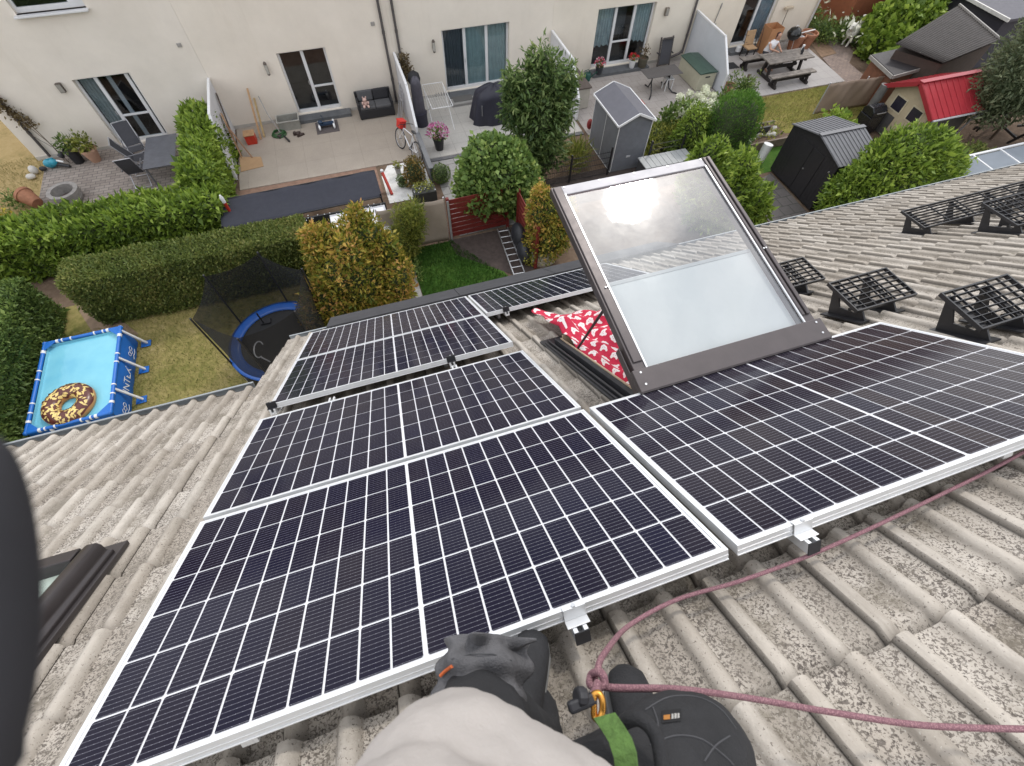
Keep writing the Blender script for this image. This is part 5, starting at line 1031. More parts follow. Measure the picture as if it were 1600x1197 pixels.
def small_person():
    x,y=19.0,17.25; zs=.45; o=thing('person','person with dark hair and white top seated at the far side of the picnic table','person',(x,y,zs))
    hip=(x,y,zs+.12); ch=(x+.05,y-.10,zs+.42); nk=(x+.09,y-.14,zs+.60); hd=(x+.12,y-.17,zs+.74)
    caps=[(hip,ch,.15,.15),(ch,(x+.07,y-.12,zs+.5),.15,.10),((x+.07,y-.12,zs+.52),nk,.06,.055),(hd,(hd[0],hd[1]-.01,hd[2]+.05),.092,.088)]
    for s in (-1,1):
        sh=(x+.06+s*.19,y-.10,zs+.50); el=(x+.10+s*.24,y-.28,zs+.33); wr=(x+.12+s*.10,y-.52,zs+.34)
        kn=(x+s*.13,y-.42,zs+.08); an=(x+s*.14,y-.45,.10)
        caps+=[(sh,el,.055,.042),(el,wr,.042,.03),(wr,(wr[0]-s*.03,wr[1]-.10,wr[2]),.035,.025),((x+s*.09,y,zs+.10),kn,.09,.065),(kn,an,.06,.04),(an,(an[0],an[1]-.16,.05),.045,.035)]
    capsules('body',caps,SKIN,o,.018,3)
    capsules('white_top',[(hip,ch,.168,.168),(ch,(x+.07,y-.12,zs+.49),.168,.13),(ch,(x+.25,y-.11,zs+.48),.09,.07),(ch,(x-.13,y-.10,zs+.48),.09,.07)],M('white_cotton',(.74,.73,.75),.9,.05,10),o,.018,3)
    capsules('hair',[((hd[0],hd[1]+.02,hd[2]+.03),(hd[0],hd[1]+.03,hd[2]+.06),.10,.095),((hd[0],hd[1]+.06,hd[2]),(hd[0],hd[1]+.07,hd[2]-.14),.07,.05)],M('dark_red_hair',(.060,.022,.018),.6,.2,20),o,.014,3)
    capsules('trousers',[((x+s*.09,y,zs+.09),(x+s*.13,y-.42,zs+.08),.10,.075) for s in (-1,1)]+[((x+s*.13,y-.42,zs+.08),(x+s*.14,y-.45,.16),.07,.05) for s in (-1,1)],M('dark_trousers',(.03,.03,.04),.9),o,.018,3)
    f=MB()
    for s in (-1,1): f.ball((hd[0]+s*.032,hd[1]-.084,hd[2]+.03),.012,8,6)
    f.build('eyes',M('eye',(.05,.04,.04),.3),o); MB().ball((hd[0],hd[1]-.10,hd[2]+.0),(.014,.02,.02),8,6).build('nose',SKIN,o); MB().ball((hd[0],hd[1]-.088,hd[2]-.04),(.025,.01,.007),8,6).build('mouth',M('lips',(.40,.14,.12),.5),o)
small_person()
# brown plush/dog-bed coloured coat beside the person
o=thing('folding_chair','tan garden chair between the cardboard box and the person','chair',(19.25,18.05,0)); MB().box((18.50,17.85,.40),(18.98,18.3,.45)).build('seat',M('tan_fabric',(.42,.27,.15),.85),o,bevel=.01); MB().box((18.52,18.26,.46),(18.97,18.30,.98),Matrix.Rotation(R_(-12),3,'X')).build('backrest',M('tan_fabric',(.42,.27,.15),.85),o,bevel=.01)
for x in (18.52,18.93):
    for y in (17.88,18.26): MB().box((x,y,0),(x+.035,y+.035,.40)).build('leg',DARKW,o)
# door side things on the right terrace
o=thing('plant_stand','black scrolled metal plant stand in front of the right hand door','plant stand',(18.95,18.1,.13)); m=MB()
for x in (18.55,18.85,19.15,19.4): m.cyl((x,18.2,.14),(x+.05,18.45,.95),.012,n=5)
for k,z in enumerate((.3,.55,.8)):
    for x in (18.6,19.2): m.tube([(x+.10*math.cos(a),18.25+.05*k+.08*math.sin(a),z) for a in np.linspace(0,6.28,13)[:-1]],.009,5,closed=True)
m.build('frame',BLK,o)
o=thing('white_watering_can','white watering can lying on the dark doorstep','watering can',(18.55,18.42,.13)); MB().lathe((18.5,18.45,.13),[(.12,0),(.12,.18),(.07,.22)],12).tube([(18.6,18.45,.2),(18.8,18.4,.28)],.03,6).build('body',WHITE,o,smooth=50)
tag(MB().box((17.15,17.35,.001),(17.95,17.85,.014)).build('door_mat',M('black_mat',(.025,.025,.028),.95),bevel=.004),'black door mat in front of the right hand door','door mat')
o=thing('garden_lamp','dark grey box pedestal with a black top by the right hand partition','pedestal',(16.55,16.9,0)); MB().box((16.30,17.0,0),(16.62,17.3,.62)).build('body',M('blue_grey_box',(.085,.09,.11),.5),o,bevel=.015); MB().box((16.38,16.55,0),(16.62,16.8,.55)).build('front_box',M('blue_grey_box',(.085,.09,.11),.5),o,bevel=.015); MB().cyl((16.75,17.55,0),(16.75,17.55,.5),.13,n=14).build('drum',M('grey_drum',(.20,.21,.20),.5),o,smooth=40)
pot_plant('dark pot with small brown plant right of the last partition wall',(16.45,18.2,0),.2,.7,M('violet_pot',(.06,.045,.05),.6),DRYL,(.26,.22,.3),.1,120,.7,seed=41)
pot_plant('terracotta bowl with straggly plant at the front end of the last partition',(16.35,15.75,0),.24,.3,TERRA,BUSHL,(.3,.3,.4),.10,110,.7,seed=42)
o=thing('wall_ornament','small dark metal ornament hanging on the cream wall right of the last partition','ornament',(17.0,YW,1.45)); m=MB(); m.cyl((16.98,YW-.03,1.25),(17.05,YW-.03,1.9),.018,n=6); m.tube([(16.9,YW-.03,1.2),(17.0,YW-.04,1.1),(17.08,YW-.03,1.22)],.02,6); m.ball((17.05,YW-.03,1.85),(.03,.03,.12),8,6); m.build('body',STONE,o)
# white dog
def dog():
    g=G(1315,74); x,y=g[0],g[1]; o=thing('dog','fluffy white dog standing on the brown path by the flower bed','dog',(x,y,0))
    x+=.35; y+=.15; d=np.array([-.92,-.39,0]); d/=np.linalg.norm(d); r=np.array([d[1],-d[0],0])
    def P(f,s,z): q=np.array([x,y,0])+d*f+r*s; return (q[0],q[1],z)
    caps=[(P(-.22,0,.40),P(.20,0,.42),.155,.175),(P(.20,0,.42),P(.34,0,.58),.13,.10),(P(.40,0,.66),P(.44,0,.66),.105,.095),(P(.46,0,.64),P(.58,0,.61),.055,.038),(P(-.30,0,.45),P(-.44,0,.62),.07,.08),(P(-.44,0,.62),P(-.34,.03,.76),.08,.06)]
    for s in (-.09,.09):
        caps+=[(P(.20,s,.34),P(.20,s,.18),.07,.045),(P(.20,s,.18),P(.21,s,.04),.04,.036),(P(.21,s,.035),P(.27,s,.03),.038,.03),
               (P(-.20,s,.36),P(-.12,s,.22),.09,.055),(P(-.12,s,.22),P(-.26,s,.15),.05,.038),(P(-.26,s,.15),P(-.24,s,.04),.036,.034),(P(-.24,s,.035),P(-.18,s,.03),.036,.03),
               (P(.38,s*.75,.72),P(.36,s*.9,.82),.045,.018)]
    capsules('body',caps,M('white_fur',(.70,.68,.62),.95,.12,25,.8,90),o,.018,2,.03)
    MB().ball(P(.615,0,.615),.022,8,6).build('nose',BLKP,o,smooth=60); m=MB(); m.ball(P(.52,-.05,.69),.014,8,6); m.ball(P(.52,.05,.69),.014,8,6); m.build('eyes',BLKP,o); o.scale=(1.3,1.3,1.3)
dog()
# --- middle gardens
# dark blue awning cloth over the soil strip
def awn():
    a=[-3.45,13.62,1.02]; 
    def fn(u,v):
        x=-3.5+u*4.75; y0=12.05+.1*u; y=y0+v*(1.25-.0*u); z=.86+.10*v+.0*u-.05*math.sin(u*math.pi)*math.sin(v*math.pi)+.012*math.sin(u*26+v*3)*v
        return (x,y,z)
    o=thing('sun_sail','dark blue cloth stretched over a frame in front of the bare soil strip','awning',(-1.1,12.7,0)); s=MB(); s.sheet(fn,40,8); so_=s.build('cloth',M('dark_blue_cloth',(.022,.024,.036),.85,.08,3,.1,60),o,smooth=60); md=so_.modifiers.new('t','SOLIDIFY'); md.thickness=.006
    for x,y in ((-3.45,12.1),(-3.45,13.25),(1.22,12.2),(1.22,13.3)): MB().cyl((x,y,0),(x,y,.95),.025,n=8).build('post',BLK,o)
    f=MB(); f.cyl((-3.45,12.06,.85),(1.22,12.16,.85),.02,n=8); f.cyl((-3.45,13.3,.95),(1.22,13.38,.95),.02,n=8); f.build('frame_bar',BLK,o)
awn()
def redpost(px,py,h,lean,label):
    g=G(px,py,h); o=thing('marker_post',label,'post',(g[0],g[1],0)); a=np.array([g[0]+lean[0],g[1]+lean[1],0]); b=np.array([g[0],g[1],h]); MB().cyl(a,a+(b-a)*.84,.05,n=10).build('shaft',M('red_post',(.42,.035,.02),.5),o,smooth=40); MB().lathe(a+(b-a)*.84,[(.052,0),(.055,h*.12),(.02,h*.18)],10).build('tip',WHITE,o,smooth=40)
redpost(594,262,.55,(.15,-.75),'red post with white tip leaning at the end of the dark blue cloth')
redpost(344,306,1.42,(.02,-.05),'red post with white tip standing in the laurel hedge')
# plants in the white gravel bed
def shrub(name,label,cat,c,r,n,size,mat,seed=0,p=2.0,asp=.45,spread=.7,amp=.12,lo=.82,trunk=True,core=.8,up=.2,tf=2.0,hi=1.06,f=2.2,group=None,a=.22,b=.45,trh=None):
    base=(c[0],c[1],0); o=thing(name,label,cat,base,group=group)
    cm=MB(); blobcore(cm,c,r,p,seed,amp,k=core,f=f)
    P,N=blobpts(c,r,n,p,seed,amp,lo,hi,f); leafobj('crown',[leafmesh(P,N,size,asp,spread,up,tints(P,seed,tf,a,b))],mat,o,core=cm)
    if trunk: MB().tube([(c[0],c[1],0),(c[0]+.02,c[1],c[2]*.5),(c[0],c[1]+.02,c[2])],[.06,.05,.04],8).build('trunk',BARK,o,smooth=60)
    return o
g=G(655,285); shrub('dwarf_conifer','golden brown dwarf conifer in the white gravel bed','shrub',(g[0]-.12,g[1]-.15,.45),(.32,.32,.55),1500,.075,leafmat('golden_conifer',[(0,(.06,.06,.012)),(.5,(.17,.13,.03)),(1,(.36,.22,.06))]),51,2.2)
g=G(690,282); shrub('box_ball','clipped round box ball on the grey path by the red fence','shrub',(g[0]-.0,g[1]-.05,.30),(.30,.30,.29),1500,.045,HEDGED,52,2.0,.5,.7,.03,.93)
g=G(630,290); shrub('small_shrub','small round green shrub in the front of the white gravel bed','shrub',(g[0],g[1],.18),(.17,.17,.19),350,.06,HEDGED,53,lo=.8,trunk=False)
pot_plant('small pot with upright herb at the back of the white gravel bed',(2.05,14.3,0),.10,.28,STONE,YELB,(.14,.14,.16),.07,90,.75,seed=54)
# dark planter trough with lights
o=thing('planter_trough','black planter trough with fairy lights behind the beige screen','planter',(2.6,12.5,0)); MB().box((2.25,12.30,0),(3.0,12.72,.58)).build('body',M('black_trough',(.035,.037,.035),.6,.2,8),o,bevel=.02)
m=MB(); 
for k in range(30): x=2.22+.8*random.random(); m.ball((x,12.28+.46*random.random(),.635+.03*random.random()),.014,6,4)
m.build('fairy_light',M('lamp_bead',(.75,.76,.78),.3),o); P=np.stack([RNG.uniform(2.3,2.95,200),RNG.uniform(12.32,12.7,200),RNG.uniform(.6,.78,200)],1); leafobj('leaves',[leafmesh(P,nrmz(RNG.normal(size=P.shape)),.08,.4,.9,.4)],YELB,o)
o=thing('string_lights','string of small white lamps on a black fence top beyond the orange leaved shrub','string lights',(-.9,11.9,0)); m=MB(); m.box((-3.3,11.9,0),(1.3,11.95,.80)); m.build('fence_mesh',M('black_fence_mesh',(.022,.022,.024),.7),o)
m=MB(); 
for k in range(60): m.ball((-3.2+4.4*random.random(),11.9+.06*random.uniform(-1,1),.80+.05*random.uniform(-1,1)),.016,6,4)
m.build('lamp',M('lamp_bead',(.75,.76,.78),.3),o)
# white metal table/box behind the orange shrub
g=G(560,345); o=thing('garden_cabinet','white metal garden cabinet behind the orange leaved shrub','cabinet',(.65,10.4,0)); WM_=M('white_sheet_metal',(.66,.66,.68),.45,.06,5)
MB().box((-.35,10.35,0),(1.20,11.55,.92)).build('body',WM_,o,bevel=.01); m=MB(); m.box((-.40,10.30,.921),(1.25,11.60,.96)); m.build('top',WM_,o,bevel=.008); m=MB(); m.box((-.40,10.30,.961),(1.25,10.34,.975)); m.box((-.40,11.56,.961),(1.25,11.60,.975)); m.box((1.21,10.34,.961),(1.25,11.56,.975)); m.build('rim',LALU,o)
# beige screen fence and red slat fences
def screen(pts,h0,h1,label,mat,name='screen_fence',amp=.03):
    o=thing(name,label,'fence',(*pts[0],0)); (xa,ya),(xb,yb)=pts; L=math.hypot(xb-xa,yb-ya)
    def fn(u,v):
        x=xa+(xb-xa)*u;y=ya+(yb-ya)*u; w=amp*math.sin(u*L*5.0+v*2)*math.sin(v*2.6+.3)+amp*.4*math.sin(u*L*13-v*4)*v; return (x-w*(yb-ya)/L,y+w*(xb-xa)/L,.02+v*(h0+(h1-h0)*u))
    s=MB(); s.sheet(fn,60,10); so_=s.build('screen',mat,o,smooth=70); md=so_.modifiers.new('t','SOLIDIFY'); md.thickness=.01
    n=max(2,int(L/1.6)+1)
    for k in range(n): u=k/(n-1); MB().cyl((xa+(xb-xa)*u,ya+(yb-ya)*u+.05,0),(xa+(xb-xa)*u,ya+(yb-ya)*u+.05,h0+.05),.025,n=8).build('post',LALU,o)
    return o
zt=GY(660,318,10.62)[2]
screen([(.95,10.64),(2.92,10.60)],zt,zt,'beige fabric screen fence left of the red slat fence',M('beige_fabric',(.36,.30,.25),.9,.07,3,.15,200))
RED=M('oxblood_wood',(.165,.020,.016),.6,.22,10,.2,60)
def slatfence(a,b,h,label,n=8,gap=.028,names='slat_fence'):
    o=thing(names,label,'fence',(*a,0)); a=np.array(a);b=np.array(b); d=(b-a)/np.linalg.norm(b-a); L=np.linalg.norm(b-a); ang=math.atan2(d[1],d[0]); m=Matrix.Translation((a[0],a[1],0))@Matrix.Rotation(ang,4,'Z')
    p=MB(m); sh=(h-.08)/n
    for k in range(n): p.box((.09,-.012,.08+k*sh+gap/2),(L-.09,.012,.08+(k+1)*sh-gap/2))
    p.build('slats',RED,o,bevel=.003); 
    for x in (0,L-.09): MB(m).box((x,-.045,0),(x+.09,.045,h+.06)).build('post',RED,o,bevel=.006)
    return o
zr=GY(740,303,10.66)[2]
fo=slatfence((2.98,10.62),(4.95,10.66),zr,'oxblood red slat fence below the round maple tree')
MB().box((2.985,10.55,0),(3.05,10.575,zr)).build('metal_post',LALU,fo)
slatfence((5.15,10.4),(5.15,8.6),1.5,'oxblood red slat fence seen edge on beside the ladder')
# aluminium ladder lying on the mulch
o=thing('ladder','aluminium ladder lying on the ground beside the lawn','ladder',(4.6,9.6,.05)); a=G(785,357,.12);b=G(812,430,.12); d=(b-a)/np.linalg.norm(b-a); s=np.array([-d[1],d[0],0])*.17
m=MB(); m.bar(a+s,b+s,.025,.06); m.bar(a-s,b-s,.025,.06); m.build('rail',ALU,o); m=MB()
for k in np.arange(.12,np.linalg.norm(b-a),.27): m.cyl(a+d*k+s,a+d*k-s,.014,n=6)
m.build('rung',ALU,o)
o=thing('covered_bin','dark wrapped sacks stacked beside the red fence','sacks',(4.95,9.3,0)); DS=M('dark_sack',(.022,.023,.028),.55,.3,6,.3,30)
m=MB(); m.ball((4.98,9.75,.35),(.22,.42,.40)); m.build('sack',DS,o,smooth=60); m=MB(); m.ball((4.93,9.1,.28),(.20,.36,.33)); m.build('sack',DS,o,smooth=60)
g=G(840,405); o=thing('boulder','grey boulder with yellow stonecrop at the edge of the eave','boulder',(g[0],g[1]-.1,0)); m=MB(); blobcore(m,(g[0]+.15,g[1]-.1,.2),(.42,.3,.32),2.4,7,.08,k=1); m.build('rock',M('pale_rock',(.36,.345,.30),.9,.25,7,.5,50),o,smooth=60); P,N=blobpts((g[0]-.25,g[1]-.12,.25),(.25,.2,.25),260,2,3,.1,.8,1.05); leafobj('stonecrop',[leafmesh(P,N,.06,.6,.6,.3)],leafmat('stonecrop_leaf',[(0,(.20,.22,.03)),(1,(.50,.46,.08))]),o)
# grey plastic shed
o=thing('garden_shed','tall grey blue shed with dark gabled roof and white edges','shed',(9.9,13.2,0)); X0,X1,Y0,Y1,ZE,ZA=9.30,10.53,12.25,14.16,1.70,1.98
SHG=M('blue_grey_panel',(.175,.185,.205),.5,.10,4,.1,60); 
m=MB(); m.box((X0,Y0,.0),(X0+.03,Y1,ZE)); m.box((X1-.03,Y0,.0),(X1,Y1,ZE)); xm=(X0+X1)/2
m.prism([(X0+.03,Y1-.03,0),(X1-.03,Y1-.03,0),(X1-.03,Y1-.03,ZE),(xm,Y1-.03,ZA),(X0+.03,Y1-.03,ZE)],(0,0,0),(0,.03,0))
m.prism([(X0+.03,Y0,0),(X1-.03,Y0,0),(X1-.03,Y0,ZE),(xm,Y0,ZA),(X0+.03,Y0,ZE)],(0,0,0),(0,.03,0)); m.build('wall',SHG,o)
m=MB(); 
for k in range(10): z=.12+k*.16; m.box((X0+.05,Y0-.006,z),(X1-.05,Y0-.0005,z+.15))
m.build('front_boards',M('blue_grey_board',(.165,.175,.20),.45,.12,4),o,bevel=.004)
m=MB(); t=.022
for x in (X0-.004,X1-t+.004):
    m.box((x,Y0-.010,0),(x+t,Y0+.012,ZE)); m.box((x,Y1-.012,0),(x+t,Y1+.01,ZE))
m.box((X0-.006,(Y0+Y1)/2-.011,0),(X0+.002,(Y0+Y1)/2+.011,ZE)); m.box((X0-.008,Y0,0),(X0+.0,Y1,.02)); m.build('white_corner_trim',WHITE,o)
m=MB(); ov=.07
for s in (-1,1):
    xe=xm+s*((X1-X0)/2+ov); ze=ZE-.03
    m.prism([(xm,Y0-ov,ZA+.02),(xe,Y0-ov,ze+.02),(xe,Y0-ov,ze+.05),(xm,Y0-ov,ZA+.05)],(0,0,0),(0,Y1-Y0+2*ov,0))
m.build('roof',M('dark_grey_roof',(.105,.105,.125),.55,.08,5,.15,90),o)
m=MB(); 
for s in (-1,1):
    xe=xm+s*((X1-X0)/2+ov); ze=ZE-.03
    for y in (Y0-ov-.004,Y1+ov+.004): m.bar((xm,y,ZA+.04),(xe,y,ze+.04),.03,.07,(0,0,1))
    m.bar((xe+s*.012,Y0-ov,ze+.04),(xe+s*.012,Y1+ov,ze+.04),.03,.06)
m.build('fascia',WHITE,o,bevel=.004)
MB().box((xm-.10,Y0-.022,.48),(xm+.06,Y0-.007,.55)).build('vent_plate',M('plate_grey',(.50,.50,.52),.4),o,bevel=.006)
# dark twin rod fence around the middle gardens
def rodfence(x0,x1,y,h,label):
    o=thing('mesh_fence',label,'fence',((x0+x1)/2,y,0)); m=MB(); 
    n=int((x1-x0)/2.2)+1
    for k in range(n+1): x=x0+(x1-x0)*k/n; MB().box((x-.025,y-.025,0),(x+.025,y+.025,h+.08)).build('post',BLK,o)
    for z in np.arange(.08,h,.2): m.box((x0,y-.009,z-.005),(x1,y-.003,z+.005)); m.box((x0,y+.003,z-.005),(x1,y+.009,z+.005))
    for x in np.arange(x0+.05,x1,.07): m.box((x-.0025,y-.0028,.05),(x+.0025,y+.0028,h))
    m.build('mesh',BLK,o)
rodfence(6.2,9.15,12.15,.95,'black metal mesh fence left of the tall grey shed')
rodfence(10.65,13.2,12.1,.95,'black metal mesh fence right of the tall grey shed')
sheet('bed',[(6.2,11.0),(13.4,11.0),(13.4,12.5),(6.2,12.5)],-.014,M('dark_mulch',(.06,.045,.04),.95,.3,8,.6,50))
# slatted grey cold frame / bench top behind the sash
a=G(1000,252,.55); o=thing('slatted_lid_box','grey storage box with slatted lid behind the top of the open sash','storage box',(11.1,11.7,0)); X0,X1,Y0,Y1=10.15,12.05,11.36,12.02
MB().box((X0+.04,Y0+.04,0),(X1-.04,Y1-.04,.52)).build('body',M('dark_grey_body',(.07,.07,.075),.6),o); m=MB(); n=9; w=(X1-X0)/n
for k in range(n): m.box((X0+k*w+.006,Y0,.53),(X0+(k+1)*w-.006,Y1,.56))
m.build('lid',M('pale_grey_slats',(.33,.34,.345),.5,.06,5),o,bevel=.004); MB().box((X0,Y0-.02,.521),(X1,Y1+.02,.529)).build('lid_frame',M('dark_grey_body',(.07,.07,.075),.6),o)
# dark grey metal shed
o=thing('metal_shed','dark grey metal shed with ribbed pitched roof, beside the laurel bush','shed',(15.6,9.5,0)); X0,X1,Y0,Y1,ZE,ZA=15.0,16.55,8.36,10.66,1.68,1.98
DM=M('anthracite_sheet',(.034,.032,.035),.42,.12,5,0,60,.2); RF=M('grey_ribbed_roof',(.125,.125,.135),.45,.08,6,0,60,.2)
m=MB(); m.box((X0,Y0,.03),(X0+.02,Y1,ZE)); m.box((X1-.02,Y0,.03),(X1,Y1,ZE)); ym=(Y0+Y1)/2
for y in (Y0,Y1-.02): m.box((X0+.02,y,.03),(X1-.02,y+.02,ZE))
m.prism([(X0,Y0,ZE),(X0,Y1,ZE),(X0,ym,ZA)],(0,0,0),(.02,0,0)); m.prism([(X1-.02,Y0,ZE),(X1-.02,Y1,ZE),(X1-.02,ym,ZA)],(0,0,0),(.02,0,0)); 
for y in np.arange(Y0+.12,Y1,.12): m.box((X0-.006,y,.06),(X0-.0,y+.04,ZE-.02))
m.build('wall',DM,o)
for y0,y1 in ((ym-.55,ym-.01),(ym+.01,ym+.55)): d=MB().box((X0-.022,y0,.08),(X0-.008,y1,ZE-.1)).build('door',DM,o,bevel=.003)
MB().box((X0-.04,ym-.09,.86),(X0-.022,ym-.05,.90)).build('lock',ALU,o); MB().box((X0-.035,Y0+.16,1.32),(X0-.0,Y0+.2,1.36)).build('lock',ALU,o)
for s in (-1,1):
    m=MB(); ye=ym+s*((Y1-Y0)/2+.07); ze=ZE-.02
    m.prism([(X0-.08,ym,ZA+.005),(X0-.08,ye,ze+.005),(X0-.08,ye,ze+.025),(X0-.08,ym,ZA+.025)],(0,0,0),(X1-X0+.16,0,0))
    for k in range(12):
        x=X0-.06+k*(X1-X0+.12)/11.5; m.prism([(x,ym,ZA+.022),(x,ye,ze+.022),(x,ye,ze+.042),(x,ym,ZA+.042)],(0,0,0),(.035,0,0))
    m.build('roof',RF,o,bevel=.003)
MB().bar((X0-.09,ym,ZA+.045),(X1+.09,ym,ZA+.045),.14,.02).build('ridge_cap',RF,o)
# fence rail etc between the metal shed and the lawn
plank((14.35,11.35,.0),(15.2,12.9,.9),.10,.06,'dark post leaning by the corner of the metal shed',DARKW,'fence_post')
o=thing('raised_bed','raised wooden bed of pale stones and small flowers beyond the green lawn','raised bed',(14.9,12.3,0)); MB().box((13.9,11.82,0),(16.6,11.90,.30)).box((13.9,12.9,0),(16.6,12.98,.30)).box((13.9,11.9,0),(13.98,12.9,.30)).build('boards',M('grey_boards',(.16,.12,.095),.8,.3,8),o); MB().box((13.98,11.9,0),(16.6,12.9,.22)).build('soil',SOILM,o)
m=MB()
for k in range(26): m.ball((14.1+2.4*random.random(),12.0+.8*random.random(),.26),(random.uniform(.05,.16),random.uniform(.05,.12),random.uniform(.04,.13)),8,6)
m.build('stone',M('white_stones',(.52,.50,.47),.8,.3,5),o,smooth=50); P=np.stack([RNG.uniform(14.2,16.5,240),RNG.uniform(11.95,12.9,240),RNG.uniform(.25,.55,240)],1); leafobj('plants',[leafmesh(P,nrmz(RNG.normal(size=P.shape)),.12,.4,.9,.5)],YELB,o)
tag(MB().box((14.9,12.35,.30),(15.9,12.42,.52)).build('planter_box',BLKP),'small black trough standing among the pale stones','planter')
m=MB(); g=G(1186,252); tag(MB().tube([(g[0],g[1],.02),(g[0]+.1,g[1]+.05,.62)],[.15,.17],14).build('bucket',WHITE,smooth=40),'white plastic tube standing at the edge of the green lawn','tube')
# beige fabric screen at the right and the cabin roofs beyond
zs=GY(1275,160,13.2)[2]
screen([(18.85,13.25),(22.4,13.15)],1.15,1.12,'long beige screen fence between the picnic lawn and the red roofed playhouse',M('brown_fabric',(.29,.215,.165),.9,.07,3,.15,200),amp=.05)
def cabin():
    o=thing('cabin','low dark flat roofed cabin behind the beige screen','cabin',(22.4,13.9,0)); z=1.42; C=[G(1397,117,z),G(1470,97,z),G(1430,70,z),G(1362,85,z)]
    ins=[np.array(c)*.9+np.mean(C,0)*.1 for c in C]; MB().prism([(c[0],c[1],0) for c in ins],(0,0,0),(0,0,1.33)).build('wall',M('red_brown_wall',(.20,.085,.05),.8,.2,5),o)
    m=MB(); m.prism([(c[0],c[1],1.34) for c in C],(0,0,0),(0,0,.08)); m.build('roof',M('dark_felt_roof',(.036,.032,.034),.6,.15,4,.15,50),o,bevel=.01); MB().bar(np.array([C[0][0]-.02,C[0][1]-.03,1.35]),np.array([C[1][0],C[1][1]-.03,1.35]),.04,.12).bar(np.array([C[0][0]-.03,C[0][1],1.34]),np.array([C[3][0]-.03,C[3][1],1.34]),.04,.12).build('fascia',M('pale_fascia',(.32,.30,.28),.6),o)
cabin()
def corr(o,P00,P10,P11,P01,mat,n=44,amp=.022):
    P00,P10,P11,P01=[np.array(p) for p in (P00,P10,P11,P01)]
    def fn(u,v): return (P00*(1-u)*(1-v)+P10*u*(1-v)+P11*u*v+P01*(1-u)*v)+np.array([0,0,amp*math.sin(v*n*6.283)])
    m=MB(); m.sheet(fn,6,n*6); b=m.build('roof',mat,o,smooth=60); md=b.modifiers.new('t','SOLIDIFY'); md.thickness=.012
z=1.85; C=[G(1475,98,z),G(1562,62,z),G(1498,8,z+.12),G(1400,68,z+.12)]
o=thing('cabin','larger cabin with corrugated dark grey roof beyond the flat roofed one','cabin',(24.8,14.2,0)); ins=[np.array(c)*.92+np.mean(C,0)*.08 for c in C]; MB().prism([(c[0],c[1],0) for c in ins],(0,0,0),(0,0,1.72)).build('wall',M('dark_brown_wall',(.075,.055,.045),.8,.2,5),o)
CG=M('corrugated_dark_sheet',(.040,.033,.030),.75,.2,2.5)
corr(o,*C,CG,22,.016)
MB().bar(np.array(C[1])+[0,0,.03],np.array(C[2])+[0,0,.03],.06,.07).build('edge_flashing',M('pale_fascia',(.32,.30,.28),.6),o)
o=thing('cabin','dark walled cabin at the upper right corner, pale edge on its roof','cabin',(30,16.5,0)); MB().box((27.9,14.3,0),(33,18,1.9)).build('wall',M('blue_black_wall',(.045,.043,.055),.7,.1,4),o); MB().box((27.8,14.1,1.901),(33.2,18.2,2.0)).build('roof',M('blue_grey_roof',(.075,.072,.088),.6,.1,4),o); MB().bar((27.75,14.1,1.97),(27.75,18.2,1.97),.08,.12).build('fascia',M('white_fascia',(.60,.58,.55),.6),o)
o=thing('orange_shed','red brown wooden shed wall behind the climbing vine','shed',(25.5,19.5,0)); MB().box((24.6,18.9,0),(28.6,22,1.9)).build('wall',M('red_brown_boards',(.25,.085,.04),.7,.15,5),o); MB().box((24.5,18.8,1.9),(28.7,22.1,1.98)).build('roof',M('rust_roof',(.16,.04,.03),.7,.2,4),o)
plank((26.3,17.6,0),(26.6,18.1,2.2),.09,.09,'pale timber post among the vine leaves by the red brown shed',WOODM,'timber_post')
o=thing('steps','red brown timber steps at the end of the brown path','steps',(23.4,14.2,0)); MB().box((22.9,13.4,0),(24.2,14.0,.16)).build('tread',M('red_timber',(.16,.075,.05),.8,.2,7),o); MB().box((22.9,14.0,0),(24.2,14.5,.08)).build('tread',M('red_timber',(.16,.075,.05),.8,.2,7),o)
plank((21.9,13.2,0),(22.4,13.7,1.1),.05,.05,'thin white stake beside the timber steps',WHITE,'stake')
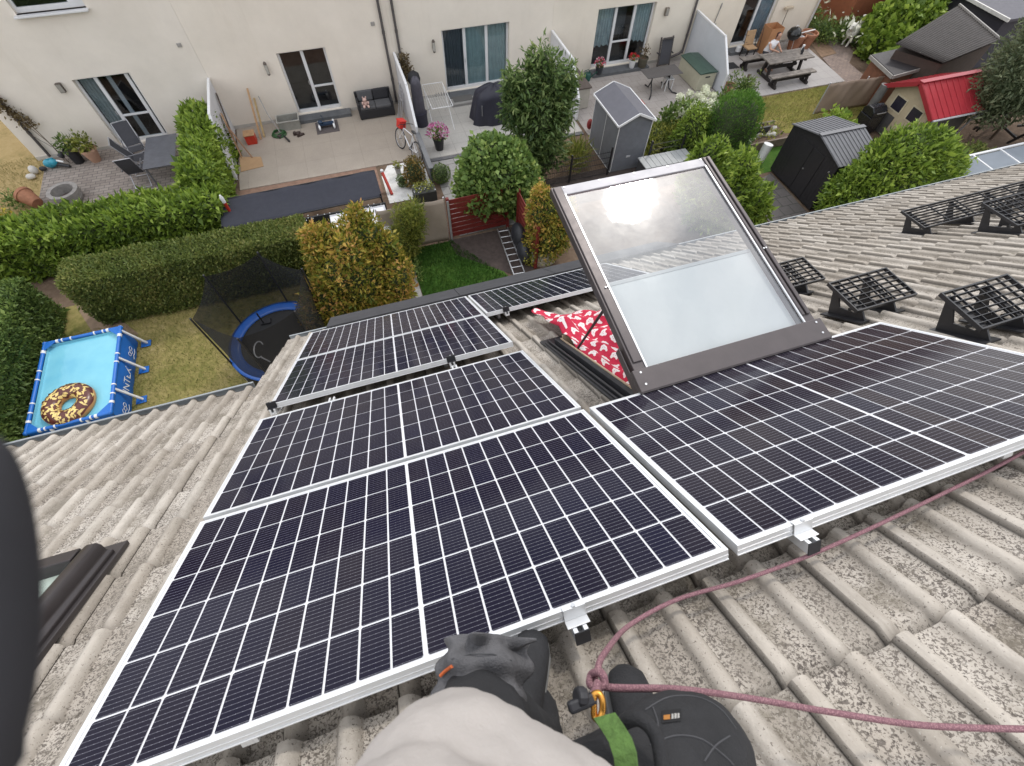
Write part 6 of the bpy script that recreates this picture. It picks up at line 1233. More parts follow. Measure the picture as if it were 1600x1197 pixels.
# playhouse with red roof
def playhouse():
    X0,X1,Y0,Y1,ZE,ZA=20.55,22.75,10.15,11.95,1.5,2.06; ym=11.05; o=thing('playhouse','beige wooden playhouse with bright red metal roof','playhouse',((X0+X1)/2,ym,0)); BW=M('cream_boards',(.52,.43,.29),.7,.08,6)
    m=MB(); m.box((X0,Y0,0),(X0+.05,Y1,ZE-.05)); m.prism([(X0,Y0,ZE-.05),(X0,Y1,ZE-.05),(X0,ym,ZA-.1)],(0,0,0),(.05,0,0)); m.box((X1-.05,Y0,0),(X1,Y1,ZE-.05)); m.box((X0+.05,Y1-.05,0),(X1-.05,Y1,ZE-.05)); m.build('wall',BW,o)
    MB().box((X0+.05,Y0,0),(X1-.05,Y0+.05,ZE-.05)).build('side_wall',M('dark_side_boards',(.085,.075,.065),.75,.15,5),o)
    for y0,y1 in ((10.42,10.86),(11.22,11.66)):
        MB().box((X0-.02,y0-.05,.84),(X0,y1+.05,1.36)).build('window_frame',M('pale_cream',(.60,.52,.37),.7),o); MB().box((X0-.028,y0,.89),(X0-.021,y1,1.31)).build('window',M('dark_pane',(.03,.027,.04),.15),o)
    MB().box((X0-.02,11.25,.0),(X0,11.75,.70)).build('lower_panel',M('grey_panel',(.10,.095,.095),.6),o)
    RR=M('red_metal_roof',(.34,.030,.040),.38,.08,5,0,60,.1)
    for s in (-1,1):
        m=MB(); ye=ym+s*1.22; ze=ZE-.10; xa,xb=X0-.28,X1+.22; m.prism([(xa,ym,ZA),(xa,ye,ze),(xa,ye,ze+.025),(xa,ym,ZA+.025)],(0,0,0),(xb-xa,0,0))
        for k in range(11):
            x=xa+.03+k*(xb-xa-.08)/10; m.prism([(x,ym,ZA+.02),(x,ye,ze+.02),(x,ye,ze+.05),(x,ym,ZA+.05)],(0,0,0),(.035,0,0))
        m.build('roof',RR,o,bevel=.003); MB().bar((xa-.012,ym,ZA-.02),(xa-.012,ye,ze-.02),.02,.14).build('barge_board',RR,o)
    MB().bar((X0-.28,ym,ZA+.05),(X1+.22,ym,ZA+.05),.18,.02).build('ridge_cap',RR,o); MB().cyl((X0-.28,ym-1.27,ZE-.10),(X1+.22,ym-1.27,ZE-.10),.035,n=8).tube([(X1+.2,ym-1.27,ZE-.12),(X1-.1,ym-1.1,ZE-.45),(X1-.12,ym-.98,.1)],.03,8).build('gutter',LALU,o,smooth=50)
playhouse()
o=thing('covered_grill','black gas grill with shiny hood left of the playhouse','barbecue',(20.0,11.9,0)); MB().box((19.6,11.45,.05),(20.3,12.0,.70)).build('cabinet',M('gloss_black',(.012,.012,.016),.25),o,bevel=.02)
m=MB(); m.prism([(19.62,11.45,.701),(19.62,12.0,.701),(19.62,12.0,.86),(19.62,11.85,1.0),(19.62,11.62,1.0),(19.62,11.47,.88)],(0,0,0),(.66,0,0)); m.build('hood',M('gloss_black',(.012,.012,.016),.25),o,bevel=.03); MB().cyl((19.75,11.42,.86),(20.15,11.42,.86),.018,n=8).build('handle',ALU,o)
o=thing('grill_cover','grey tarpaulin roll standing behind the black gas grill','tarpaulin',(20.35,12.2,0)); MB().tube([(20.25,12.15,.02),(20.3,12.2,1.45)],[.17,.15],12).build('roll',M('grey_tarp',(.13,.125,.12),.5,.15,6,.2,30),o,smooth=60)
# cold frame / glazed boxes by the right eave
def glazed():
    o=thing('cold_frame','row of grey framed glass lids beside the gutter at the right edge','cold frame',(20,6.2,0)); a=G(1503,262,1.6);b=G(1600,238,1.6); z=1.6
    X0,Y0=a[0]-.2,a[1]-.55; n=5; w=1.15
    MB().box((X0,Y0-.2,0),(X0+n*w,Y0+1.0,1.50)).build('box',M('grey_box_wall',(.22,.23,.24),.6),o); f=MB(); g=MB()
    for k in range(n):
        x=X0+k*w; f.box((x,Y0-.2,1.52),(x+.05,Y0+1.0,1.56)); g.box((x+.05,Y0-.14,1.53),(x+w,Y0+.94,1.54))
    f.box((X0,Y0-.26,1.515),(X0+n*w,Y0-.2,1.565)); f.box((X0,Y0+1.0,1.515),(X0+n*w,Y0+1.06,1.565)); f.build('frame',WHITE,o); g.build('glass_lid',M('grey_glass_lid',(.24,.265,.30),.12,.08,2),o)
    g=G(1495,270,.5); tag(MB().ball((g[0],g[1],.3),(.35,.3,.3)).build('paddling_pool',M('light_blue_plastic',(.08,.30,.50),.4),smooth=60),'light blue plastic thing peeking out by the glass lids','pool toy')
glazed()
g=G(1312,312); tag(MB().box((g[0]-.1,g[1]-.05,0),(g[0]+.12,g[1]+.05,.45),Matrix.Rotation(R_(15),3,'Y')).build('wood_block',M('orange_wood',(.36,.16,.07),.7)),'orange wooden block under the laurel bush by the gutter','block')
o=thing('timber_heap','heap of dark timber frames at the right edge below the big tree','timber',(25,10.0,0)); m=MB()
for k in range(12): x=24.0+random.uniform(0,2.4); y=8.6+random.uniform(0,2.2); m.bar((x,y,.1+.1*random.random()),(x+random.uniform(-1,1.2),y+random.uniform(-.9,.9),.35+.4*random.random()),.07,.07)
m.build('beams',DARKW,o)
# ---------------------------------------------------------------- hedges, shrubs and trees
def hedge(name,label,lo,hi,mat,size,dens,seed,asp=.45,amp=.06,faces='xXyYZ',inset=.10,spread=.75,f=1.6,group=None,a=.22,b=.45,tf=1.6,rnd=.12):
    o=thing(name,label,'hedge',((lo[0]+hi[0])/2,(lo[1]+hi[1])/2,0),group=group)
    cm=MB(); l=np.array(lo)+inset;l[2]=0;h=np.array(hi)-inset; cm.box(l,h)
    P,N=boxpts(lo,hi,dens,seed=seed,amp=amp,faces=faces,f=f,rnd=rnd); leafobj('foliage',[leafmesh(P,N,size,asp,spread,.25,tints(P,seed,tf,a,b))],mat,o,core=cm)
    m=MB()
    for k in range(int((hi[0]-lo[0]+hi[1]-lo[1])/.8)): x=random.uniform(lo[0]+.2,hi[0]-.2);y=random.uniform(lo[1]+.2,hi[1]-.2); m.cyl((x,y,0),(x,y,hi[2]*.7),.03,n=6)
    m.build('stem',BARK,o); return o
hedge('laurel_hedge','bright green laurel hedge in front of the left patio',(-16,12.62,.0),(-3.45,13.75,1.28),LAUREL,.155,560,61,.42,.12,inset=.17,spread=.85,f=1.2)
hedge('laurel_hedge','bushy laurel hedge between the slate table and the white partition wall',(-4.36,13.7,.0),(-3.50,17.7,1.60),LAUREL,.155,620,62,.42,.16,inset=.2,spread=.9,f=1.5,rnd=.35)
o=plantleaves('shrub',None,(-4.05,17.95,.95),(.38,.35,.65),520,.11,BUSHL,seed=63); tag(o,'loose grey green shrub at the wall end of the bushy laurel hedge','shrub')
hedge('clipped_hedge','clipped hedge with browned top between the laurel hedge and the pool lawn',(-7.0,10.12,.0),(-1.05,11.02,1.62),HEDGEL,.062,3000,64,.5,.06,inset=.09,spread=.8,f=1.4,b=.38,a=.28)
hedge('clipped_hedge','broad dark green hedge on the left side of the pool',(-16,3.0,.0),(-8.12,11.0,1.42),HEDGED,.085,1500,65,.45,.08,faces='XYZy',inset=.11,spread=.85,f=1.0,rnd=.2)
def multishrub(name,label,cat,base,blobs,mat,size,dens,seed,asp=.4,spread=.75,trunks=(),up=.25,core=.78,amp=.12,f=2.2,lo=.8,tf=1.8,a=.22,b=.42,hi=1.07,p=2.0):
    o=thing(name,label,cat,(base[0],base[1],0)); cm=MB(); parts=[]
    for i,(c,r) in enumerate(blobs):
        if core and min(r)>.3: blobcore(cm,c,r,p,seed+i,amp,k=core,f=f)
        ar=12.57*((r[0]*r[1])**1.6+(r[0]*r[2])**1.6+(r[1]*r[2])**1.6)**.625/3**.625; n=int(ar*dens)
        P,N=blobpts(c,r,n,p,seed+i,amp,lo,hi,f); parts.append(leafmesh(P,N,size,asp,spread,up,tints(P,seed+i,tf,a,b)))
    for i,(c,r) in enumerate(blobs):      # stray shoots beyond the outline
        for q in range(int(5+9*r[0])):
            d=nrmz(RNG.normal(size=(1,3))*np.array([1,1,1.1])+np.array([[0,0,.35]]))[0]; L=RNG.uniform(.12,.34)*min(1,r[0]+.3); b0=np.array(c)+d*np.array(r)*.93; k=10; tt=np.linspace(0,1,k)[:,None]; P=b0+d*tt*L+np.array([0,0,.25])*tt*tt*L+RNG.normal(size=(k,3))*.02; P=P[P[:,2]>.03]
            if len(P): parts.append(leafmesh(P,np.tile(d,(len(P),1)),size*.85,asp,spread,up,np.clip(RNG.uniform(.45,1.0,len(P)),0,1)))
    leafobj('crown',parts,mat,o,core=cm if cm.v else None)
    for j,t in enumerate(trunks): MB().tube(t,[.06*(1-.13*k) for k in range(len(t))],8).build('trunk' if j==0 else 'limb',BARK,o,smooth=60)
    return o
def fit(cx,cy,Y,rpx):   # blob from an outline in the survey: centre direction at distance Y, radius
    c=GY(cx,cy,Y); return c
# orange leaved photinia in front of the white cabinet
bl=[((.0,8.55,1.35),(1.05,.9,1.35)),((-.75,8.2,.9),(.62,.6,.95)),((.85,8.45,1.05),(.62,.65,1.05)),((-.45,8.8,2.0),(.55,.5,.85)),((.45,8.8,2.15),(.58,.5,.85)),((.1,8.3,2.25),(.4,.4,.6)),((-.65,8.6,2.55),(.22,.2,.5)),((.55,8.85,2.8),(.18,.18,.45)),((.95,8.6,1.9),(.35,.35,.55)),((-1.12,7.95,.75),(.42,.42,.8))]
multishrub('photinia_shrub','large orange and green leaved shrub at the eave between trampoline and lawn','shrub',(0,8.5),bl,PHOT,.105,620,71,.40,.9,[[(0,8.6,0),(.03,8.6,.8),(-.1,8.65,1.9)]],.5,.80,.20,2.6,.72,1.5)
bl=[((5.6,8.95,.9),(.62,.6,.95)),((5.45,9.0,1.7),(.5,.45,.75)),((5.95,8.9,1.3),(.45,.5,.9)),((5.3,9.05,2.15),(.26,.26,.4))]
multishrub('photinia_shrub','orange tipped shrub close to the left edge of the open sash','shrub',(5.6,8.95),bl,PHOT,.095,520,72,.42,.9,[[(5.6,8.95,0),(5.62,8.95,.9)]],.4,.72,.16,2.6,.7)
bl=[((1.75,10.3,1.0),(.42,.35,.85)),((1.95,10.2,1.4),(.32,.3,.6)),((1.5,10.2,.6),(.4,.35,.6))]
multishrub('feathery_shrub','feathery yellow green shrub in front of the beige screen fence','shrub',(1.75,10.3),bl,YELB,.12,800,73,.18,1.0,[[(1.75,10.3,0),(1.75,10.3,.8)]],.8,.6,.2,3.0,.5)
o=plantleaves('herb_plant',None,(1.62,9.5,.18),(.2,.5,.25),300,.09,BUSHL,seed=74); tag(o,'low tangled plant at the foot of the feathery shrub by the lawn edging','plant')
bl=[((4.72,11.35,1.45),(1.12,.95,1.0)),((4.2,11.2,1.05),(.75,.7,.75)),((5.35,11.2,1.15),(.72,.7,.75)),((4.6,11.4,2.0),(.7,.65,.62)),((5.05,11.05,.85),(.6,.55,.65)),((5.15,11.3,1.75),(.6,.55,.6))]
multishrub('maple_tree','round light green maple behind the red slat fence','tree',(4.75,11.3),bl,MAPL,.13,300,75,.72,.95,[[(4.75,11.35,0),(4.78,11.3,.7),(4.7,11.35,1.5)],[(4.78,11.3,.6),(5.2,11.2,1.3)]],.2,.78,.14,2.4,.78)
bl=[((6.62,12.9,2.0),(.95,.85,1.2)),((6.2,12.8,2.85),(.6,.55,.75)),((6.95,13.0,3.0),(.68,.6,.8)),((6.62,12.95,3.55),(.42,.4,.6)),((5.78,12.8,2.55),(.42,.42,.8)),((7.35,12.9,2.25),(.55,.5,.85)),((6.9,12.7,1.2),(.75,.6,.9)),((5.72,12.85,3.25),(.26,.26,.45)),((6.5,12.6,.7),(.45,.4,.7)),((7.55,13.0,2.9),(.35,.35,.5))]
multishrub('leafy_tree','tall upright tree with long narrow leaves before the covered barbecue','tree',(6.8,12.7),bl,TREEL,.17,250,81,.30,.95,[[(6.8,12.7,0),(6.78,12.72,1.0),(6.7,12.85,2.0),(6.65,12.95,3.3)],[(6.78,12.72,.7),(6.3,12.8,1.8),(6.1,12.8,2.8)],[(6.78,12.72,.8),(7.2,12.9,1.8),(7.3,12.9,2.6)]],-.15,.55,.22,2.4,.45)
bl=[((11.2,8.75,1.0),(1.05,.8,1.1)),((10.6,8.9,1.7),(.8,.6,.95)),((12.1,8.6,.75),(.75,.65,.8)),((11.6,8.9,1.65),(.55,.5,.7)),((10.3,8.9,2.4),(.45,.4,.6)),((12.6,8.5,.45),(.5,.5,.5))]
multishrub('laurel_bush','bright green laurel bush right of the open sash, by the dark paved path','shrub',(11.2,8.75),bl,LAUREL,.15,420,91,.38,.9,[[(11.2,8.75,0),(11.2,8.75,1.0)]],.5,.78,.18,2.4,.72)
bl=[((16.2,7.4,1.25),(1.85,.95,1.35)),((15.2,7.2,.95),(1.0,.8,1.0)),((17.6,7.5,1.2),(1.2,.9,1.2)),((16.3,7.6,2.05),(1.35,.75,.9)),((17.2,7.6,1.9),(.95,.7,.85)),((18.5,7.5,.95),(.7,.7,.9))]
multishrub('laurel_bush','big rounded laurel bush between the metal shed and the gutter','shrub',(16.5,7.4),bl,LAUREL,.15,360,95,.40,.85,[[(16.4,7.4,0),(16.4,7.4,1.2)]],.3,.84,.10,2.2,.8)
bl=[((21.0,8.3,.55),(1.2,.8,.6)),((20.2,8.2,.5),(.7,.6,.5))]
multishrub('low_shrub','low shrub right of the big laurel bush below the playhouse','shrub',(20.8,8.3),bl,HEDGEL,.11,330,99,.45,.9,[[(20.8,8.3,0),(20.8,8.3,.4)]],.3,.75,.2)
bl=[((24.2,9.7,3.0),(1.9,1.7,1.9)),((23.2,9.9,2.2),(1.1,1.0,1.3)),((24.6,9.9,4.2),(1.4,1.3,1.2)),((23.5,9.8,3.8),(.9,.9,1.0)),((25.6,9.8,2.6),(1.5,1.4,1.6))]
multishrub('large_tree','large grey green tree overhanging the red playhouse at the right edge','tree',(24.6,9.8),bl,DKTR,.17,190,103,.30,.95,[[(24.6,9.8,0),(24.5,9.8,1.4),(24.3,9.8,3)],[(24.5,9.8,1.3),(25.4,9.9,2.6)]],.1,.74,.16,2.4,.7)
# right middle garden plants
o=shrub('thuja','dense dark green clipped thuja before the right hand terrace','shrub',(13.62,11.95,.92),(.88,.62,1.22),9000,.085,THUJ,111,3.2,.28,.45,.05,.9,True,.9,.9,1.5)
bl=[((12.45,12.45,.85),(.52,.45,.92)),((12.2,12.5,.5),(.5,.4,.5))]
multishrub('climbing_shrub','yellow green climbing shrub between the tall shed and the thuja','shrub',(12.45,12.45),bl,LAUREL,.095,600,113,.5,.9,[[(12.45,12.45,0),(12.45,12.45,.8)]],-.3,.78,.12)
WHFC=M('cream_petals',(.66,.68,.52),.8,.06,20)
o=thing('hydrangea','hydrangea bush with big round cream flower heads at the terrace edge','shrub',(12.75,13.6,0)); P,N=blobpts((12.75,13.65,.55),(.85,.55,.65),1500,2,5,.12,.6,1.05); leafobj('leaves',[leafmesh(P,N,.13,.6,.8,.3,tints(P,5))],HEDGED,o)
for k,(px,py) in enumerate([(1063,152),(1078,147),(1092,150),(1104,146),(1072,163),(1086,165),(1098,157),(1111,160),(1066,175),(1081,172),(1095,170),(1106,172),(1118,163),(1102,139),(1114,150)]):
    c=G(px,py,1.05+.05*math.sin(k*3)); P=c+nrmz(RNG.normal(size=(150,3)))*RNG.uniform(.105,.13)*np.array([1,1,.85]); leafobj('flower_head',[leafmesh(P,nrmz(P-c),.05,.95,.5,0)],WHF,o,core=MB().ball(c,.092,10,7),coremat=WHFC)
bl=[((11.7,13.3,.28),(.7,.6,.35)),((11.0,13.0,.25),(.5,.5,.3)),((12.1,12.95,.3),(.4,.4,.4))]
multishrub('low_shrub','low yellowish plants in the bed right of the tall grey shed','shrub',(11.6,13.2),bl,YELB,.10,420,117,.4,.9,[[(11.6,13.2,0),(11.6,13.2,.2)]],.5,.6,.2)
bl=[((15.1,14.2,.45),(.8,.45,.5)),((16.2,14.7,.55),(.5,.4,.6))]
multishrub('rose_bush','loose green bush at the front end of the last white partition wall','shrub',(15.4,14.3),bl,BUSHL,.10,420,119,.45,.95,[[(15.4,14.3,0),(15.5,14.3,.6)],[(16.2,14.7,0),(16.3,14.9,1.1)]],.5,.5,.25,2.4,.4)
o=plantleaves('grass_clump',None,(8.2,12.9,.45),(.55,.5,.5),900,.30,YELB,seed=121,asp=.07,up=1.2); tag(o,'tall yellow green ornamental grass left of the tall grey shed','plant')
bl=[((17.75,11.35,.75),(.45,.4,.5)),((18.2,11.1,.5),(.4,.4,.4))]
multishrub('vine_shrub','pale leaved vine shrub behind the roof of the metal shed','shrub',(17.9,11.3),bl,LAUREL,.13,330,123,.75,.9,[[(17.9,11.3,0),(17.8,11.3,.7)]],.3,.5,.2,lo=.5)
bl=[((24.4,16.5,.55),(.6,.6,.7)),((25.2,17.0,.9),(1.0,.8,1.0)),((26.8,17.5,1.15),(1.3,.9,1.1)),((28.6,18.3,1.3),(1.6,1.0,1.2)),((24.9,15.9,.6),(.7,.5,.6)),((23.9,15.2,.35),(.45,.4,.4)),((30.4,18.9,1.4),(1.5,1.0,1.2)),((26.6,16.6,.9),(.9,.5,.7))]
multishrub('grape_vine','sprawling light green vine between the red brown shed and the dark cabins','plant',(26,16.8),bl,LAUREL,.20,190,125,.85,.9,[[(25.5,16.6,0),(25.6,16.7,1.5)]],.4,.7,.2)
bl=[((23.1,18.6,.35),(.7,.9,.4)),((24.2,18.3,.35),(.8,.7,.4)),((24.6,17.3,.3),(.6,.6,.35)),((23.0,20.0,.4),(.8,.8,.5)),((24.3,16.5,.3),(.5,.5,.35))]
multishrub('flower_bed','straggly flower bed along the brown path where the dog stands','plant',(23.8,18.2),bl,BUSHL,.13,240,133,.35,1.0,[[(23.8,18.3,0),(23.8,18.3,.3)]],.6,.3,.25,2.4,.3)
P=np.stack([RNG.uniform(22.6,25,60),RNG.uniform(16.3,20.5,60),RNG.uniform(.5,.9,60)],1); k=(P[:,0]-22.6)>(.0); o=leafobj('white_flower',[leafmesh(P+RNG.normal(size=P.shape)*.03,nrmz(RNG.normal(size=P.shape)),.22,.4,.8,.8)],WHF); tag(o,'scattered white flower spikes above the bed by the dog','flowers',kind='stuff')
# grass blades on the lawns
def blades(name,x0,x1,y0,y1,n,size,mat,fn=None,z=-.015):
    P=np.stack([RNG.uniform(x0,x1,n),RNG.uniform(y0,y1,n),np.full(n,z)],1)
    if fn is not None: P=P[fn(P)]
    N=np.tile([0,0,1.0],(len(P),1)); o=leafobj(name,[leafmesh(P,N,size,.16,.55,.6,tints(P,int(x0*7)%50+3,1.1,.3,.35))],mat); tag(o,kind='stuff'); return o
GB=leafmat('grass_blade',[(0,(.022,.065,.010)),(.5,(.045,.115,.016)),(1,(.10,.17,.03))])
DB=leafmat('dry_grass_blade',[(0,(.11,.14,.03)),(.45,(.22,.20,.06)),(1,(.44,.35,.18))])
blades('grass',1.62,4.3,5.5,10.55,26000,.075,GB,lambda P:(P[:,0]+ (P[:,1]-8.3)*.6<4.35)&((P[:,1]<10.0)|(P[:,0]<3.2)))
blades('grass',-8.0,-.8,5.5,10.1,42000,.05,DB)
blades('grass',16.0,21.8,12.7,15.0,14000,.06,DB)
blades('grass',-15,-9.7,14.3,19,14000,.06,DB)
# leaf litter on the soil strip
# ---------------------------------------------------------------- pool, ring and trampoline
def pool():
    X0,X1,Y0,Y1,Z=-7.86,-6.12,6.66,9.26,.66; o=thing('swimming_pool','blue rectangular frame pool with white rim fittings on the dry lawn','pool',((X0+X1)/2,(Y0+Y1)/2,0))
    BLU=M('pool_blue_liner',(.012,.135,.50),.4,.08,4); t=.05
    def ring(z0,z1,bul,mat,name,par,inner=False):
        pass
    m=MB(); b=.09
    for (a,c) in (((X0,Y0),(X1,Y0)),((X1,Y0),(X1,Y1)),((X1,Y1),(X0,Y1)),((X0,Y1),(X0,Y0))):
        a=np.array(a);c=np.array(c); d=(c-a)/np.linalg.norm(c-a); n=np.array([d[1],-d[0]])
        def fn(u,v):
            bb=.06*math.sin(v*math.pi)*(.4+.6*math.sin(u*math.pi))+.02*math.sin(u*40)*(1-v)*.3; q=a+(c-a)*u+n*bb; return (q[0],q[1],.0+v*(Z-.02))
        m.sheet(fn,40,8)
    wo=m.build('liner',BLU,o,smooth=60)
    m=MB(); m.box((X0+.03,Y0+.03,.01),(X1-.03,Y1-.03,.02)); 
    i=.06; vs=[(X0+i,Y0+i,Z-.01),(X1-i,Y0+i,Z-.01),(X1-i,Y1-i,Z-.01),(X0+i,Y1-i,Z-.01),(X0+.16,Y0+.16,.03),(X1-.16,Y0+.16,.03),(X1-.16,Y1-.16,.03),(X0+.16,Y1-.16,.03)]
    m.add(vs,[(0,1,5,4),(1,2,6,5),(2,3,7,6),(3,0,4,7),(4,5,6,7)]); m.build('inner_liner',M('pale_blue_liner',(.20,.50,.62),.5,.05,6),o)
    m=MB(); R=.045
    for a,c in (((X0,Y0),(X1,Y0)),((X1,Y0),(X1,Y1)),((X1,Y1),(X0,Y1)),((X0,Y1),(X0,Y0))): m.cyl((*a,Z),(*c,Z),R,n=12)
    for x in (X0,X1):
        for y in (Y0,Y1): m.ball((x,y,Z),.058,10,8); m.add([(x,y,Z+.04),(x+(.30 if x==X0 else -.30),y,Z+.035),(x,y+(.30 if y==Y0 else -.30),Z+.035)],[(0,1,2)])
    m.build('rim_tube',BLU,o,smooth=60)
    wm,nt,b_,ns,ls=newmat('pool_water'); b_.inputs['Base Color'].default_value=(.19,.53,.66,1); b_.inputs['Roughness'].default_value=.06; p=pos(ns); ls.new(ramp(ns,noise(ns,ls,p,1.0,4),ls,[(.3,(.15,.45,.60)),(.7,(.24,.58,.68))]),b_.inputs['Base Color']); bump(ns,ls,b_,noise(ns,ls,p,7,3),.12,.02)
    MB().add([(X0+.06,Y0+.06,.585),(X1-.06,Y0+.06,.585),(X1-.06,Y1-.06,.585),(X0+.06,Y1-.06,.585)],[(0,1,2,3)]).build('water',wm,o)
    for y in (Y0+.66,(Y0+Y1)/2+.30,Y1-.12):
        for x,s in ((X1,1),(X0,-1)):
            l=MB(); l.bar((x+s*.03,y,Z),(x+s*.26,y-.0,.02),.04,.05,(0,1,0)); l.build('leg',WHITE,o); 
            j=MB(); 
            for q in (-.13,.13): j.cyl((x,y+q-.016,Z),(x,y+q+.016,Z),R+.008,n=12)
            j.build('joint',WHITE,o,smooth=60); f=MB(); f.box((x+s*.10 if s>0 else x-.34,y-.10,.0),(x+.34 if s>0 else x-.10,y+.10,.012)); f.build('foot_flap',BLU,o)
    for x in (X0+.5,X1-.5):
        for y,s in ((Y0,-1),(Y1,1)):
            MB().bar((x,y+s*.03,Z),(x,y+s*.24,.02),.05,.04).build('leg',WHITE,o); j=MB(); [j.cyl((x+q-.016,y,Z),(x+q+.016,y,Z),R+.008,n=12) for q in (-.1,.1)]; j.build('joint',WHITE,o,smooth=60)
    for x in (X0,X1):
        for y in (Y0,Y1):
            j=MB(); sx=1 if x==X0 else -1; sy=1 if y==Y0 else -1; j.cyl((x+sx*.26,y,Z),(x+sx*.32,y,Z),R+.008,n=12); j.cyl((x,y+sy*.26,Z),(x,y+sy*.32,Z),R+.008,n=12); j.build('joint',WHITE,o,smooth=60)
    # lettering and printed marks on the long side
    def txt(s,y,z,size):
        cu=bpy.data.curves.new('lettering','FONT'); cu.body=s; cu.size=size; cu.extrude=.002; cu.align_x='CENTER'; cu.materials.append(WHITE); tt=bpy.data.objects.new('lettering_curve',cu); COL.objects.link(tt); bpy.context.view_layer.update(); me=bpy.data.meshes.new_from_object(tt.evaluated_get(bpy.context.evaluated_depsgraph_get())); me.name='lettering'; bpy.data.objects.remove(tt); me.materials.clear(); me.materials.append(WHITE); t=bpy.data.objects.new('lettering',me); COL.objects.link(t); t.parent=o
        W=Matrix.Translation((X1+.068,y,z))@Matrix.Rotation(R_(90),4,'Z')@Matrix.Rotation(R_(84),4,'X'); t.matrix_local=WM[o.name].inverted()@W; WM[t.name]=W
    txt('INTEX',Y0+1.13,.24,.27)
    m=MB()
    for yc in (Y1-.56,Y0+.30):
        for k in range(3): m.tube([(X1+.062+.004,yc-.10+.09*k+.055*math.cos(a),.30+.035*((k+1)%2)+.05*math.sin(a)) for a in np.linspace(0,6.28,13)[:-1]],.006,5,closed=True)
        m.tube([(X1+.066,yc-.16,.17),(X1+.068,yc-.05,.20),(X1+.068,yc+.05,.17),(X1+.066,yc+.16,.20)],.006,5)
    m.build('printed_mark',WHITE,o)
    # ring float
    c=(-7.06,7.20,.62); q=thing('swim_ring','chocolate doughnut shaped swim ring with yellow sprinkles floating in the pool','swim ring',c)
    def tor(u,v,R=.37,r=.19): a=u*6.2832;e=v*6.2832; return (c[0]+(R+r*math.cos(e))*math.cos(a),c[1]+(R+r*math.cos(e))*math.sin(a),c[2]+.03+r*.8*math.sin(e))
    m=MB(); m.sheet(lambda u,v:tor(u,.42+v*.74),44,12); m.build('dough',M('dough_orange',(.55,.24,.07),.4,.08,8),q,smooth=80)
    m=MB(); m.sheet(lambda u,v:tor(u,.055+.014*math.sin(u*50)+v*(.40-.02*math.sin(u*38)),.37,.196),60,10); m.build('glaze',M('chocolate_glaze',(.10,.025,.018),.3,.15,8),q,smooth=80)
    m=MB(); SP=M('yellow_sprinkles',(.80,.60,.22),.4,.15,10)
    for k in range(190):
        u=random.random();v=random.uniform(.07,.44); p0=Vector(tor(u,v,.37,.200)); d=Vector((random.gauss(0,1),random.gauss(0,1),0)).normalized(); nrm_=(p0-Vector((c[0]+.37*math.cos(u*6.2832),c[1]+.37*math.sin(u*6.2832),c[2]+.03))).normalized(); d=(d-nrm_*d.dot(nrm_)).normalized(); s=d.cross(nrm_); L=random.uniform(.035,.075); w=random.uniform(.018,.034)
        m.add([p0-d*L,p0+s*w,p0+d*L,p0-s*w,p0+nrm_*.004],[(0,1,4),(1,2,4),(2,3,4),(3,0,4)])
    m.build('sprinkles',SP,q)
pool()
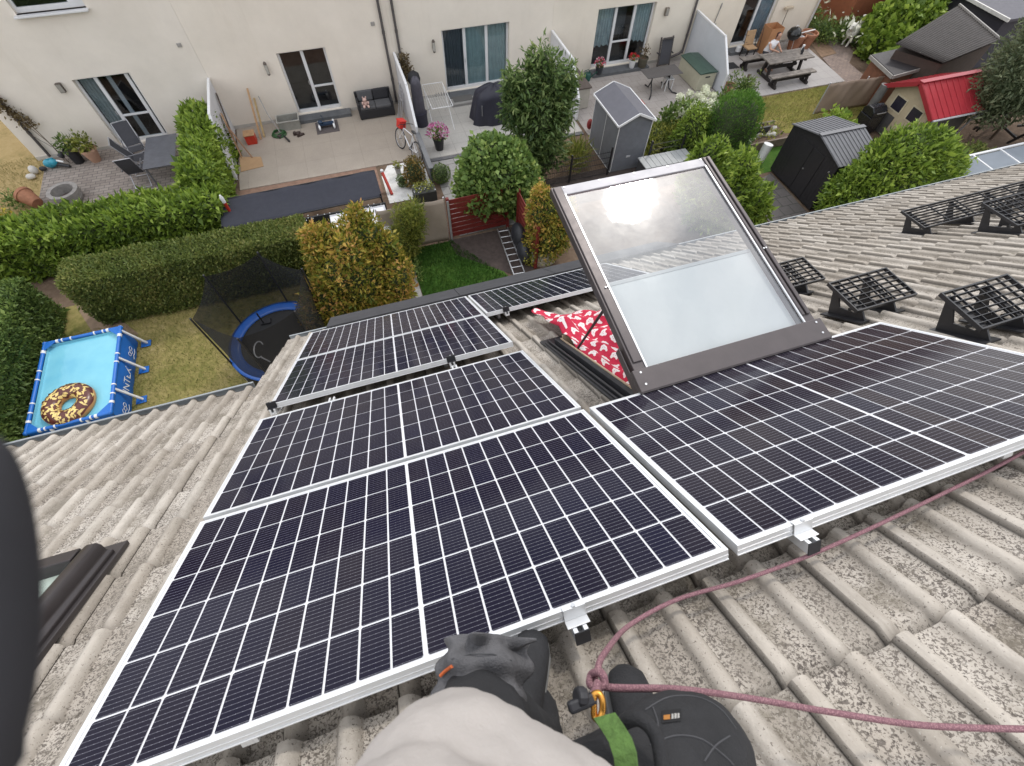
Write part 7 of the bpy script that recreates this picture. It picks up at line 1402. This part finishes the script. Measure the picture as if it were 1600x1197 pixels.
def trampoline():
    cx,cy,R,Z,T=-2.22,7.62,1.22,.68,2.42; o=thing('trampoline','trampoline with blue edge pad and black safety net beside the orange shrub','trampoline',(cx,cy,0)); n=48
    P=lambda a,r,z:(cx+r*math.cos(a),cy+r*math.sin(a),z)
    m=MB(); m.add([P(2*math.pi*k/n,R-.24,Z-.03) for k in range(n)],[tuple(range(n))]); m.build('mat',M('black_jump_mat',(.022,.022,.024),.75,.15,12),o)
    m=MB(); m.sheet(lambda u,v:P(u*6.2832,R-.25+.30*v,Z+.035*math.sin(v*math.pi)),n,4); b=m.build('edge_pad',M('blue_vinyl',(.018,.10,.40),.35,.1,5),o,smooth=60); md=b.modifiers.new('t','SOLIDIFY'); md.thickness=.015
    m=MB(); m.tube([P(a,R,Z-.06) for a in np.linspace(0,6.2832,n+1)[:-1]],.022,8,closed=True); m.build('ring',LALU,o,smooth=60)
    nm,nt,b_,ns,ls=newmat('black_net'); b_.inputs['Base Color'].default_value=(.012,.012,.014,1); b_.inputs['Roughness'].default_value=.8; tr=ns.new('ShaderNodeBsdfTransparent'); mx=ns.new('ShaderNodeMixShader'); mx.inputs[0].default_value=.78; ls.new(tr.outputs[0],mx.inputs[1]); ls.new(b_.outputs[0],mx.inputs[2]); ls.new(mx.outputs[0],ns['Material Output'].inputs[0])
    npole=6; pa=[R_(18)+k*2*math.pi/npole for k in range(npole)]
    m=MB()
    for k in range(npole):
        a,b2=pa[k],pa[(k+1)%npole]+(2*math.pi if k==npole-1 else 0); p0=np.array(P(a,R+.02,T));p1=np.array(P(b2,R+.02,T)); q0=np.array(P(a,R-.02,Z));q1=np.array(P(b2,R-.02,Z))
        def fn(u,v):
            top=p0*(1-u)+p1*u; top=top+np.array([0,0,-.10*math.sin(u*math.pi)]); aa=a+(b2-a)*u; bot=np.array(P(aa,R-.02,Z)); return tuple(bot*(1-v)+top*v)
        m.sheet(fn,10,6)
    m.build('net',nm,o,smooth=60)
    for a in pa:
        l=MB(); l.tube([P(a,R+.05,0.02),P(a,R+.05,T+.03)],.022,8); l.build('pole',BLKP,o,smooth=60); s=MB(); s.tube([P(a-.2,R+.03,.02),P(a-.2,R+.0,Z-.08)],.02,8); s.tube([P(a+.2,R+.03,.02),P(a+.2,R+.0,Z-.08)],.02,8); s.tube([P(a-.2,R+.03,.02),P(a+.2,R+.03,.02)],.02,8); s.build('leg',LALU,o,smooth=60)
    m=MB(); m.sheet(lambda u,v:P(u*6.2832,R+.03,.06+v*(Z-.10)),n,1); m.build('skirt',nm,o)
    g=MB(); a0=2.6
    g.tube([(cx-.55+.12*math.cos(a)+.0*a,cy-.15+.26*math.sin(a),Z-.02) for a in np.linspace(.5,5.2,12)],.018,6); g.tube([(cx-.50,cy-.42,Z-.02),(cx-.30,cy-.62,Z-.02)],.018,6); g.build('printed_mark',WHITE,o)
    s=MB(); s.cyl(P(R_(120),.75,Z-.02),P(R_(120),.75,Z+.42),.02,n=6); s.box((cx-.45,cy+.62,Z-.025),(cx-.2,cy+.78,Z+.02)) ; s.build('strap',BLKP,o)
trampoline()
# ---------------------------------------------------------------- the person on the roof, ropes and gear
def spline(pts,k=10):
    pts=[np.array(p,float) for p in pts]; out=[]
    for i in range(len(pts)-1):
        p0=pts[max(i-1,0)];p1=pts[i];p2=pts[i+1];p3=pts[min(i+2,len(pts)-1)]
        for j in range(k):
            t=j/k; out.append(.5*((2*p1)+(-p0+p2)*t+(2*p0-5*p1+4*p2-p3)*t*t+(-p0+3*p1-3*p2+p3)*t**3))
    out.append(pts[-1]); return out
fV=np.array([.342,.940,0]); rV=np.array([.940,-.342,0]); zV=np.array([0,0,1.0])
def Q(r,f,z): return CAM*np.array([1,1,0])+rV*r+fV*f+zV*z
TROU=M('charcoal_work_cloth',(.022,.022,.024),.85,.2,14,.35,220); KNEE=M('grey_cordura',(.105,.103,.108),.85,.3,24,.5,180)
SHIRT=M('grey_marl_cotton',(.445,.41,.385),.95,.07,16,.25,260); SHOE=M('black_shoe_cloth',(.014,.014,.016),.7,.3,40,.3,200)
shoe_l=rw(*onroof(826,1040,-.10)); shoe_r=Q(.27,-.20,0); shoe_r[2]=RZ-(shoe_r[1])*math.tan(PITCH)-.10
P1=thing('person','person standing on the roof, seen from above: grey T-shirt, charcoal work trousers, black shoes','person',(shoe_l[0],shoe_l[1]-.1,shoe_l[2]))
hipL=Q(-.03,-.20,9.70); hipR=Q(.08,-.22,9.70); kneeL=PD(752,1112,.90); kneeR=PD(1078,1190,.71)
ankL=shoe_l+np.array([-.05,-.16,.12]); ankR=shoe_r+np.array([0,-.02,.10])
bel=Q(.055,-.22,9.88); che=Q(.05,-.33,10.22); nek=Q(.03,-.42,10.44); hed=Q(.03,-.42,10.60)
shL=Q(-.12,-.36,10.33); shR=Q(.20,-.36,10.33); elL=Q(-.36,-.30,10.12); elR=Q(.33,-.30,10.12)
hL=PD(-800,1060,.14); hR=PD(2500,950,.15)
caps=[(Q(.03,-.26,9.72),bel,.085,.085),(bel,che,.085,.09),(che,nek,.09,.06),(nek,hed,.058,.06),(hed,hed+np.array([0,0,.05]),.098,.092),(hipL,kneeL,.066,.062),(hipR,kneeR,.085,.064),(kneeL,ankL,.050,.030),(kneeR,ankR,.060,.042),
 (ankL,shoe_l,.028,.020),(ankR,ankR+fV*.16+zV*(-.14),.042,.035),(che,shL,.09,.07),(che,shR,.09,.07),(shL,elL,.055,.042),(shR,elR,.055,.042),(elL,hL-fV*.05,.042,.028),(elR,hR-fV*.05,.042,.028)]
capsules('body',caps,SKIN,P1,.013,5)
f=MB(); 
for s in (-1,1): f.ball(hed+rV*s*.033+fV*.088+zV*.03,.013,8,6)
f.build('eyes',M('eye',(.05,.04,.04),.3),P1); MB().ball(hed+fV*.105,(.016,.02,.022),8,6).build('nose',SKIN,P1); MB().ball(hed+fV*.09-zV*.045,(.026,.014,.007),8,6).build('mouth',M('lips',(.40,.14,.12),.5),P1)
capsules('hair',[(hed+zV*.05-fV*.015,hed+zV*.07-fV*.03,.103,.095),(hed-fV*.05,hed-fV*.05-zV*.05,.08,.06)],M('brown_hair',(.06,.04,.03),.7,.2,20),P1,.012,3)
# hands in dark gloves (only one finger edge shows beside the lens)
def hand(c,fx,px,mirror,name):
    # fx: finger direction, px: towards palm side
    fx=np.array(fx)/np.linalg.norm(fx); px=np.array(px)-fx*np.dot(fx,px); px/=np.linalg.norm(px); ox=np.cross(fx,px)*mirror
    caps=[(c-ox*.03-fx*.05,c-ox*.03+fx*.02,.014,.013),(c+ox*.03-fx*.05,c+ox*.03+fx*.02,.014,.013),(c-fx*.05,c+fx*.02,.016,.014)]
    for k,(o_,L) in enumerate(((-.036,.062),(-.012,.072),(.012,.068),(.034,.052))):
        b=c+ox*o_+fx*.03; m1=b+fx*L*.5+px*.012; t=m1+fx*L*.25+px*.035; caps+=[(b,m1,.0098,.0088),(m1,t,.0088,.0075)]
    tb=c-ox*.045-fx*.02; tm=tb-ox*.022+fx*.03+px*.012; caps+=[(c-ox*.03-fx*.04,tb,.014,.0115),(tb,tm,.0115,.0095),(tm,tm+fx*.025+px*.012,.0095,.008)]
    return caps
GLV=M('dark_glove',(.018,.018,.022),.85,.15,30)
capL=hand(hL,ray(-120,200)*.3-ray(-120,1100)*.3,ray(800,600),1,'glove')
capsules('glove',capL,GLV,P1,.004,3); capsules('glove',hand(hR,ray(1950,300)-ray(1950,1100),ray(800,600),-1,'glove'),GLV,P1,.004,3)
m=MB(); ys=np.linspace(683,1236,24); m.tube([PD(-18,y,.09) for y in ys],[max(.0004,60*math.sqrt(max(0,1-((y-960)/284)**2))*.09/F) for y in ys],18); m.build('glove_fingertip',GLV,P1,smooth=80)
m=MB(); m.tube([PD(-160,1180,.105),PD(-90,1235,.095),PD(-40,1190,.09)],[.010,.009,.0075],12); m.build('glove_knuckle',GLV,P1,smooth=80)
# T-shirt: loft of rounded sections
def shirt():
    secs=[(9.66,-.095,.145,.12),(9.74,-.066,.157,.13),(9.82,-.040,.165,.135),(9.90,-.034,.165,.135),(9.955,-.046,.163,.132),(9.99,-.074,.156,.125),(10.005,-.070,.158,.125),(10.03,-.070,.160,.128),(10.07,-.092,.158,.125),(10.14,-.127,.160,.12),(10.22,-.165,.168,.115),(10.30,-.210,.178,.11),(10.37,-.262,.17,.10),(10.41,-.30,.12,.075),(10.43,-.315,.08,.06)]
    n=64; yaw=R_(24); rr=rV*math.cos(yaw)-fV*math.sin(yaw); ff=fV*math.cos(yaw)+rV*math.sin(yaw); V=[];fs=[]
    for i,(z,fr,hw,hd) in enumerate(secs):
        for k in range(n):
            a=2*math.pi*k/n; ca,sa=math.cos(a),math.sin(a); p=3.0; q=(abs(ca)**p+abs(sa)**p)**(-1/p)
            w=1+.018*math.sin(3*a+z*9)+.012*math.sin(7*a-z*21); 
            x=.078+hw*ca*q*w; y=fr-hd+hd*sa*q*w
            zz=z+(.018*math.sin(a*2+1)+.03*(ca<-.3)*(sa>0)*sa if i<2 else 0)
            V.append(CAM*np.array([1,1,0])+rr*x+ff*y+zV*zz)
    for i in range(len(secs)-1):
        for k in range(n): fs.append((i*n+k,i*n+(k+1)%n,(i+1)*n+(k+1)%n,(i+1)*n+k))
    m=MB(); m.add(V,fs); o=m.build('t_shirt',SHIRT,P1,smooth=80); s=o.modifiers.new('sub','SUBSURF'); s.levels=2; s.render_levels=2
    t=bpy.data.textures.new('shirt_folds','CLOUDS'); t.noise_scale=.16; t.noise_depth=3; d=o.modifiers.new('folds','DISPLACE'); d.texture=t; d.strength=.030; d.texture_coords='GLOBAL'
    t=bpy.data.textures.new('shirt_wrinkles','CLOUDS'); t.noise_scale=.05; t.noise_depth=2; d=o.modifiers.new('wrinkles','DISPLACE'); d.texture=t; d.strength=.012; d.texture_coords='GLOBAL'
    for a,b in ((shL,shL+(elL-shL)*.55),(shR,shR+(elR-shR)*.55)): MB().cyl(a,b,.078,.072,n=20,cap=False).build('sleeve',SHIRT,P1,smooth=80)
    # the fold across the belly
    c=MB(); pts=[PD(x,y,.43+.0*x) for x,y in ((655,1205),(690,1180),(740,1162),(800,1154),(850,1156))]
shirt()
# trousers
capsules('trousers',[(Q(.0,-.22,9.64),Q(.0,-.22,9.72),.14,.14),(hipL,kneeL,.088,.086),(hipR,kneeR,.10,.096),(kneeL,ankL,.088,.074),(ankL,ankL+(shoe_l-ankL)*.45,.074,.062),(kneeR,ankR,.092,.072),(kneeR,kneeR+np.array([0,0,-.03]),.098,.09)],TROU,P1,.011,8,.022)
# knee pad pocket on the left knee: stiff crumpled grey cloth with pointed corners
def kneepad():
    c=kneeL+np.array([0,0,.055]); m=MB()
    def fn(u,v):
        a=(u-.5)*2.5; w=(v-.5)*2; r=.090+.008*math.sin(u*17+v*5)+.008*math.sin(v*13)+max(0,.065*(1-abs(u-.46)/.09))*max(0,(v-.80)/.2)+max(0,.065*(1-abs(u-.80)/.08))*max(0,(v-.80)/.2)
        base=kneeL+rV*(math.sin(a)*r)+fV*(w*.055+.055+.022*math.cos(a))+zV*(math.cos(a)*r*.9-.02*w*w-.015)
        return base
    m.sheet(fn,44,16); o=m.build('knee_pocket',KNEE,P1,smooth=50); md=o.modifiers.new('t','SOLIDIFY'); md.thickness=.004
kneepad()
def shoe(toe,ank,d):
    m=MB(); d=np.array(d)/np.linalg.norm(d); s=np.cross(d,[0,0,1]); s/=np.linalg.norm(s); up=np.cross(s,d)
    o=[];
    prof=[(-.13,.036,.055),(-.08,.040,.085),(-.02,.042,.075),(.05,.046,.055),(.11,.047,.045),(.15,.038,.036),(.168,.020,.022)]
    n=20;V=[];fs=[]
    for x,w,h in prof:
        for k in range(n):
            a=2*math.pi*k/n; V.append(toe+d*(x-.12)+s*(w*math.cos(a))+up*(max(-.012,h*.5+h*.55*math.sin(a))))
    for i in range(len(prof)-1):
        for k in range(n): fs.append((i*n+k,i*n+(k+1)%n,(i+1)*n+(k+1)%n,(i+1)*n+k))
    fs+=[tuple(range(n)),tuple((len(prof)-1)*n+k for k in range(n))[::-1]]
    m.add(V,fs); so_=m.build('shoe',SHOE,P1,smooth=70)
    q=MB(); P=[toe+d*(x-.12)+s*sg*(w+.006)+up*z for z in (-.02,.006) for sg in (1,-1) for x,w,h in (prof if sg>0 else prof[::-1])]; N=len(prof)*2; q.add(P,[tuple(range(N))[::-1],tuple(range(N,2*N))]+[(i,(i+1)%N,N+(i+1)%N,N+i) for i in range(N)]); q.build('sole',M('grey_rubber_sole',(.13,.13,.125),.7,.15,12),so_,bevel=.003)
dsl=np.array([.42,math.cos(PITCH)*.9,-math.sin(PITCH)*.9])
shoe(shoe_l+np.array([.015,.03,.035]),ankL,dsl); shoe(ankR+fV*.16-zV*.10,ankR,np.array([.3,.79,-.60]))
# label and stitching on the right knee, laid onto the cloth
TRO=[o for o in bpy.data.objects if o.name.startswith('trousers') and o.parent==P1][0]
bpy.context.view_layer.update(); TEV=TRO.evaluated_get(bpy.context.evaluated_depsgraph_get()); TWI=WM[TRO.name].inverted()
def on_cloth(x,y,off):      # the point of the trousers below a survey direction, lifted by off along its normal
    d=(TWI.to_3x3()@Vector(ray(x,y))).normalized(); ok,p,n,_=TEV.ray_cast(TWI@Vector(CAM),d)
    if not ok: return None
    return np.array(WM[TRO.name]@p)+np.array(WM[TRO.name].to_3x3()@n)*off
def patch(name,x0,x1,y0,y1,mat,off,sk=-.12,nu=6):
    P=[[on_cloth(x0+(x1-x0)*a/nu,y0+(y1-y0)*b/nu+sk*(x0+(x1-x0)*a/nu-1035),off) for a in range(nu+1)] for b in range(nu+1)]
    if any(p is None for r in P for p in r): return
    m=MB(); m.add([p for r in P for p in r],[(j*(nu+1)+i,j*(nu+1)+i+1,(j+1)*(nu+1)+i+1,(j+1)*(nu+1)+i) for j in range(nu) for i in range(nu)]); o=m.build(name,mat,P1)
patch('knee_label',1034,1064,1112,1131,M('black_label',(.008,.008,.009),.8),.0016)
patch('label_mark',1037,1047,1120,1127,M('label_orange',(.36,.15,.03),.8),.0026,nu=3); 
for a in (1049,1053.5,1058): patch('label_lettering',a,a+3.2,1119.5,1127,M('label_white',(.34,.33,.31),.8),.0026,nu=2)
def on_knee(x,y,off):
    best=None
    for ob in bpy.data.objects:
        if ob.parent==P1 and ob.name.split('.')[0] in ('knee_pocket','trousers'):
            ev=ob.evaluated_get(bpy.context.evaluated_depsgraph_get()); W=WM[ob.name]; ok,p,n,_=ev.ray_cast(W.inverted()@Vector(CAM),(W.inverted().to_3x3()@Vector(ray(x,y))).normalized())
            if ok:
                w=np.array(W@p); dd=np.linalg.norm(w-CAM)
                if best is None or dd<best[0]: best=(dd,w-ray(x,y)/np.linalg.norm(ray(x,y))*off)
    return None if best is None else best[1]
def strip(name,pts,w,mat,off=.003):
    c=[on_knee(x,y,off) for x,y in pts]; c=[p for p in c if p is not None]
    if len(c)>2: MB().tube(c,w,6).build(name,mat,P1)
strip('orange_piping',[(682,1062),(688,1056),(694,1050),(700,1045),(706,1041)],.0035,M('orange_piping',(.55,.12,.03),.7)); strip('zip_pull',[(822,1052),(827,1060),(832,1069)],.0025,ALU); strip('seam',[(705,1030),(735,1022),(770,1022),(800,1032)],.0012,M('grey_stitching',(.065,.065,.07),.85))
STI=M('grey_stitching',(.065,.065,.07),.85)
def seam2(pts,r=.0012):
    c=[]
    for q in spline([(x,y,0) for x,y in pts],9):
        p=on_cloth(q[0],q[1],.0006)
        if p is not None: c.append(p)
    if len(c)>3: MB().tube(c,r,5).build('seam',STI,P1)
seam2([(1008,1110),(1045,1090),(1090,1090),(1125,1108),(1150,1140)]); seam2([(1015,1165),(1055,1150),(1095,1155),(1130,1180),(1146,1196)]); seam2([(1020,1105),(1028,1130),(1028,1165),(1022,1195)])
seam2([(690,1052),(740,1042),(790,1050),(826,1076)]); seam2([(1100,1190),(1118,1165),(1140,1150)])
# ropes
ROPE_M,nt,b_,ns,ls=newmat('mauve_rope'); p=pos(ns); wv=ns.new('ShaderNodeTexVoronoi'); wv.inputs['Scale'].default_value=330; ls.new(p,wv.inputs['Vector']); ls.new(ramp(ns,wv.outputs['Distance'],ls,[(.2,(.36,.20,.215)),(.6,(.20,.095,.115))]),b_.inputs['Base Color']); b_.inputs['Roughness'].default_value=.85; bump(ns,ls,b_,wv.outputs['Distance'],.5,.002)
def rp(x,y,n): return rw(*onroof(x,y,n))
RR_=.0060; kn=PD(928,1058,.80)
ro=thing('rope','mauve climbing rope lying across the tiles to a knot beside the person','rope',tuple(rp(1170,905,-.10)))
MB().tube(spline([rp(1760,612,-.095),rp(1600,706,-.092),rp(1480,768,-.092),rp(1300,853,-.090),rp(1165,905,-.088),rp(1060,936,-.075),rp(985,976,-.02),PD(945,1020,.90),PD(933,1048,.82),kn]),RR_,10).build('upper_strand',ROPE_M,ro,smooth=80)
MB().tube(spline([kn+np.array([.0,-.0,.0]),PD(950,1074,.78),PD(1060,1077,.84),PD(1165,1090,.93),rp(1300,1113,.0),rp(1450,1134,-.06),rp(1640,1140,-.09)]),RR_,10).build('lower_strand',ROPE_M,ro,smooth=80)
MB().tube(spline([PD(934,1046,.80),PD(944,1058,.785),PD(936,1072,.775),PD(922,1070,.78),PD(924,1054,.79),PD(938,1052,.775),PD(945,1068,.765),PD(930,1078,.76)],8),RR_*1.05,10).tube(spline([PD(934,1068,.76),PD(930,1082,.735),PD(924,1095,.70)],6),RR_*1.2,10).build('knot',ROPE_M,ro,smooth=80)
o=thing('rope_grab','black rope clamp with gold carabiner between the person\'s knees','carabiner',tuple(PD(925,1100,.66)))
m=MB(); m.box(*[np.minimum(PD(893,1110,.66),PD(924,1090,.66))-.004,np.maximum(PD(893,1110,.66),PD(924,1090,.66))+.006]); m.cyl(PD(900,1090,.66),PD(915,1090,.665),.014,n=12); m.build('clamp_body',BLKP,o,bevel=.004)
m=MB(); pts=[PD(928,1085,.66),PD(936,1084,.66),PD(941,1095,.655),PD(941,1112,.65),PD(936,1124,.645),PD(929,1120,.65),PD(928,1103,.655)]; m.tube(spline(pts+[pts[0]],6)[:-1],.0048,8,closed=True); m.build('carabiner',M('gold_anodised',(.62,.30,.06),.28,.1,20,0,60,.9),o,smooth=80)
m=MB(); pl=[(944,1118,.62),(956,1135,.60),(968,1155,.585),(976,1180,.57),(980,1215,.56)]
vs=[];
for x,y,d in pl: vs+=[PD(x-17,y+4,d),PD(x+17,y-5,d-.006)]
m.add(vs,[(2*i,2*i+1,2*i+3,2*i+2) for i in range(len(pl)-1)]); so_=m.build('green_sling',M('green_webbing',(.10,.19,.045),.85,.35,60,.5,150),o); md=so_.modifiers.new('t','SOLIDIFY'); md.thickness=.006
MB().tube(spline([PD(975,1128,.62),PD(995,1122,.61),PD(1015,1135,.60),PD(1028,1160,.59),PD(1036,1205,.57)],8),.0095,10).build('black_cord',TROU,o,smooth=80)
